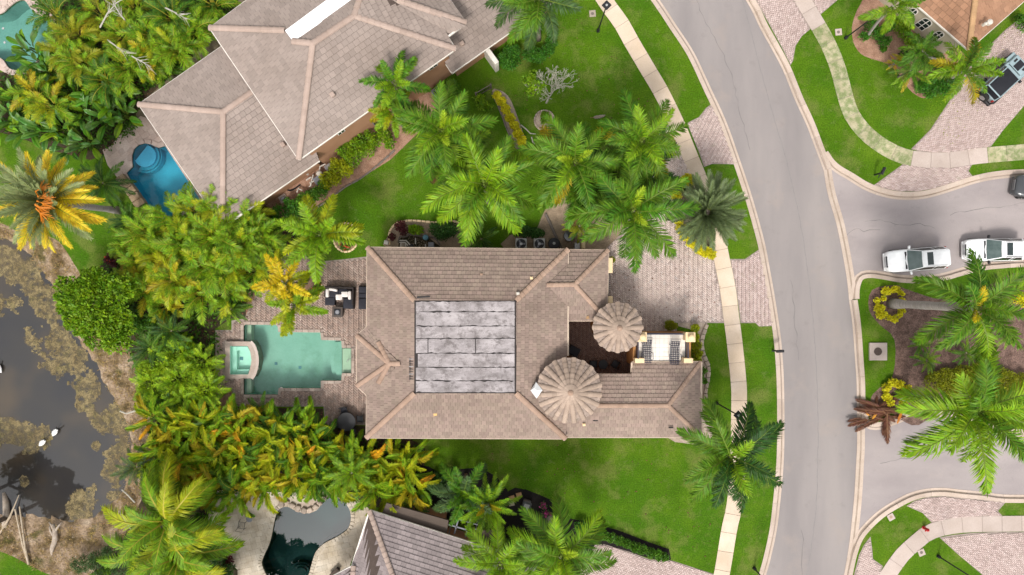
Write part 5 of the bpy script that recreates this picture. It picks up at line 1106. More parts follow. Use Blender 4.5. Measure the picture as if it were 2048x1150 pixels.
# courtyard
t = thing("covered_grill", "black flat topped box standing askew against the courtyard's left wall", "grill", W(1146, 700, .14), math.radians(-28)); lbox("cart", 0, 0, .4, .75, .62, .8, black_metal, r=.02); lbox("lid", 0, 0, .88, .82, .68, .16, black_roof, r=.03)
t = thing("bistro_table", "small round dark table between the two chairs in the brown courtyard", "table", W(1204, 727, .14)); MB().lathe((0, 0, .66), [(.36, 0), (.37, .02), (.35, .04)], 22).build("tabletop", black_metal, t, local=True); MB().lathe((0, 0, 0), [(.2, 0), (.04, .05), (.04, .66)], 10).build("pedestal", black_metal, t, local=True)
chair("dark courtyard chair left of the small round table", 1186, 727, 0, seat=black_metal, grp="courtyard chairs"); chair("dark courtyard chair tucked toward the orange corner wall", 1229, 727, 150, seat=black_metal, grp="courtyard chairs")
def lounger(label, px, py, flip):
    t = thing("sun_lounger", label, "sun lounger", W(px, py, TZ + .03), 0, "metal strap loungers on the terrace"); L, wd_ = 1.72, .62
    MB().tube([(-wd_ / 2, -.86, .3), (-wd_ / 2, .3, .32), (-wd_ / 2, .86, .62)], .022, 5).build("frame_rail", navy_metal, t, local=True); MB().tube([(wd_ / 2, -.86, .3), (wd_ / 2, .3, .32), (wd_ / 2, .86, .62)], .022, 5).build("frame_rail", navy_metal, t, local=True)
    for k in range(13):
        y = -.84 + k * .135; z = .32 if y < .3 else .32 + (y - .3) * .55; MB().box((0, y, z), (wd_, .055, .012)).build("strap", navy_metal, t, local=True)
    for k in range(4): MB().tube([(-.21 + k * .14, -.84, .325), (-.21 + k * .14, .3, .335), (-.21 + k * .14, .84, .63)], .022, 4).build("long_strap", navy_metal, t, local=True)
    for sx in (-1, 1):
        for y in (-.7, .55): MB().tube([(sx * wd_ / 2, y, .32), (sx * (wd_ / 2 + .03), y, 0)], .02, 5).build("leg", navy_metal, t, local=True)
        MB().tube([(sx * wd_ / 2, -.1, .32), (sx * (wd_ / 2 + .1), -.12, .52), (sx * (wd_ / 2 + .1), -.62, .52), (sx * wd_ / 2, -.66, .32)], .025, 5).build("armrest", navy_metal, t, local=True)
    MB().tube([(-.3, .84, .62), (-.34, .98, .66), (.34, .98, .66), (.3, .84, .62)], .018, 5).build("head_bar", navy_metal, t, local=True)
lounger("dark strap lounger on the terrace beside the round turret", 1292, 701, False); lounger("dark strap lounger on the terrace beside the outer railing", 1347.5, 704, True)
# kidney pool deck
t = thing("patio_chair", "thin black wire chair on the stone deck left of the kidney pool", "chair", W(487, 1047, .14), math.radians(80))
mb = MB().tube([(-.25, -.25, .42), (.25, -.25, .42), (.25, .25, .42), (-.25, .25, .42), (-.25, -.25, .42)], .015, 5); mb.build("seat_frame", black_metal, t, local=True)
for k in range(5): MB().tube([(-.25, -.2 + k * .1, .42), (.25, -.2 + k * .1, .42)], .012, 4).build("seat_rod", black_metal, t, local=True)
MB().tube([(-.25, -.25, .42), (-.34, -.24, .85), (-.34, .24, .85), (-.25, .25, .42)], .015, 5).build("back_frame", black_metal, t, local=True)
for sx in (-1, 1):
    for sy in (-1, 1): MB().tube([(sx * .25, sy * .25, .42), (sx * .27, sy * .27, 0)], .015, 5).build("leg", black_metal, t, local=True)
t = thing("side_table", "small round blue grey table behind the wire chair by the hedge", "table", W(503, 1034, .14)); MB().lathe((0, 0, .45), [(.24, 0), (.25, .02), (.23, .035)], 18).build("tabletop", gray_box, t, local=True); MB().tube([(0, 0, 0), (0, 0, .46)], .03, 6).build("post", black_metal, t, local=True)
t = thing("bowl_planter", "dark brown round bowl at the left edge of the stone deck", "planter", W(433, 1084, .12)); MB().lathe((0, 0, 0), [(.18, 0), (.40, .2), (.44, .4), (.38, .4), (.3, .25)], 20).build("bowl", wicker, t, local=True)
t = thing("pool_bench", "brown bench end beside the wall at the bottom of the stone deck", "bench", W(671, 1143, .14), math.radians(45)); lbox("seat", 0, 0, .4, .9, .4, .08, brownroof); lbox("base", 0, 0, .18, .8, .32, .36, wicker)

# ================================================================ machines beside the houses
def ac(label, px, py, grp=None, rz=0, m=gray_box):
    t = thing("air_conditioner", label, "air conditioner", W(px, py, .11), rz, grp); lbox("cabinet", 0, 0, .42, .86, .86, .84, m, r=.06, tt=t)
    MB().lathe((0, 0, .842), [(.37, 0), (.37, .012), (.36, .014)], 26).build("fan_well", black_metal, t, local=True); f = MB()
    for k in range(3): f.box((math.cos(k * 2.094) * .18, math.sin(k * 2.094) * .18, .862), (.28, .13, .008), k * 2.094)
    f.build("fan_blade", gray_box, t, local=True); MB().lathe((0, 0, .858), [(.12, 0), (.11, .03), (.05, .04)], 14).build("fan_motor", silver, t, local=True); g = MB()
    for r in (.16, .25, .34): g.tube([(r * math.cos(a), r * math.sin(a), .885) for a in np.linspace(0, 6.283, 19)], .006, 3, cap=False)
    g.build("fan_guard", black_metal, t, local=True); return t
ac("grey air conditioner with a black fan, left one by the middle house eave", 1042, 489, "air conditioners under the eave", m=ac_grey); ac("grey air conditioner with a black fan, right one by the middle house eave", 1078, 489, "air conditioners under the eave", m=ac_grey)
ac("single dark grey air conditioner beside the wall of the upper left house", 879, 190, None, .62, gray_box)
t = thing("pool_heater", "round black heater with a grey cap beside the two air conditioners", "heater", W(1107, 488, .11)); MB().lathe((0, 0, 0), [(.42, 0), (.44, .7), (.40, .78), (.2, .80), (.05, .8)], 24).build("drum", black_metal, t, local=True); MB().lathe((0, 0, .8), [(.11, 0), (.10, .06), (.03, .08)], 14).build("cap", lampglass, t, local=True)
t = thing("water_barrel", "dark blue grey bin beside the small palm on the gravel", "bin", W(1137, 473, .11), .3); MB().lathe((0, 0, 0), [(.36, 0), (.44, .5), (.44, .8), (.40, .86), (.05, .9)], 14).build("drum", dark_paint, t, local=True); MB().lathe((0, 0, .9), [(.12, 0), (.08, .04)], 10).build("lid_knob", black_metal, t, local=True)
tag(MB().rbox(W(1165, 489, .9), (.26, .7, 1.6), r=.02).build("gate_pillar", trim_cream), "cream stucco pillar standing at the gravel beside the house eave", "pillar")
tag(MB().rbox(W(1154, 493, .45), (.42, .55, .9), r=.04).build("meter_box", silver), "grey box standing next to the cream pillar under the eave", "utility box")
t = thing("border_timber", "long dark timber lying across the tan gravel by the palms", "timber", W(1107, 463, .11)); MB().tube([W(1091, 428, .2), W(1100, 446, .19), (W(1122, 496, .2))], .11, 6).build("beam", timber, t)
# pool equipment by the middle house
t = thing("pool_pump_set", "white plastic pipes and pump beside the gravel bed above the house roof", "pool pump", W(830, 488, .11))
mb = MB()
for pts in ([(800,481),(812,481),(818,487),(820,490)], [(800,485),(810,485),(816,491)], [(802,487),(802,494),(807,497)], [(811,487),(812,495)], [(826,496),(842,496)], [(831,477),(831,488)], [(851,489),(851,497)]): mb.tube([W(x, y, .45) for x, y in pts], .045, 6); MB().tube([W(*pts[0], .45), W(*pts[0], .1)], .045, 6).build("pipe_foot", white_pvc, t)
mb.build("pipe", white_pvc, t)
MB().lathe(W(853, 476, .1), [(.2, 0), (.22, .6), (.2, .7), (.05, .76)], 16).build("filter_tank", blue_pl, t); MB().rbox(W(863, 491, .4), (.42, .46, .7), r=.03).build("control_box", gray_box, t); MB().lathe(W(806, 491, .1), [(.2, 0), (.2, .3), (.1, .36)], 14).build("pump", beige_box, t)
MB().rbox(W(822, 492, .25), (.4, .25, .3), .3, r=.08).build("motor", black_metal, t); MB().sheet(pp([(806,470),(850,470),(880,492),(880,499),(796,499),(798,480)], .109), (), .109).build("pad", soil_m, t)
bd = thing("bed_divider", "curved grey edging strip between the gravel bed and the pool pump", "edging", W(838, 472, .11)); MB().tube([W(x, y, .2) for x, y in cr([(796,486),(799,474),(806,474),(813,473),(818,469),(832,471),(850,473),(868,475),(880,490)], False, 3)], .06, 5).build("strip", timber, bd)
tag(MB().rbox(W(773, 485, .25), (.36, .30, .3), -.25, r=.05).build("white_box", white_pvc), "small white box on the lawn at the corner of the gravel bed", "box")
# pool equipment by the upper left house
t = thing("pool_pump_set", "tangle of white pipes and tanks in the shrubs beside the grey roofed house", "pool pump", W(640, 350, .11)); mb = MB()
for pts in ([(613,360),(622,354)], [(626,350),(623,362),(621,372),(618,373)], [(620,366),(631,360)], [(635,352),(636,361)], [(648,370),(638,344),(640,333),(650,328),(653,333)], [(594,384),(597,377),(605,381)], [(637,369),(648,362)]): mb.tube([W(x, y, .5) for x, y in pts], .055, 6); MB().tube([W(*pts[0], .5), W(*pts[0], .1)], .05, 6).build("pipe_foot", white_pvc, t)
mb.build("pipe", white_pvc, t); MB().rbox(W(638, 360, .3), (.7, .6, .5), .6, r=.04).build("pad_unit", gray_box, t); MB().lathe(W(642, 349, .1), [(.22, 0), (.22, .6), (.1, .7)], 14).build("filter_tank", white_pvc, t); MB().rbox(W(659, 336, .4), (.55, .5, .7), .6, r=.04).build("heater", silver, t)
t = thing("equipment_pad", "pale pad with a small grey pump near the low corner of the grey roof", "pool pump", W(565, 398, .11)); MB().rbox(W(566, 397, .18), (.6, .55, .14), .5, r=.03).build("pad", concrete_w, t); MB().rbox(W(565, 397, .4), (.34, .2, .25), .7, r=.06).build("pump", gray_box, t)
tag(MB().rbox(W(614, 347, .5), (.2, .2, .3), .6, r=.03).build("wall_box", white_pvc), "little white box on the brown wall near the white pipes", "box")
t = thing("garden_hose", "dark hose lying along the foot of the brown wall", "hose", W(585, 375, .12)); MB().tube([W(x, y, .15) for x, y in cr([(574,379),(580,381),(590,377),(598,371),(601,369)], False, 4)], .06, 5).build("hose", black_metal, t)
t = thing("metal_gate", "dark barred garden gate leading to the yellow hedge bed", "gate", W(966, 187, .1)); A_, B_ = W(953,194,.1), W(982,177,.1); dd = (B_ - A_); rz_ = math.atan2(dd.y, dd.x); cc = (A_ + B_) / 2
MB().box((cc.x, cc.y, 1.15), (dd.length, .05, .05), rz_).box((cc.x, cc.y, .25), (dd.length, .05, .05), rz_).build("gate_frame", timber, t)
for k in range(9): p = A_ + dd * (k + .5) / 9; MB().box((p.x, p.y, .65), (.04, .04, .95), rz_).build("gate_bar", black_metal, t)
for p in (A_, B_): MB().box((p.x, p.y, .65), (.09, .09, 1.3), rz_).build("gate_post", timber, t)
t = thing("bed_planks", "grey plank edging along the left side of the yellow hedge", "edging", W(1010, 240, .1)); pl = [(984,186),(996,212),(1004,232),(1015,262),(1025,286),(1037,300)]
edging(t, pl, False, .12, 1.0, .1, .34, timber, "plank", .02, n=1)
t = thing("bin", "grey wheeled bin standing in the black mulch bed", "bin", W(1052, 1007, .11), -.3); lbox("tub", 0, 0, .5, .58, .72, .9, gray_box, r=.06, tt=t); lbox("lid", 0, .02, .99, .64, .78, .08, dark_paint, r=.03, tt=t); lbox("lid_rim", 0, .02, 1.03, .4, .5, .03, silver, r=.01, tt=t)
for s in (-1, 1): MB().lathe((0, 0, 0), [(.12, -.04), (.12, .04)], 12).build("wheel", rubber, t, local=True).matrix_basis = Matrix.Translation((s * .3, .3, .12)) @ Matrix.Rotation(math.pi / 2, 4, 'Y')
for x, y, a in ((1024,996,.3), (1038,990,.25), (1023,1007,.2)):
    tag(MB().rbox(W(x, y, .14), (.42, .36, .07), a, r=.01).build("stepping_stone", cap_tan if x != 1023 else coping_m), {996: "tan stepping stone between the fan palm and the lawn", 990: "tan stepping stone nearest the grey bin", 1007: "mossy grey stepping stone half under the palm leaves"}[y], "stepping stone")

# ================================================================ street furniture
def lamp(label, px, py, hgt, arm=True):
    b = W(px, py, .1); t = thing("street_lamp", label, "street lamp", b, 0, "street lamps"); MB().lathe((0, 0, 0), [(.14, 0), (.12, .25), (.07, .32), (.055, .4), (.045, hgt)], 10).build("pole", black_metal, t, local=True)
    MB().rbox((0, 0, hgt + .04), (.50, .50, .09), .8, r=.03).build("lamp_head", black_metal, t, local=True); MB().lathe((0, 0, hgt + .085), [(.09, 0), (.06, .03), (.01, .04)], 10).build("sensor", lampglass, t, local=True); return t
lamp("black street lamp leaning over the sidewalk at the top of the lawn", 1196, 62, 4.9); lamp("black street lamp whose head hides behind the corner house palms", 1691, 76, 4.6); lamp("black street lamp whose head stands over the sidewalk beside the lawn palm", 1433, 806, 5.2); lamp("black street lamp rising from the lawn at the lower right", 1876, 1112, 5.0)
lamp("black street lamp just entering the frame on the lower verge", 1508, 1136, 4.8)
def mailbox(label, px, py, rz):
    t = thing("mailbox", label, "mailbox", W(px, py, .1), rz, "black mailboxes"); MB().box((0, 0, .55), (.09, .09, 1.1)).build("post", black_metal, t, local=True); mb = MB(); q = [(-.1, 0), (.1, 0), (.1, .14), (.06, .21), (-.06, .21), (-.1, .14)]
    mb.add([(.42, y, 1.05 + z) for y, z in q] + [(-.12, y, 1.05 + z) for y, z in q], [tuple(range(6)), tuple(range(11, 5, -1))] + [(i, 6 + i, 6 + (i + 1) % 6, (i + 1) % 6) for i in range(6)]); mb.build("box", black_metal, t, local=True)
    MB().box((-.2, 0, .9), (.4, .05, .05)).build("arm", black_metal, t, local=True); MB().box((.2, .115, 1.2), (.12, .02, .12)).build("flag", dark_paint, t, local=True)
mailbox("black mailbox on the left verge kerb beside the main road", 1545, 700, 0.05); mailbox("black mailbox on the lawn tip by the side street corner", 1749, 350, 1.1)
t = thing("drain_inlet", "square concrete drain box with a round dark hole on the island lawn", "storm drain", W(1756, 703, .1)); MB().rbox(W(1756, 703, .17), (1.35, 1.35, .16), r=.03).build("slab", concrete_w, t)
MB().lathe(W(1756, 703, .252), [(.31, 0), (.31, .006), (.25, .008)], 22).build("cover", mortar, t)
for x, y, a, l in ((1677,64,.1,"small square utility cover on the corner house lawn"), (1782,1034,.5,"pinkish square utility cover by the lower right kerb"), (1843,1105,.4,"white square utility cover with a dark centre on the lower right lawn"), (1185,27,.1,"worn grey utility cover in the grass beside the top street lamp")):
    t = thing("utility_cover", l, "utility cover", W(x, y, .1)); MB().rbox(W(x, y, .13), (.5, .5, .08), a, r=.02).build("slab", concrete_w if x != 1185 else beige_box, t); MB().lathe(W(x, y, .171), [(.12, 0), (.11, .01)], 14).build("lid", cap_main if x == 1782 else timber, t)
t = thing("fire_hydrant", "red fire hydrant beside the lower right sidewalk", "fire hydrant", W(1847, 1055, .1)); MB().lathe((0, 0, 0), [(.14, 0), (.14, .05), (.1, .07), (.1, .5), (.13, .52), (.13, .56), (.1, .62), (.04, .7), (.03, .74)], 14).build("barrel", red_paint, t, local=True)
for a in (0, 2.1, 4.2): MB().tube([(0, 0, .38), (.2 * math.cos(a), .2 * math.sin(a), .38)], .055, 8).build("nozzle", red_paint, t, local=True)
# ================================================================ pond life and debris
def bird(label, px, py, rz):
    t = thing("bird", label, "bird", W(px, py, WZ + .02), rz, "white birds on the pond"); st = [(-.42, .02, .10), (-.3, .10, .12), (-.1, .18, .16), (.1, .17, .17), (.24, .10, .16), (.30, .06, .2)]; mb = MB(); n = 10
    for x, r, z in st: mb.v += [(x, r * math.cos(2 * math.pi * k / n), z + r * .75 * math.sin(2 * math.pi * k / n)) for k in range(n)]
    for i in range(len(st) - 1):
        for k in range(n): mb.f.append((i * n + k, (i + 1) * n + k, (i + 1) * n + (k + 1) % n, i * n + (k + 1) % n)); mb.m.append(0)
    mb.f += [tuple(range(n)), tuple(range(n * 5, n * 6))[::-1]]; mb.m += [0, 0]; mb.build("body", feather_w, t, True, True)
    h = MB(); h.tube([(.27, 0, .2), (.36, 0, .32), (.42, 0, .38)], [.055, .045, .04], 7); h.ball((.44, 0, .39), .065, 8); h.build("head", feather_b, t, True, True); MB().tube([(.49, 0, .39), (.56, 0, .37), (.62, 0, .33)], [.025, .018, .006], 5).build("bill", bill_m, t, local=True)
    for s in (-1, 1): MB().add([(.15, s * .17, .2), (-.1, s * .19, .22), (-.38, s * .07, .16), (-.12, s * .1, .29), (.12, s * .09, .29)], [(0, 1, 2, 3, 4)]).build("wing", feather_w, t, local=True)
bird("white bird with a black head on the pond, the upper of the pair", 113, 863, .9); bird("white bird with a black head on the pond, the lower of the pair", 88, 884, .7); bird("white bird with a black head cut by the left picture edge", 1, 735, 1.9)
def stick(name, label, cat, pts, r, m, grp=None, z=.2):
    t = thing(name, label, cat, W(pts[0][0], pts[0][1], z), 0, grp); MB().tube([W(p[0], p[1], z if len(p) == 2 else p[2]) for p in pts], r, 7).build("stem", m, t); return t
t = stick("bamboo_pole", "long pale bamboo pole crossing out of the left picture edge", "pole", [(-30,1113,.2),(20,1033,.05),(38,990,-.2)], [.09,.08,.03], wood_pole, "bamboo poles on the bank"); stick("bamboo_pole", "left of two bamboo poles that meet on the lower bank", "pole", [(58,1128,.2),(46,1092,.15),(30,1018,-.1)], [.09,.08,.06], wood_pole, "bamboo poles on the bank"); stick("bamboo_pole", "right of two bamboo poles that meet on the lower bank", "pole", [(57,1129,.3),(50,1095,.22),(39,1013,-.1)], [.08,.075,.05], wood_pole, "bamboo poles on the bank")
t = thing("driftwood", "forked pale driftwood trunk lying at the lower pond edge", "driftwood", W(108, 1070, 0)); MB().tube([W(x, y, .12) for x, y in ((103,1110),(104,1098),(111,1078),(110,1060),(106,1048))], [.05,.16,.22,.17,.1], 8).build("trunk", driftwood, t, True)
for q in (((111,1062),(116,1053),(124,1044)), ((108,1060),(103,1050),(98,1044)), ((106,1070),(101,1062),(99,1052))): MB().tube([W(x, y, .15) for x, y in q], [.1,.08,.05], 6).build("branch", driftwood, t, True)
t = thing("driftwood", "submerged pale stump at the left edge of the dark reflection", "driftwood", W(10, 1000, -.3)); MB().tube([W(x, y, z) for x, y, z in ((8,1055,-.05),(13,1030,-.15),(12,1005,-.25),(8,985,-.36))], [.2,.24,.22,.12], 8).build("trunk", driftwood, t, True)
for lab, pts in (("bleached stick on the right bank below the algae band", [(244,979),(256,990),(270,1005)]), ("straight pale stick among the dry bank plants beside the drooping palms", [(239,1022),(250,1040),(262,1058)]), ("thin bent white branch on the right bank above the yellow hedge", [(240,822),(252,827),(270,822),(295,820)])):
    stick("fallen_branch", lab, "branch", pts, [.06] * len(pts), deadbranch, "fallen branches")
stick("fallen_branch", "forked grey branch lying on the lawn below the yellow hedge bed", "branch", [(1063,274),(1066,285),(1073,292),(1081,302)], [.05,.05,.04,.02], deadbranch, "fallen branches"); stick("fallen_branch", "grey branch lying on the lawn beside the yellow hedge bed", "branch", [(1042,250),(1052,258),(1061,267),(1072,268)], [.05,.05,.04,.02], deadbranch, "fallen branches")
# ================================================================ plants
def frond_mesh(n, ll, lw, e0, e1, pet=.12, vee=.25, vj=.15, sw=(1.15, .5), dr=.5, rw=.016, seed=0, curl=0.0, bunch=0):
    """one pinnate frond of unit length along +X, arching from elevation e0 to e1"""
    r = random.Random(seed); K = 10; P = [Vector((0, 0, 0))]; T = []
    for k in range(K):
        e = e0 + (e1 - e0) * ((k + .5) / K) ** 1.15; a = curl * (k + .5) / K
        d = Vector((math.cos(e) * math.cos(a), math.cos(e) * math.sin(a), math.sin(e))); T.append(d); P.append(P[-1] + d / K)
    T.append(T[-1]); mb = MB()
    mb.tube(P, [rw * (1.15 - k / K) for k in range(K + 1)], 3, 1, False)
    for i in range(n):
        t = pet + (1 - pet) * (i + .5) / n; tt = (t - pet) / (1 - pet); k = min(K - 1, int(t * K)); f = t * K - k
        p = P[k].lerp(P[k + 1], f); tg = T[k].lerp(T[min(K, k + 1)], f).normalized(); sd = tg.cross(Vector((0, 0, 1)))
        sd = sd.normalized() if sd.length > .05 else Vector((0, -1, 0)); up = sd.cross(tg)
        prof = max(.25, math.sin(math.pi * min(1, .16 + .80 * tt))) ** .6
        for s in (-1, 1):
            l = ll * prof * r.uniform(.82, 1.1); a = sw[0] + (sw[1] - sw[0]) * tt + r.uniform(-.12, .12); v = vee + r.uniform(-vj, vj)
            d = (tg * math.cos(a) + (sd * s * math.cos(v) + up * math.sin(v)) * math.sin(a)).normalized(); m = p + d * l * .5
            d2 = (d - Vector((0, 0, 1)) * dr * r.uniform(.6, 1.2)).normalized(); q = m + d2 * l * .5; w = tg - d * tg.dot(d)
            w = (w.normalized() if w.length > .01 else up) * lw * .5
            mb.add([p - w * .5, p + w * .5, m + w, m - w, q], [(0, 1, 2, 3), (3, 2, 4)])
    if pet < .5:
        tg = T[-1]; mb.add([P[-1] - up * lw, P[-1] + up * lw, P[-1] + tg * ll * .4], [(0, 1, 2)])
    return mb.mesh("frond", [L_royal, RACH_G])
SP = {}
def species(key, n, ll, lw, arcs, **k): SP[key] = [frond_mesh(n, ll, lw, a, b, seed=i * 17 + len(key), **k) for i, (a, b) in enumerate(arcs)]
species('royal', 56, .27, .021, [(1.25, .35), (.85, -.1), (.55, -.55), (.3, -.9), (.0, -1.05)], vee=.15, vj=.55, dr=.55, pet=.10)
species('royal2', 56, .26, .021, [(1.2, .5), (.9, .05), (.6, -.45), (.35, -.8), (.1, -1.2)], vee=.15, vj=.5, dr=.6, pet=.10, curl=.35)
species('date', 62, .19, .016, [(1.3, 1.0), (1.0, .5), (.7, .1), (.4, -.3), (.1, -.7)], vee=.45, vj=.2, dr=.15, pet=.08, sw=(1.0, .55))
species('fox', 60, .22, .03, [(1.2, .4), (.85, -.1), (.55, -.5), (.25, -.9)], vee=.2, vj=.6, dr=.4, pet=.14, sw=(1.2, .8))
species('areca', 20, .28, .030, [(1.3, .5), (1.05, -.1), (.8, -.55), (.5, -.9)], vee=.40, vj=.1, dr=.35, pet=.20, sw=(1.05, .55))
species('areca2', 20, .28, .030, [(1.3, .4), (1.05, -.2), (.8, -.6), (.5, -.9)], vee=.40, vj=.1, dr=.35, pet=.20, sw=(1.05, .55), curl=-.4)
species('fold', 30, .27, .034, [(1.25, .3), (1.1, -.4), (.9, -.8), (.6, -1.0)], vee=.70, vj=.08, dr=.15, pet=.16, sw=(.85, .4), curl=.7)
species('fold2', 30, .27, .034, [(1.25, .2), (1.1, -.5), (.9, -.8), (.6, -1.0)], vee=.60, vj=.08, dr=.2, pet=.16, sw=(.85, .4), curl=-.7)
species('coco', 70, .30, .016, [(1.2, .0), (.9, -.5), (.6, -.9), (.3, -1.1)], vee=.05, vj=.1, dr=1.1, pet=.12, sw=(1.1, .5), curl=.5, rw=.02)
species('fern', 30, .20, .022, [(1.1, .4), (.8, .0), (.5, -.4), (.25, -.6)], vee=.25, vj=.15, dr=.3, pet=.1)
species('dry', 60, .26, .020, [(.15, -.1), (.05, -.15), (.25, -.25)], vee=.1, vj=.6, dr=.4, pet=.2, sw=(.7, .3), curl=.3, rw=.022)
def fan_mesh(seed):
    r = random.Random(seed); mb = MB(); mb.tube([(0, 0, 0), (.25, 0, .16), (.5, 0, .2)], .012, 3, 1, False); c = Vector((.5, 0, .2)); n = 26
    for i in range(n):
        a = math.radians(-125 + 250 * i / (n - 1)); l = .5 * r.uniform(.85, 1.05) * (1 - .2 * abs(a) / 2.2); d = Vector((math.cos(a), math.sin(a), .15 - .1 * abs(a))); sd = Vector((-math.sin(a), math.cos(a), 0)) * .030
        m = c + d * l * .6; q = c + d * l + Vector((0, 0, -.12)); mb.add([c, m - sd, m + Vector((0, 0, .012)), m + sd, q], [(0, 1, 2), (0, 2, 3), (1, 4, 2), (2, 4, 3)])
    return mb.mesh("fan_leaf", [L_bright, RACH_G])
SP['fan'] = [fan_mesh(1), fan_mesh(2), fan_mesh(3)]
def paddle_mesh(seed, e0, e1, w=.13, pet=.32):
    r = random.Random(seed); mb = MB(); K = 9; P = [Vector()]; 
    for k in range(K): e = e0 + (e1 - e0) * ((k + .5) / K) ** 1.3; P.append(P[-1] + Vector((math.cos(e), 0, math.sin(e))) / K)
    mb.tube(P[:-1], [.016 * (1.2 - k / K) for k in range(K)], 3, 1, False)
    for s in (-1, 1):
        vs = []
        for k in range(K + 1):
            t = k / K; ww = 0 if t < pet * .9 else w * max(.0, math.sin(math.pi * min(1, (t - pet * .85) / (1 - pet * .85)))) ** .55
            vs += [P[k] + Vector((0, 0, .004)), P[k] + Vector((0, s * ww * .55, ww * .30 + r.uniform(-.006, .006))), P[k] + Vector((0, s * ww, ww * .22 + r.uniform(-.015, .015)))]
        k0 = int(pet * .85 * K); mb.add(vs, [(3 * k + j, 3 * (k + 1) + j, 3 * (k + 1) + j + 1, 3 * k + j + 1) for k in range(k0, K) for j in (0, 1)])
    return mb.mesh("paddle_leaf", [L_banana, RACH_G])
SP['paddle'] = [paddle_mesh(1, 1.3, .9), paddle_mesh(2, 1.2, .3), paddle_mesh(3, 1.1, -.2), paddle_mesh(4, .9, -.6)]

def setmat(o, leaf, rach=None):
    for i, m in ((0, leaf), (1, rach)):
        if m is not None and i < len(o.material_slots): o.material_slots[i].link = 'OBJECT'; o.material_slots[i].material = m
def pick(r, cols):
    x = r.random() * sum(w for _, w in cols)
    for m, w in cols:
        x -= w
        if x <= 0: return m
    return cols[-1][0]
def crown(t, c, sp, n, L, cols, r, rach=None, spread=.08, young=None, old=None, nm="frond", tilt=.12, yf=.10):
    a0 = r.uniform(0, 6.28)
    for i in range(n):
        u = i / max(1, n - 1); V = SP[sp if isinstance(sp, str) else r.choice(sp)]; vi = min(len(V) - 1, int(u * len(V) + r.uniform(-.3, .3))); o = link(nm, V[max(0, vi)], t, local=True)
        a = a0 + i * 2.39996 + r.uniform(-.3, .3); s = L * r.uniform(.86, 1.08) * (.72 + .28 * min(1, u * 2.2))
        o.location = Vector(c) + Vector((math.cos(a) * spread, math.sin(a) * spread, r.uniform(-.12, .12) - u * spread)); o.rotation_euler = (r.uniform(-.3, .3), r.uniform(-tilt, tilt), a); s *= .62 if (young in (L_yel, L_spear) and u < .10) else 1; m = young if (young and u < yf) else old if (old and u > .86) else pick(r, cols); setmat(o, m, rach); o.scale = (s, s * r.choice((-1, 1)), s)
def palm(label, px, py, zc, rpx, n=17, sp='royal', cols=((L_royal, 3), (L_royal_l, 1)), young=L_royal_l, old=None, base=None, tr=.16, tm=bark, shaft=True, group=None, name="palm_tree", seed=None, rach=None, spread=.1, cat="palm tree"):
    r = random.Random(int(px * 13 + py * 7)); n = n + 4 if sp != 'date' else n; C = W(px, py, zc); Bp = W(base[0], base[1], .1) if base else Vector((C.x + r.uniform(-.3, .3), C.y + r.uniform(-.3, .3), .1))
    t = thing(name, label, cat, Bp, 0, group); c = C - Bp; L = rpx / S * (H - zc) / H * 1.16
    K = 9; pts = [c * (k / K) + Vector((c.x, c.y, 0)) * (.10 * math.sin(math.pi * k / K)) - Vector((0, 0, 0)) for k in range(K + 1)]; pts[0].z -= .15
    h = c.z; rad = [tr * (1.45 - .45 * min(1, k / 2)) * (1 + .05 * math.sin(k * 2.1)) for k in range(K + 1)]
    MB().tube(pts, rad, 12).build("trunk", tm, t, True, True)
    if shaft: MB().tube([c * .86 if False else pts[-2].lerp(pts[-1], .2), pts[-1] + Vector((0, 0, .1))], [tr * 1.05, tr * .6], 10).build("crownshaft", RACH_G, t, True, True)
    crown(t, c, sp, n, L, cols, r, rach, spread, young, old, yf=.5 if young is L_silver else .1); return t
LW = ((L_royal, 3), (L_royal_l, 1.2), (L_mid, 1))
palm("tall palm with a lime spear frond nearest the upper left house wall", 884, 262, 7.5, 92, 17, ['royal', 'royal2'], LW, L_spear)
palm("tall bright centred palm on the lawn left of the yellow hedge foot", 968, 369, 8.0, 112, 18, ['royal', 'royal2'], ((L_royal_l, 2), (L_royal, 2)), L_royal_l)
palm("tall palm with a pale lime spear between the lawn and the small driveway", 1150, 325, 8.0, 96, 17, ['royal', 'royal2'], LW, L_spear, old=L_areca_y)
palm("tall palm whose fronds reach over the sidewalk at the upper driveway", 1284, 283, 8.0, 92, 18, ['royal', 'royal2'], LW, L_royal_l, old=L_areca_y)
palm("tall palm with a creamy new frond over the driveway beside the garage", 1266, 420, 8.5, 108, 17, ['royal', 'royal2'], ((L_royal, 3), (L_mid, 2)), L_spear)
palm("lower dark palm between the two taller driveway palms", 1235, 350, 6.0, 88, 17, ['royal2', 'royal'], ((L_royal, 3), (L_dark, 2)), L_royal)
palm("lower shaded palm behind the lawn palm at the hedge bed", 905, 310, 5.5, 75, 14, ['royal2', 'royal'], ((L_royal, 2), (L_areca, 2)), L_royal, old=L_brown)
palm("half hidden palm with drooping fronds over the gravel bed", 1165, 372, 5.5, 78, 14, ['royal2', 'royal'], ((L_royal, 2), (L_mid, 2)), L_royal, old=L_brown)
palm("lower palm at the edge of the small driveway under the sidewalk palm", 1300, 345, 5.0, 72, 14, ['royal2'], ((L_royal, 2), (L_dark, 2)), L_royal)
palm("broad feathered palm overlapping the grey roof, upper of two", 790, 168, 7.5, 58, 10, 'fox', ((L_mid, 2), (L_royal_l, 1)), L_royal_l, tr=.10)
palm("broad feathered palm beside the grey roof, lower of two with a yellow frond", 786, 222, 6.0, 50, 11, 'fox', ((L_royal_l, 2), (L_lime, 1)), L_royal_l, old=L_areca_y, tr=.10)
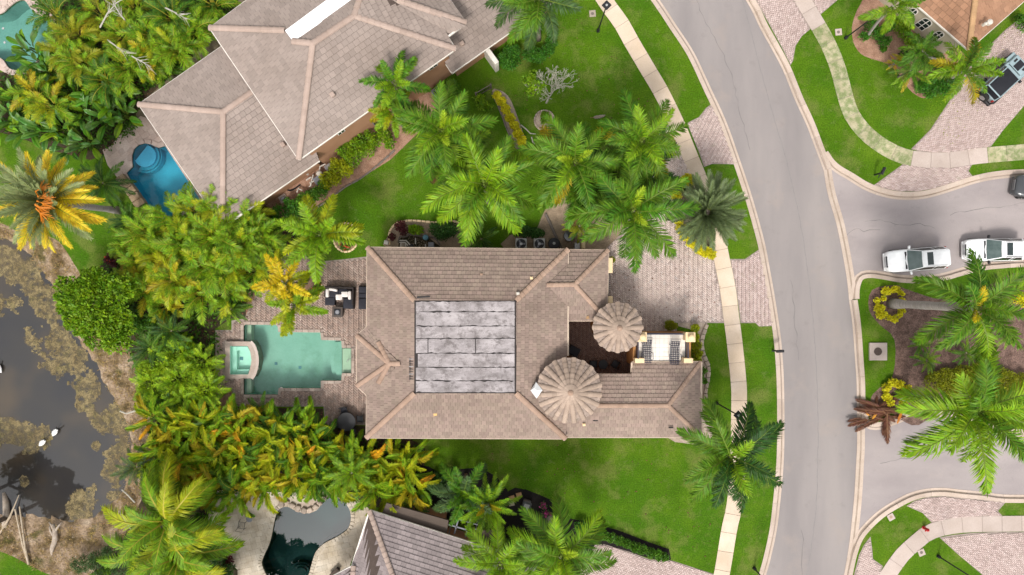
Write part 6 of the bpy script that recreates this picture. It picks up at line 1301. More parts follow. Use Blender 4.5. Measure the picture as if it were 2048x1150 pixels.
palm("drooping palm cut by the top edge above the clipped hedges", 1078, -4, 7.5, 88, 16, ['royal2'], ((L_royal, 3), (L_duskgreen, 2)), L_royal)
palm("silvery date palm with golden skirts and orange fruit stalks over the pond lawn", 92, 402, 8.3, 86, 84, 'date', ((L_silver, 1), (L_gold, 3)), L_silver, L_gold, base=(240, 421), tr=.22, tm=bark_w, shaft=False, spread=.2)
pt = bpy.context.scene.objects
t = [o for o in COL.objects if o.get('label', '').startswith('silvery date palm')][0]; c = W(92, 402, 8.3) - t.location
for k in range(9):
    a = RNG.uniform(-1.0, .9) + (0 if k < 5 else -.2); L = RNG.uniform(1.2, 1.9); MB().tube([c + Vector((0, 0, .5)), c + Vector((math.cos(a) * L * .5, math.sin(a) * L * .5, 1.75)), c + Vector((math.cos(a) * L, math.sin(a) * L, 1.5))], [.05, .045, .02], 5).build("fruit_stalk", RACH_O, t, local=True)
    mb = MB()
    for q in range(16):
        s_ = a + RNG.uniform(-.3, .3); l2 = L + RNG.uniform(-.35, .25); mb.tube([c + Vector((math.cos(a) * L * .7, math.sin(a) * L * .7, 1.66)), c + Vector((math.cos(s_) * l2, math.sin(s_) * l2, 1.5 + RNG.uniform(-.1, .1)))], .02, 3)
    mb.build("fruit_strands", RACH_O, t, local=True)['kind'] = 'stuff'
YL = ((L_lime, 2), (L_royal_l, 4))
palm("bushy lime palm leaning over the round flower bed on the back lawn", 640, 470, 5.5, 78, 12, 'fox', YL, L_royal_l, base=(684, 474), tr=.13, tm=bark_w)
palm("yellow palm on the patio, upper of two beside the small flower circle", 568, 566, 5.0, 56, 11, 'fox', ((L_yel, 4), (L_lime, 2)), L_yel, base=(612, 566), tr=.11, tm=bark_w)
palm("yellow green palm on the patio edge just above the green pool", 588, 612, 4.6, 56, 11, 'fox', ((L_lime, 4), (L_yel, 1), (L_royal_l, 2)), L_royal_l, base=(614, 590), tr=.11, tm=bark_w)
palm("dense grey green round date palm standing at the sidewalk by the yellow shrubs", 1415, 424, 5.0, 64, 92, 'date', ((L_gray, 1),), L_gray, tr=.24, shaft=False, spread=.2)
palm("large dark green palm over the sidewalk at the end of the south lawn", 1462, 914, 8.0, 104, 16, ['royal', 'royal2'], ((L_royal, 3), (L_dark, 2)), L_royal_l)
palm("tall leaning palm on the island with a bright yellow spear and pale trunk", 1952, 616, 9.5, 106, 15, ['royal', 'royal2'], LW, L_yel, base=(1782, 607), tr=.29, tm=bark_w, rach=RACH_G)
palm("tall palm over the lower side street at the right edge", 1952, 822, 8.5, 136, 15, ['royal', 'royal2'], ((L_royal, 3), (L_royal_l, 2)), L_royal_l, base=(1800, 790), tr=.30, tm=bark_w)
palm("pale trunked palm leaning over the red mulch by the corner house, leftmost there", 1788, 10, 7.0, 54, 10, ['royal2', 'fox'], ((L_areca, 2), (L_royal, 2)), L_royal_l, base=(1733, 76), tr=.10, tm=bark_w)
palm("fan shaped dark palm in front of the arched windows", 1846, 102, 4.5, 42, 10, ['royal', 'royal2'], ((L_mid, 2), (L_royal, 2)), L_mid, base=(1892, 122), tr=.10, tm=bark_w)
palm("palm beside the corner driveway shading the pale blue off roader", 1930, 140, 6.5, 64, 12, ['royal', 'fox'], ((L_areca, 2), (L_royal, 2)), L_royal_l, old=L_areca_y, tr=.12, tm=bark_w, base=(1906, 154))
palm("low bushy palm with yellowing leaves in the red mulch bed", 1822, 142, 2.0, 38, 20, 'fern', ((L_areca, 2), (L_mid, 2)), L_mid, old=L_areca_y, tr=.08, shaft=False)
palm("broad palm at the bottom edge beside the dark hedge", 1122, 1112, 7.0, 108, 14, ['royal', 'royal2'], ((L_royal, 2), (L_royal_l, 2)), L_spear, tr=.2, base=(1098,1030), tm=bark_w)
palm("palm leaning across the bottom house roof corner", 1000, 1128, 6.0, 84, 13, ['royal', 'royal2'], ((L_royal_l, 2), (L_areca, 2)), L_royal_l)
palm("deep green palm with upright fronds beside the brown flat roof", 928, 985, 4.0, 62, 15, 'fox', ((L_mid, 3), (L_duskgreen, 2)), L_mid, tr=.1)
palm("light green spiky palm with a leaning pale trunk beside the stepping stones", 976, 1010, 4.5, 58, 26, 'date', ((L_areca, 2), (L_bright, 2)), L_areca_y, base=(968, 1058) and (966, 1040), tr=.13, tm=bark_w, shaft=False)
CO = ((L_areca, 3), (L_bright, 1), (L_lime, 1))
palm("large drooping coconut palm between the pond bank and the stone deck, upper of two", 335, 1042, 5.0, 112, 15, 'coco', CO, L_bright, rach=RACH_Y, tr=.18, shaft=False)
palm("large drooping coconut palm at the bottom edge below its twin", 358, 1116, 5.0, 104, 14, 'coco', CO, L_bright, rach=RACH_Y, tr=.18, shaft=False)
palm("coconut palm nearest the lower pond bank, smallest of three", 292, 1098, 4.0, 78, 11, 'coco', ((L_areca_d, 2), (L_areca, 2)), L_bright, rach=RACH_Y, tr=.14, shaft=False)
ORD = 'first second third fourth fifth sixth seventh eighth ninth tenth eleventh twelfth thirteenth fourteenth'.split()
def rows_of(items, edges, names, pat):
    """a label of its own for each plant of a thicket: its row, and its place in the row from the pond side"""
    out = {}
    for q in range(len(edges) - 1):
        row = sorted(it[0] for it in items if edges[q] <= it[1] < edges[q + 1])
        for k, x in enumerate(row): out[(x, q)] = pat % (ORD[k], names[q])
    return lambda x, y: out[(x, [q for q in range(len(edges) - 1) if edges[q] <= y < edges[q + 1]][0])]
def low(label, px, py, zc, rpx, n, sp, cols, cat="plant", name="palm_shrub", rach=None, group=None, young=None, old=None, nm="frond"):
    r = random.Random(int(px * 3 + py * 11)); C = W(px, py, zc); t = thing(name, label, cat, (C.x, C.y, .1), 0, group); L = rpx / S * (H - zc) / H * 1.25
    mb = MB()
    for k in range(5): a = k * 1.257; mb.tube([(math.cos(a) * .18, math.sin(a) * .18, -.05), (math.cos(a) * .07, math.sin(a) * .07, zc - .1)], .035, 4)
    if sp in ('fern', 'date', 'fan'): MB().lathe((0, 0, -.05), [(.16, 0), (.14, zc * .6), (.06, zc - .02)], 9).build("stem", bark, t, local=True)
    else: mb.build("stems", RACH_G, t, local=True)['kind'] = 'stuff'
    crown(t, (0, 0, zc - .1), sp, n, L, cols, r, rach, .25 if sp not in ('fern', 'date') else .06, young, old, nm); return t
AR = ((L_areca, 4), (L_bright, 1), (L_lime, 1)); ARY = ((L_areca, 3), (L_areca_y, 1.4), (L_lime, 2)); ARD = ((L_areca_d, 3), (L_areca, 1), (L_mid, 1))
g1_ = "areca palms of the thicket between the turquoise pool and the patio"
AI = ((300,468,52,4.0,AR),(345,440,50,4.2,AR),(395,424,50,4.4,AR),(438,408,46,4.6,AR),(482,434,50,4.4,AR),(518,472,50,4.2,AR),(540,500,38,3.6,AR),(478,486,52,4.8,AR),(430,470,55,4.9,AR),(376,484,55,4.6,AR),(326,510,50,4.2,ARY),(286,530,46,3.6,ARY),(412,530,52,4.6,AR),(460,538,50,4.3,AR),(505,540,42,3.8,AR),(352,556,52,4.3,ARY),(300,580,45,3.6,ARY),(402,588,46,3.8,AR),(450,584,40,3.4,AR),(332,612,38,3.2,ARY),(262,490,38,3.0,AR),(268,560,34,3.0,ARY))
LB = rows_of(AI, (0, 450, 495, 535, 570, 700), ('top', 'second', 'third', 'fourth', 'bottom'), 'yellow green areca palm, %s from the left in the %s row of the patio thicket')
for x, y, r_, z, cols in AI:
    low(LB(x, y), x, y, z * .62, r_ * .96, 23, RNG.choice(('areca', 'areca2')), cols, "areca palm", "areca_palm", RACH_Y, g1_)
g2_ = "areca palms of the upper left thicket"
AI = ((112,30,42,3.6,ARD),(150,70,46,4.0,((L_olive,3),(L_areca,2))),(130,105,42,3.8,((L_olive,3),(L_areca,2))),(165,128,44,3.8,((L_olive,2),(L_areca,3))),(200,30,42,3.6,((L_olive,2),(L_areca_y,1),(L_areca,2))),(245,70,44,3.8,((L_olive,2),(L_areca,3))),(300,72,46,4.2,AR),(345,36,46,4.2,ARD),(385,62,44,3.8,((L_bright,2),(L_areca,2))),(350,95,46,4.0,AR),(300,112,44,4.0,ARY),(255,135,46,4.0,AR),(210,160,44,3.6,ARD),(270,20,42,3.6,((L_olive,2),(L_areca,2))),(425,10,40,3.2,((L_mid,2),(L_areca,2))),(68,188,42,3.4,ARY),(105,212,40,3.4,ARY),(330,135,34,2.8,ARD))
LB = rows_of(AI, (0, 50, 100, 140, 300), ('top', 'second', 'third', 'bottom'), 'arching areca palm, %s from the left in the %s row of the upper left thicket')
for x, y, r_, z, cols in AI:
    low(LB(x, y), x, y, z * .62, r_ * .98, 21, RNG.choice(('areca', 'areca2')), cols, "areca palm", "areca_palm", RACH_Y, g2_)
g3_ = "paddle leaved plants of the upper left thicket"
AI = ((72,118,36),(95,140,34),(120,150,32),(60,96,28),(150,190,36),(200,190,38),(232,206,36),(250,232,32),(215,236,36),(170,230,36),(30,236,38),(6,252,34),(60,258,36),(98,262,38),(135,262,36),(176,284,36),(140,296,28),(36,206,32),(242,178,28),(0,215,30))
LB = rows_of(AI, (0, 160, 215, 254, 400), ('top', 'second', 'third', 'bottom'), 'broad paddle plant, %s from left in the %s row by the top left pool')
for x, y, r_ in AI:
    low(LB(x, y), x, y, 1.0, r_ * 1.15, 11, 'paddle', ((L_banana, 3), (L_mid, 2), (L_bright, 1)), "plant", "paddle_leaf_plant", RACH_G, g3_, nm="leaf")
g4_ = "tall yellow and orange palms of the hedge along the house and kidney pool"
HC = [((L_lime, 3), (L_areca, 4), (L_areca_y, 2), (L_bright, 1)), ((L_areca, 3), (L_areca_y, 3), (L_orange, 1), (L_lime, 2)), ((L_areca_d, 2), (L_areca, 3), (L_lime, 2)), ((L_lime, 4), (L_areca_y, 1), (L_areca, 3))]
HN = [0] * 5
for j, y0 in enumerate((842, 876, 912, 948, 976)):
    for i in range(13):
        x = 312 + i * 43 + (j % 2) * 21 + RNG.uniform(-8, 8); y = y0 + RNG.uniform(-7, 7)
        y += 9 if (j == 0 and x > 470) else 0
        if (x > 640 and y < 872) or (x > 725 and y < 898) or x > 842 or (x < 330 and y > 960) or (565 < x < 700 and y > 968): continue
        HN[j] += 1; low('curving hedge palm, %s from the pond end in the %s row above the kidney pool' % (ORD[HN[j] - 1], ('top', 'second', 'third', 'fourth', 'bottom')[j]), x, y, 2.0 + RNG.uniform(-.3, .4), 46, 14, RNG.choice(('fold', 'fold2', 'fold')), RNG.choice(HC), "palm", "hedge_palm", RACH_Y, g4_)
low("bright fresh green feathery palm in the middle of the yellow hedge", 704, 946, 3.0, 46, 18, 'fern', ((L_bright, 1),), "palm", "palm_shrub")
FE = ((L_dark, 2), (L_areca_d, 2), (L_mid, 1))
for lab, x, y, z, r_, n, cols in (("dark fringed low palm at the left edge of the turquoise pool wall", 206, 366, 1.6, 46, 24, FE), ("dark fringed low palm below the turquoise pool wall beside the date palm's foot", 263, 446, 1.6, 36, 24, FE), ("low dark palm left of the green pool's stone deck beside the mulch patch", 462, 618, 1.4, 30, 20, ((L_areca_d, 2), (L_areca, 1))),
        ("dark spiky low palm between the round leafy tree and the yellow thicket", 343, 662, 2.4, 38, 18, FE), ("dark spiky low palm at the bank below the round leafy tree", 303, 696, 2.2, 38, 18, FE), ("small dark palm at the feet of the drooping lime bush", 335, 805, 1.6, 34, 16, FE), ("low palm at the left end of the lower patio wall", 522, 822, 1.2, 30, 14, ((L_mid, 1), (L_areca_d, 1))),
        ("blue green palm at the pond end of the yellow hedge", 274, 934, 2.0, 36, 16, ((L_duskgreen, 1),)), ("small green palm on the gravel beside the dark bin", 1159, 452, 1.8, 30, 18, ((L_areca_d, 1), (L_olive, 1))), ("small green palm on the island mulch above the clipped mound, leftmost", 1840, 688, 1.2, 19, 20, ((L_mid, 2), (L_areca, 2))),
        ("small green palm on the island mulch at the mound's edge", 1853, 720, 1.2, 22, 20, ((L_mid, 2), (L_areca, 2))), ("small green palm on the island mulch below the leaning palm", 1932, 706, 1.2, 23, 20, ((L_mid, 2), (L_areca, 2))), ("bright little palm alone on the island mulch at the right", 2013, 672, 1.0, 21, 20, ((L_bright, 1),)),
        ("dark low palm under the lawn palm's drooping fronds", 962, 478, 1.2, 34, 20, FE), ("dark broad leaved palm under the brown flat porch roof's edge", 826, 1014, 1.8, 32, 12, ((L_dark, 1), (L_mid, 1)))):
    low(lab, x, y, z, r_, n, 'fern', cols)
low("bright fan palm at the bottom edge beside the broad palm", 1095, 1138, 3.2, 44, 14, 'fan', ((L_bright, 2), (L_royal_l, 1)), "fan palm", "fan_palm", None, nm="fan_leaf"); low("dusky fan palm at the bottom edge between the two leaning palms", 1042, 1108, 2.0, 34, 12, 'fan', ((L_mid, 1),), "fan palm", "fan_palm", None, nm="fan_leaf")
low("yellow spiky croton at the edge of the red mulch bed", 1788, 128, .6, 15, 12, 'fern', ((L_areca_y, 2), (L_orange, 1)), "plant", "croton")

# ---- leafy shrubs, hedges and trees: leaves spread through lumpy volumes
def leaf_mass(name, blobs, n, size, mats, parent, seed=1, out=.55, aspect=.5, flatness=.35, low_=-.25):
    """blobs: (x, y, z, r, rz) in metres (world); leaves stand on and inside their surfaces"""
    rs = np.random.RandomState(seed); Bs = np.array(blobs); wt = Bs[:, 3] ** 2; idx = rs.choice(len(Bs), n, p=wt / wt.sum()); b = Bs[idx]
    d = rs.normal(size=(n, 3)); d /= np.linalg.norm(d, axis=1)[:, None]; d[:, 2] = np.where(d[:, 2] < low_, -d[:, 2], d[:, 2])
    rad = rs.uniform(.55, 1.04, n) ** .6; p = b[:, :3] + d * np.stack([b[:, 3], b[:, 3], b[:, 4]], 1) * rad[:, None]; p[:, 2] = np.maximum(p[:, 2], .12)
    t = d * out + rs.normal(size=(n, 3)) * .55 + np.array([0, 0, .15]); t /= np.linalg.norm(t, axis=1)[:, None]
    up = d * .5 + np.array([0, 0, 1.0]) + rs.normal(size=(n, 3)) * flatness; s = np.cross(t, up); s /= (np.linalg.norm(s, axis=1)[:, None] + 1e-9)
    L = size * rs.uniform(.65, 1.3, n)[:, None]; w = L * aspect * .5; nn = np.cross(s, t)
    V = np.stack([p, p + t * L * .5 + s * w + nn * w * .3, p + t * L - np.array([0, 0, .12]) * L, p + t * L * .5 - s * w + nn * w * .3], 1).reshape(-1, 3)
    me = fast_mesh(name, V, np.arange(n * 4).reshape(n, 4), mats); return link(name, me, parent)
def bush(label, spots, hgt, n, size, mats, cat="shrub", name="shrub", group=None, lumps=7, aspect=.5, out=.55, stems=True, base=.1, flowers=None, seed=0, flat=1.0):
    """spots: (px, py, radius px) lobes seen from above"""
    cx = sum(s[0] for s in spots) / len(spots); cy = sum(s[1] for s in spots) / len(spots); c = W(cx, cy, hgt * .6); t = thing(name, label, cat, (c.x, c.y, base), 0, group); r = random.Random(int(cx * 5 + cy * 3) + seed); bl = []
    for x, y, q in spots:
        p = W(x, y, hgt * .7); R_ = q / S * .95
        bl.append((p.x, p.y, base + hgt * .40, R_ * .80, hgt * .48))
        for k in range(lumps):
            a = r.uniform(0, 6.28); f = math.sqrt(r.random()) * .72; rr = R_ * r.uniform(.24, .42); bl.append((p.x + math.cos(a) * f * R_, p.y + math.sin(a) * f * R_, base + hgt * (.45 + .42 * (1 - f * f) * flat) + r.uniform(-.05, .1) * hgt, rr, min(rr, hgt * .4)))
    leaf_mass("foliage", bl, n, size, mats, t, int(cx + cy) + seed, out, aspect)
    if stems:
        for k in range(min(4, 1 + len(spots))): x, y, q = spots[k % len(spots)]; p = W(x, y, hgt * .5); MB().tube([(p.x + r.uniform(-.1, .1), p.y + r.uniform(-.1, .1), base - .1), (p.x + r.uniform(-.1, .1), p.y + r.uniform(-.1, .1), base + hgt * .6)], [.05, .02], 5).build("stem", bark, t)
    if flowers:
        m_, k_, sz = flowers; leaf_mass("flowers", [(b[0], b[1], b[2] + b[4] * .15, b[3], b[4]) for b in bl], k_, sz, m_, t, 99, .6, .9, .3, .1)
    return t
def tree(label, px, py, zc, rpx, n, size, mats, lumps=40, group=None, cat="tree", name="leafy_tree", lr=(.16, .26), aspect=.55, spots=None):
    r = random.Random(int(px + 3 * py)); C = W(px, py, zc); t = thing(name, label, cat, (C.x, C.y, .1), 0, group); bl = []; ends = []
    for x, y, q in (spots or [(px, py, rpx)]):
        p = W(x, y, zc); R_ = q / S * (H - zc) / H
        for k in range(lumps):
            a = r.uniform(0, 6.28); f = math.sqrt((k + .5) / lumps) * .88; rr = R_ * r.uniform(*lr); z = p.z + R_ * .75 * math.sqrt(max(0, 1 - f * f)) - R_ * .35 + r.uniform(-.25, .2)
            bl.append((p.x + math.cos(a) * f * R_, p.y + math.sin(a) * f * R_, z, rr, rr * .8))
            if k % 4 == 0: ends.append(bl[-1][:3])
    k = np.random.RandomState(5); leaf_mass("crown", bl, n, size, mats, t, int(abs(px)), .75, aspect, .4, -.1)
    MB().tube([(C.x, C.y, 0), (C.x + .1, C.y, zc * .4), (C.x, C.y + .05, zc * .7)], [.2, .15, .1], 9).build("trunk", bark, t, True); mb = MB()
    for e_ in ends[:14]: MB().tube([(C.x + .05, C.y, zc * .55), ((C.x + e_[0]) / 2, (C.y + e_[1]) / 2, zc * .75), e_], [.08, .05, .02], 5).build("limb", bark, t)
    return t
tree("round leafy green tree overhanging the pond's upper right bank", 196, 625, 4.0, 74, 15000, .24, L_bright, 34, spots=[(178,598,56),(214,652,54),(148,584,34),(240,578,36),(160,640,30),(236,672,30),(196,566,30),(146,612,24)], lr=(.13, .27))
tree("small pale green tree beside the bleached bare tree", 1068, 168, 2.6, 25, 1300, .16, L_bright, 14)
bush("drooping lime feathery bush between the pond bank and the green pool's spa", [(310,735,36),(350,718,40),(392,735,40),(345,775,42),(390,785,40),(425,770,26),(300,775,24)], 2.2, 7000, .24, L_feather, "bush", "feathery_bush", aspect=.22, lumps=10)
for lab, x, y, q in (("lime feathery palm at the top left of the drooping lime bush by the bank", 318, 722, 34), ("lime feathery palm at the top of the drooping lime bush under the dark palms", 358, 705, 34), ("lime feathery palm at the spa side of the drooping lime bush", 404, 722, 34), ("lime feathery palm at the bank side of the drooping lime bush", 300, 768, 32), ("lime feathery palm in the middle of the drooping lime bush", 356, 760, 38), ("lime feathery palm at the lower right of the drooping lime bush", 412, 780, 32), ("lime feathery palm at the lower middle of the drooping lime bush", 366, 805, 32)):
    low(lab, x, y, 1.9, q, 20, 'areca', ((L_feather, 3), (L_bright, 1)), "palm", "feathery_palm", RACH_G)
bush("dark green bush along the lower edge of the lime feathery bush", [(400,815,30),(360,825,26),(425,800,20)], 1.5, 1500, .2, L_areca_d, "bush", "leafy_bush", aspect=.3)
bush("dark leafy bush under the round leafy tree's right side", [(262,640,26),(285,650,24),(310,640,20)], 2.0, 1500, .22, L_mid, "bush", "leafy_bush")
bush("burgundy leaved shrub on the lawn edge left of the yellow thicket", [(223,512,11),(229,525,10),(218,520,7)], 1.0, 420, .22, L_ti, "shrub", "burgundy_shrub", flowers=(flower_r, 14, .16))
for lab, sp_, h_, n_, m_ in (("bright green shrub mass under the brown wall, right end by the palms", [(690,300,20),(715,288,22),(742,280,22),(766,268,18),(705,318,20),(735,300,18),(778,285,14)], 1.6, 4200, L_bright), ("lime shrub mass hiding the white pool pipes", [(672,335,20),(690,340,18),(655,355,16),(668,360,14),(650,372,12)], 1.4, 2600, L_lime),
                            ("darker green shrubs below the white pipes along the border", [(640,385,16),(622,392,18),(605,402,16),(650,370,12)], 1.2, 2000, L_mid), ("dark shrubs near the low corner of the grey roof", [(580,412,18),(562,428,20),(548,445,16),(592,425,14)], 1.3, 2000, L_hedge), ("small round shrub beside the dark grey air conditioner", [(907,170,14),(915,182,8)], 1.2, 700, L_mid),
                            ("pale ground cover patch left of the yellow hedge planks", [(962,205,14),(975,215,11),(955,192,10)], .5, 800, L_bright)):
    bush(lab, sp_, h_, n_, .17, m_)
bush("clipped round hedge ball at the corner of the grey roofed house", [(1017,115,27)], 1.5, 4200, .13, L_hedge, "hedge", "hedge", lumps=14); bush("clipped L shaped hedge under the drooping top edge palm", [(1060,108,18),(1078,110,17),(1094,100,16),(1103,84,14),(1106,64,13)], 1.4, 5000, .13, L_hedge, "hedge", "hedge", lumps=10)
bush("yellow duranta hedge in the plank edged bed on the lawn", [(994,190,10),(1003,203,11),(1012,218,11),(1020,234,11),(1028,250,11),(1035,266,11),(1043,282,11),(1053,298,11),(1058,308,8)], .8, 5200, .13, L_duranta, "hedge", "yellow_hedge", aspect=.7, lumps=8, flat=.5)
bush("yellow shrubs between the upper driveway and the date palm", [(1360,372,14),(1372,360,12),(1351,390,12),(1382,362,11),(1351,410,10)], 1.0, 2600, .13, L_duranta, "shrub", "yellow_shrub", aspect=.7); bush("yellow shrubs edging the driveway below the grey green date palm", [(1356,440,10),(1362,456,11),(1372,472,12),(1384,485,13),(1398,496,13),(1412,504,13),(1423,509,10)], 1.0, 4200, .13, L_duranta, "shrub", "yellow_shrub", aspect=.7)
bush("yellow green shrub row between the terrace and the curved stone border", [(1391,656,9),(1390,672,9),(1393,690,10),(1395,708,10),(1394,720,8)], 1.1, 2400, .15, L_lime, "shrub", "yellow_shrub"); bush("green shrubs at the house corner below the yellow green row", [(1404,740,8),(1407,760,7),(1402,752,6)], .8, 600, .15, L_mid)
bush("round clipped green ball shrub above the terrace railing", [(1341,651,13)], 1.2, 1600, .11, L_olive, "shrub", "ball_shrub", lumps=9); bush("small brownish shrub in front of the garage pier", [(1224,520,7)], .9, 300, .12, L_olive)
bush("burgundy shrub in the gravel bed by the pool pump", [(802,452,12),(808,462,10)], .8, 600, .16, L_ti, "shrub", "burgundy_shrub"); bush("small red leaved plant at the left end of the gravel bed", [(784,473,8)], .6, 260, .13, L_ti, "shrub", "burgundy_shrub", seed=3); bush("bright green plant in the gravel bed between two shrubs", [(826,458,10),(838,460,9)], .6, 600, .18, L_bright)
bush("large dark round shrub in the gravel bed beside the pool pump", [(885,462,24),(900,458,18),(870,458,14)], 1.5, 2800, .15, L_dark); bush("low dark hedge behind the two grey air conditioners", [(1036,462,13),(1053,464,14),(1070,465,13),(1083,466,9)], 1.0, 2600, .13, L_dark, "hedge", "hedge")
for lab, xs in (("red flowers and leaves in the lawn's round flower bed", [(702,482,12),(690,492,12),(686,462,12),(708,468,9)]), ("red flowers at the right of the patio's small flower circle", [(635,578,9),(630,590,9),(636,565,7),(612,556,7)])): bush(lab, xs, .45, 800, .15, L_mid, "flowers", "flowering_plant", flowers=(flower_r, 90, .14))
bush("long clipped hedge along the bottom driveway edge", [(1208,1072,11),(1222,1077,11),(1238,1082,11),(1254,1088,11),(1270,1094,11),(1286,1100,11),(1302,1106,11),(1318,1111,11),(1330,1114,9)], .9, 6500, .13, L_mid, "hedge", "hedge", lumps=7, flat=.4); bush("dark shrubs between the bottom palm and the clipped hedge", [(1160,1052,13),(1178,1060,12),(1195,1066,10)], .9, 1500, .15, L_hedge)
bush("pink flowering plant in the black mulch beside the grey bin", [(1087,1010,8),(1092,1024,9),(1098,1032,7)], .7, 400, .16, L_duskgreen, "flowers", "flowering_plant", flowers=(flower_p, 120, .17)); bush("dark undergrowth along the top of the brown porch roof", [(850,985,18),(875,960,20),(905,945,14),(960,945,14),(1000,972,10)], .8, 2200, .2, L_dark, "shrub", "undergrowth_shrub")
RG = lambda cx, cy, r0, n0, a0, a1, q: [(cx + r0 * math.cos(math.radians(a0 + (a1 - a0) * k / (n0 - 1))), cy + r0 * math.sin(math.radians(a0 + (a1 - a0) * k / (n0 - 1))), q) for k in range(n0)]
bush("yellow shrub ring round the leaning island palm's pale trunk", [(x + RNG.uniform(-4, 4), y + RNG.uniform(-4, 4), RNG.uniform(5, 10)) for x, y, q in RG(1782, 609, 26, 12, 25, 335, 9)], .6, 2900, .14, L_duranta, "shrub", "yellow_shrub", aspect=.75, lumps=8); bush("yellow shrubs around the second island palm's trunk base", [(1785,764,10),(1772,775,9),(1798,768,10),(1812,778,9),(1772,792,9),(1778,805,8),(1806,806,7)], .6, 2200, .14, L_duranta, "shrub", "yellow_shrub", aspect=.75, lumps=8)
bush("olive green clipped mound on the island beside the mulch", [(1870,765,26),(1895,757,28),(1925,752,29),(1955,752,30),(1985,754,30),(2015,760,28),(2045,768,26),(1945,772,24),(1990,778,24),(1905,778,20)], .9, 16000, .13, L_olive, "shrub", "clipped_mound", flat=.15, lumps=6); bush("yellow shrubs at the right edge of the island mulch", [(2040,596,14),(2052,608,12)], .8, 800, .15, L_duranta, "shrub", "yellow_shrub", aspect=.7)
bush("dark shrubs round the pale trunk at the left of the red mulch", [(1742,50,13),(1756,66,14),(1768,82,12),(1728,72,10),(1775,55,12)], 1.1, 2400, .16, L_hedge); bush("dark glossy shrubs at the lower tip of the red mulch bed", [(1845,172,15),(1862,184,14),(1878,170,14),(1890,182,10),(1866,160,12)], 1.0, 2800, .17, L_hedge); bush("dark shrubs below the arched windows in the red mulch", [(1810,110,13),(1885,140,14),(1900,155,12),(1872,128,10)], 1.0, 1800, .16, L_dark); bush("bright leafy shrubs along the foot of the cream wall", [(1796,48,14),(1808,62,15),(1822,78,15),(1838,92,14),(1855,108,14),(1872,122,13)], 1.2, 3400, .17, L_bright)
bush("little green plant alone on the red mulch edge", [(1767,98,7)], .5, 240, .14, L_mid)
bush("dark green bush row at the top of the side path", [(420,36,22),(400,62,20),(440,18,20),(380,85,18)], 1.6, 3000, .18, L_mid, "bush", "leafy_bush"); bush("rounded bush at the thicket's edge by the side path", [(325,138,18),(310,155,14),(335,122,14)], 1.2, 1500, .15, L_areca, "bush", "leafy_bush"); bush("shrub at the far right edge beside the corner house", [(2042,38,14),(2052,50,12)], 1.2, 900, .16, L_mid)
bush("grey green feathery bushes on the bank at the bottom edge", [(165,1128,22),(195,1122,24),(222,1110,22),(240,1135,24),(205,1145,22)], 1.0, 3400, .22, L_duskgreen, "bush", "feathery_bush", aspect=.22); bush("dark bush at the stone deck's lower left corner", [(425,1100,16),(440,1122,18),(455,1140,16),(410,1120,16)], 1.2, 1700, .18, L_dark, "bush", "leafy_bush"); bush("burgundy bush on the left edge of the stone deck", [(457,1122,11)], .8, 500, .15, L_ti, "shrub", "burgundy_shrub")
bush("leafy green bush behind the wire fence by the drooping palms", [(398,1040,14),(402,1062,14),(388,1055,12)], 1.0, 1100, .17, L_mid, "bush", "leafy_bush"); bush("tuft of green leaves in the tree circle on the lawn", [(1090,232,10),(1086,242,7)], .5, 400, .14, L_bright)
# undergrowth fills the floor of the thickets
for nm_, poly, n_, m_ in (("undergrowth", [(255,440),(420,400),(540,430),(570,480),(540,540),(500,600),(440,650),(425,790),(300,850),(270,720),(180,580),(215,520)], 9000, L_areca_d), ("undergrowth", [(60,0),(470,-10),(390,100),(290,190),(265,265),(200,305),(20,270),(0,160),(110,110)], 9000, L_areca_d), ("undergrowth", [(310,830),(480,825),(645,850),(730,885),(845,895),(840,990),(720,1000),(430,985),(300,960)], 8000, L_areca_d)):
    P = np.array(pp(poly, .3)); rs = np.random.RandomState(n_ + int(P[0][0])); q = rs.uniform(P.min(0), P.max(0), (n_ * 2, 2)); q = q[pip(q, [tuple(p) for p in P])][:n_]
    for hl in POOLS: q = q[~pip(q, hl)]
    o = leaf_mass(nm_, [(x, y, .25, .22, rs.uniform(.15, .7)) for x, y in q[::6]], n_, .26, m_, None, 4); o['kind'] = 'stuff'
q = np.concatenate([BANK[i] + (WE[i] - BANK[i]) * np.random.RandomState(i).uniform(0, .95, (12, 1)) for i in range(20, 165)]); q = q[np.abs(q[:, 0]) < 41]
o = leaf_mass("bank_grass", [(x, y, -.08, .14, .12) for x, y in q], 5200, .22, L_dry, None, 8, .4, .16); o['kind'] = 'stuff'
# bleached bare tree
def bare_tree():
    r = random.Random(12); b = W(1092, 206, .1); t = thing("bare_tree", "bleached leafless tree spreading over the lawn above the stone circle", "tree", b); segs = []
    def grow(p, d, l, rad, lev):
        q = p + d * l; mid = p.lerp(q, .5) + Vector((r.uniform(-.06, .06), r.uniform(-.06, .06), r.uniform(-.03, .03))) * l * 2; segs.append((lev, [p, mid, q], [rad, rad * .85, rad * .7]))
        if lev < 6:
            for k in range(5 if lev == 0 else 3 if lev < 3 else 2):
                nd = (d + Vector((r.uniform(-1, 1), r.uniform(-1, 1), r.uniform(-.45, .45))) * .8).normalized(); grow(q, nd, l * r.uniform(.66, .88) * (.62 if lev == 0 else 1), rad * .62, lev + 1)
    grow(b, Vector((.30, .30, 1)).normalized(), 1.3, .065, 0)
    MB().tube(segs[0][1], segs[0][2], 7).build("trunk", deadbranch, t); mb = MB()
    for lev, p, q in segs[1:]: (MB().tube(p, q, 5).build("limb", deadbranch, t) if lev == 1 else mb.tube(p, [max(.009, x) for x in q], 4, 0, False))
    mb.build("twigs", deadbranch, t)['kind'] = 'stuff'
bare_tree()
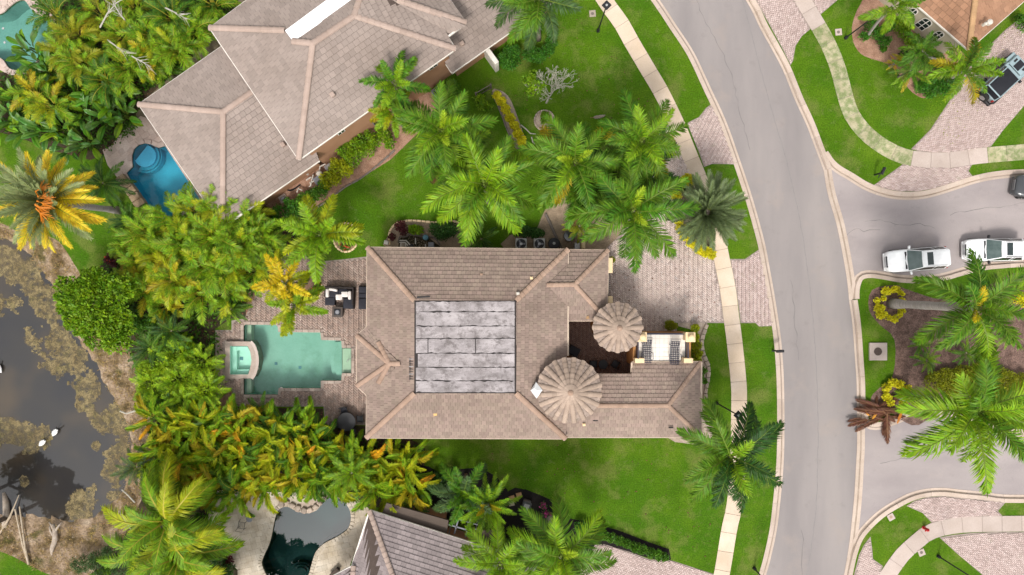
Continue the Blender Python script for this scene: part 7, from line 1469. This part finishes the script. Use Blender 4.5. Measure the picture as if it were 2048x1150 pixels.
# dry branches in the upper left thicket
for x, y, a, l, lb in ((200,55,.9,60,'upright grey dead branch in the upper left thicket nearest its pool'),(262,55,2.2,50,'leaning grey dead branch in the middle top of the upper left thicket'),(215,80,-.6,55,'short grey dead branch below the upright one in the upper left thicket'),(250,105,-.5,60,'longest grey dead branch, lowest in the upper left thicket'),(330,15,-.5,50,'grey dead branch near the top edge beside the grey roof corner')):
    r = random.Random(int(x)); t = thing("dry_branch", lb, "branch", W(x, y, 3.2), 0, "dead branches in the thicket"); mb = MB(); A_ = Vector(W(x, y, 3.2)); D_ = Vector((math.cos(a), math.sin(a), .1)); L_ = l / S
    MB().tube([A_, A_ + D_ * L_ * .5 + Vector((0, 0, .2)), A_ + D_ * L_], [.06, .045, .02], 5).build("stem", deadbranch, t)
    for k in range(14):
        f = r.uniform(.3, 1); p = A_ + D_ * L_ * f + Vector((0, 0, .15)); b_ = a + r.choice((-1, 1)) * r.uniform(.2, .7); q = r.uniform(.4, 1.0); mb.tube([p, p + Vector((math.cos(b_) * q, math.sin(b_) * q, r.uniform(-.1, .3)))], [.02, .008], 3)
    mb.build("twigs", deadbranch, t)['kind'] = 'stuff'
# fallen dead fronds on the island's corner
t = thing("fallen_palm_fronds", "heap of brown dead palm fronds and orange sheaths across the island kerb", "dead fronds", W(1755, 830, .12)); r = random.Random(4)
for x, y, a, l in ((1745,838,3.25,1.9),(1750,842,3.5,1.6),(1775,815,-1.75,2.6),(1768,822,2.6,2.2),(1740,818,.3,2.4),(1760,826,.6,2.0),(1772,832,-.2,1.5),(1735,828,-.5,1.6),(1778,825,2.9,2.4),(1742,812,-.3,2.2),(1758,818,3.0,1.8),(1750,830,2.7,1.7),(1765,836,3.4,1.6),(1738,834,.1,1.5),(1756,812,-.9,1.7),(1748,824,1.2,1.2),(1770,808,-2.4,1.6),(1760,838,2.2,1.4),(1732,838,3.1,1.4),(1782,818,-2.0,2.0)):
    p = W(x, y, .28) - t.location; o = link("dead_frond", SP['dry'][r.randrange(3)], t, local=True); o.location = p + Vector((0, 0, r.uniform(0, .2))); o.rotation_euler = (r.uniform(-.3, .3), r.uniform(-.05, .1), a); o.scale = (l, l, l); setmat(o, L_brown, RACH_B)
for x, y, a, l, m_ in ((1752,828,.95,.95,L_drygold),(1744,822,1.05,.9,L_brown),(1800,833,1.2,1.15,L_drygold),(1734,826,-.9,.5,L_drygold)):
    p = W(x, y, .45); mb = MB(); d = Vector((math.cos(a), math.sin(a), 0)); s_ = Vector((-d.y, d.x, 0)); K = 6
    mb.v = [tuple(p + d * l * (k / K - .5) + s_ * w_ * .11 * math.sin(math.pi * (.12 + .8 * k / K)) + Vector((0, 0, .07 * (1 - w_ * w_)))) for k in range(K + 1) for w_ in (-1, 0, 1)]
    for k in range(K): mb.f += [(3 * k, 3 * k + 3, 3 * k + 4, 3 * k + 1), (3 * k + 1, 3 * k + 4, 3 * k + 5, 3 * k + 2)]; mb.m += [0, 0]
    mb.build("frond_sheath", m_, t, True)
t = thing("dead_frond", "single dried brown frond lying on the lawn above the driveway palms", "dead frond", W(1193, 236, .12)); o = link("frond_blade", SP['dry'][0], t, local=True); o.location = (-.5, 0, .1); o.scale = (1.1, 1.1, 1.1); setmat(o, driftwood, RACH_B)
# wire fence by the coconut palms
t = thing("wire_fence", "thin green mesh fence between the drooping palms and the stone deck", "fence", W(398, 1020, .1))
for k in range(4): p = W(388 + k * 4.5, 985 + k * 24, .1); MB().tube([(p.x, p.y, 0), (p.x, p.y, 1.2)], .025, 5).build("post", black_metal, t)
for z in (.25, .6, .95, 1.2): MB().tube([(W(388,985,.1).x, W(388,985,.1).y, z), (W(401.5,1057,.1).x, W(401.5,1057,.1).y, z)], .012, 4).build("wire", black_metal, t)
# neighbours just outside the frame, seen only as reflections in the water
tree("tall dark tree beyond the lower left corner mirrored in the pond", -108, 1090, 5.6, 62, 4500, .34, L_dark, 30); tree("dark tree beyond the left edge mirrored in the pond", -165, 1040, 5.2, 58, 3500, .34, L_dark, 26)
tree("tree below the bottom edge mirrored in the kidney pool, left one", 392, 1258, 6.6, 60, 4500, .34, L_hedge, 30); tree("tree below the bottom edge mirrored in the kidney pool, right one", 480, 1284, 6.8, 64, 4500, .34, L_hedge, 30)
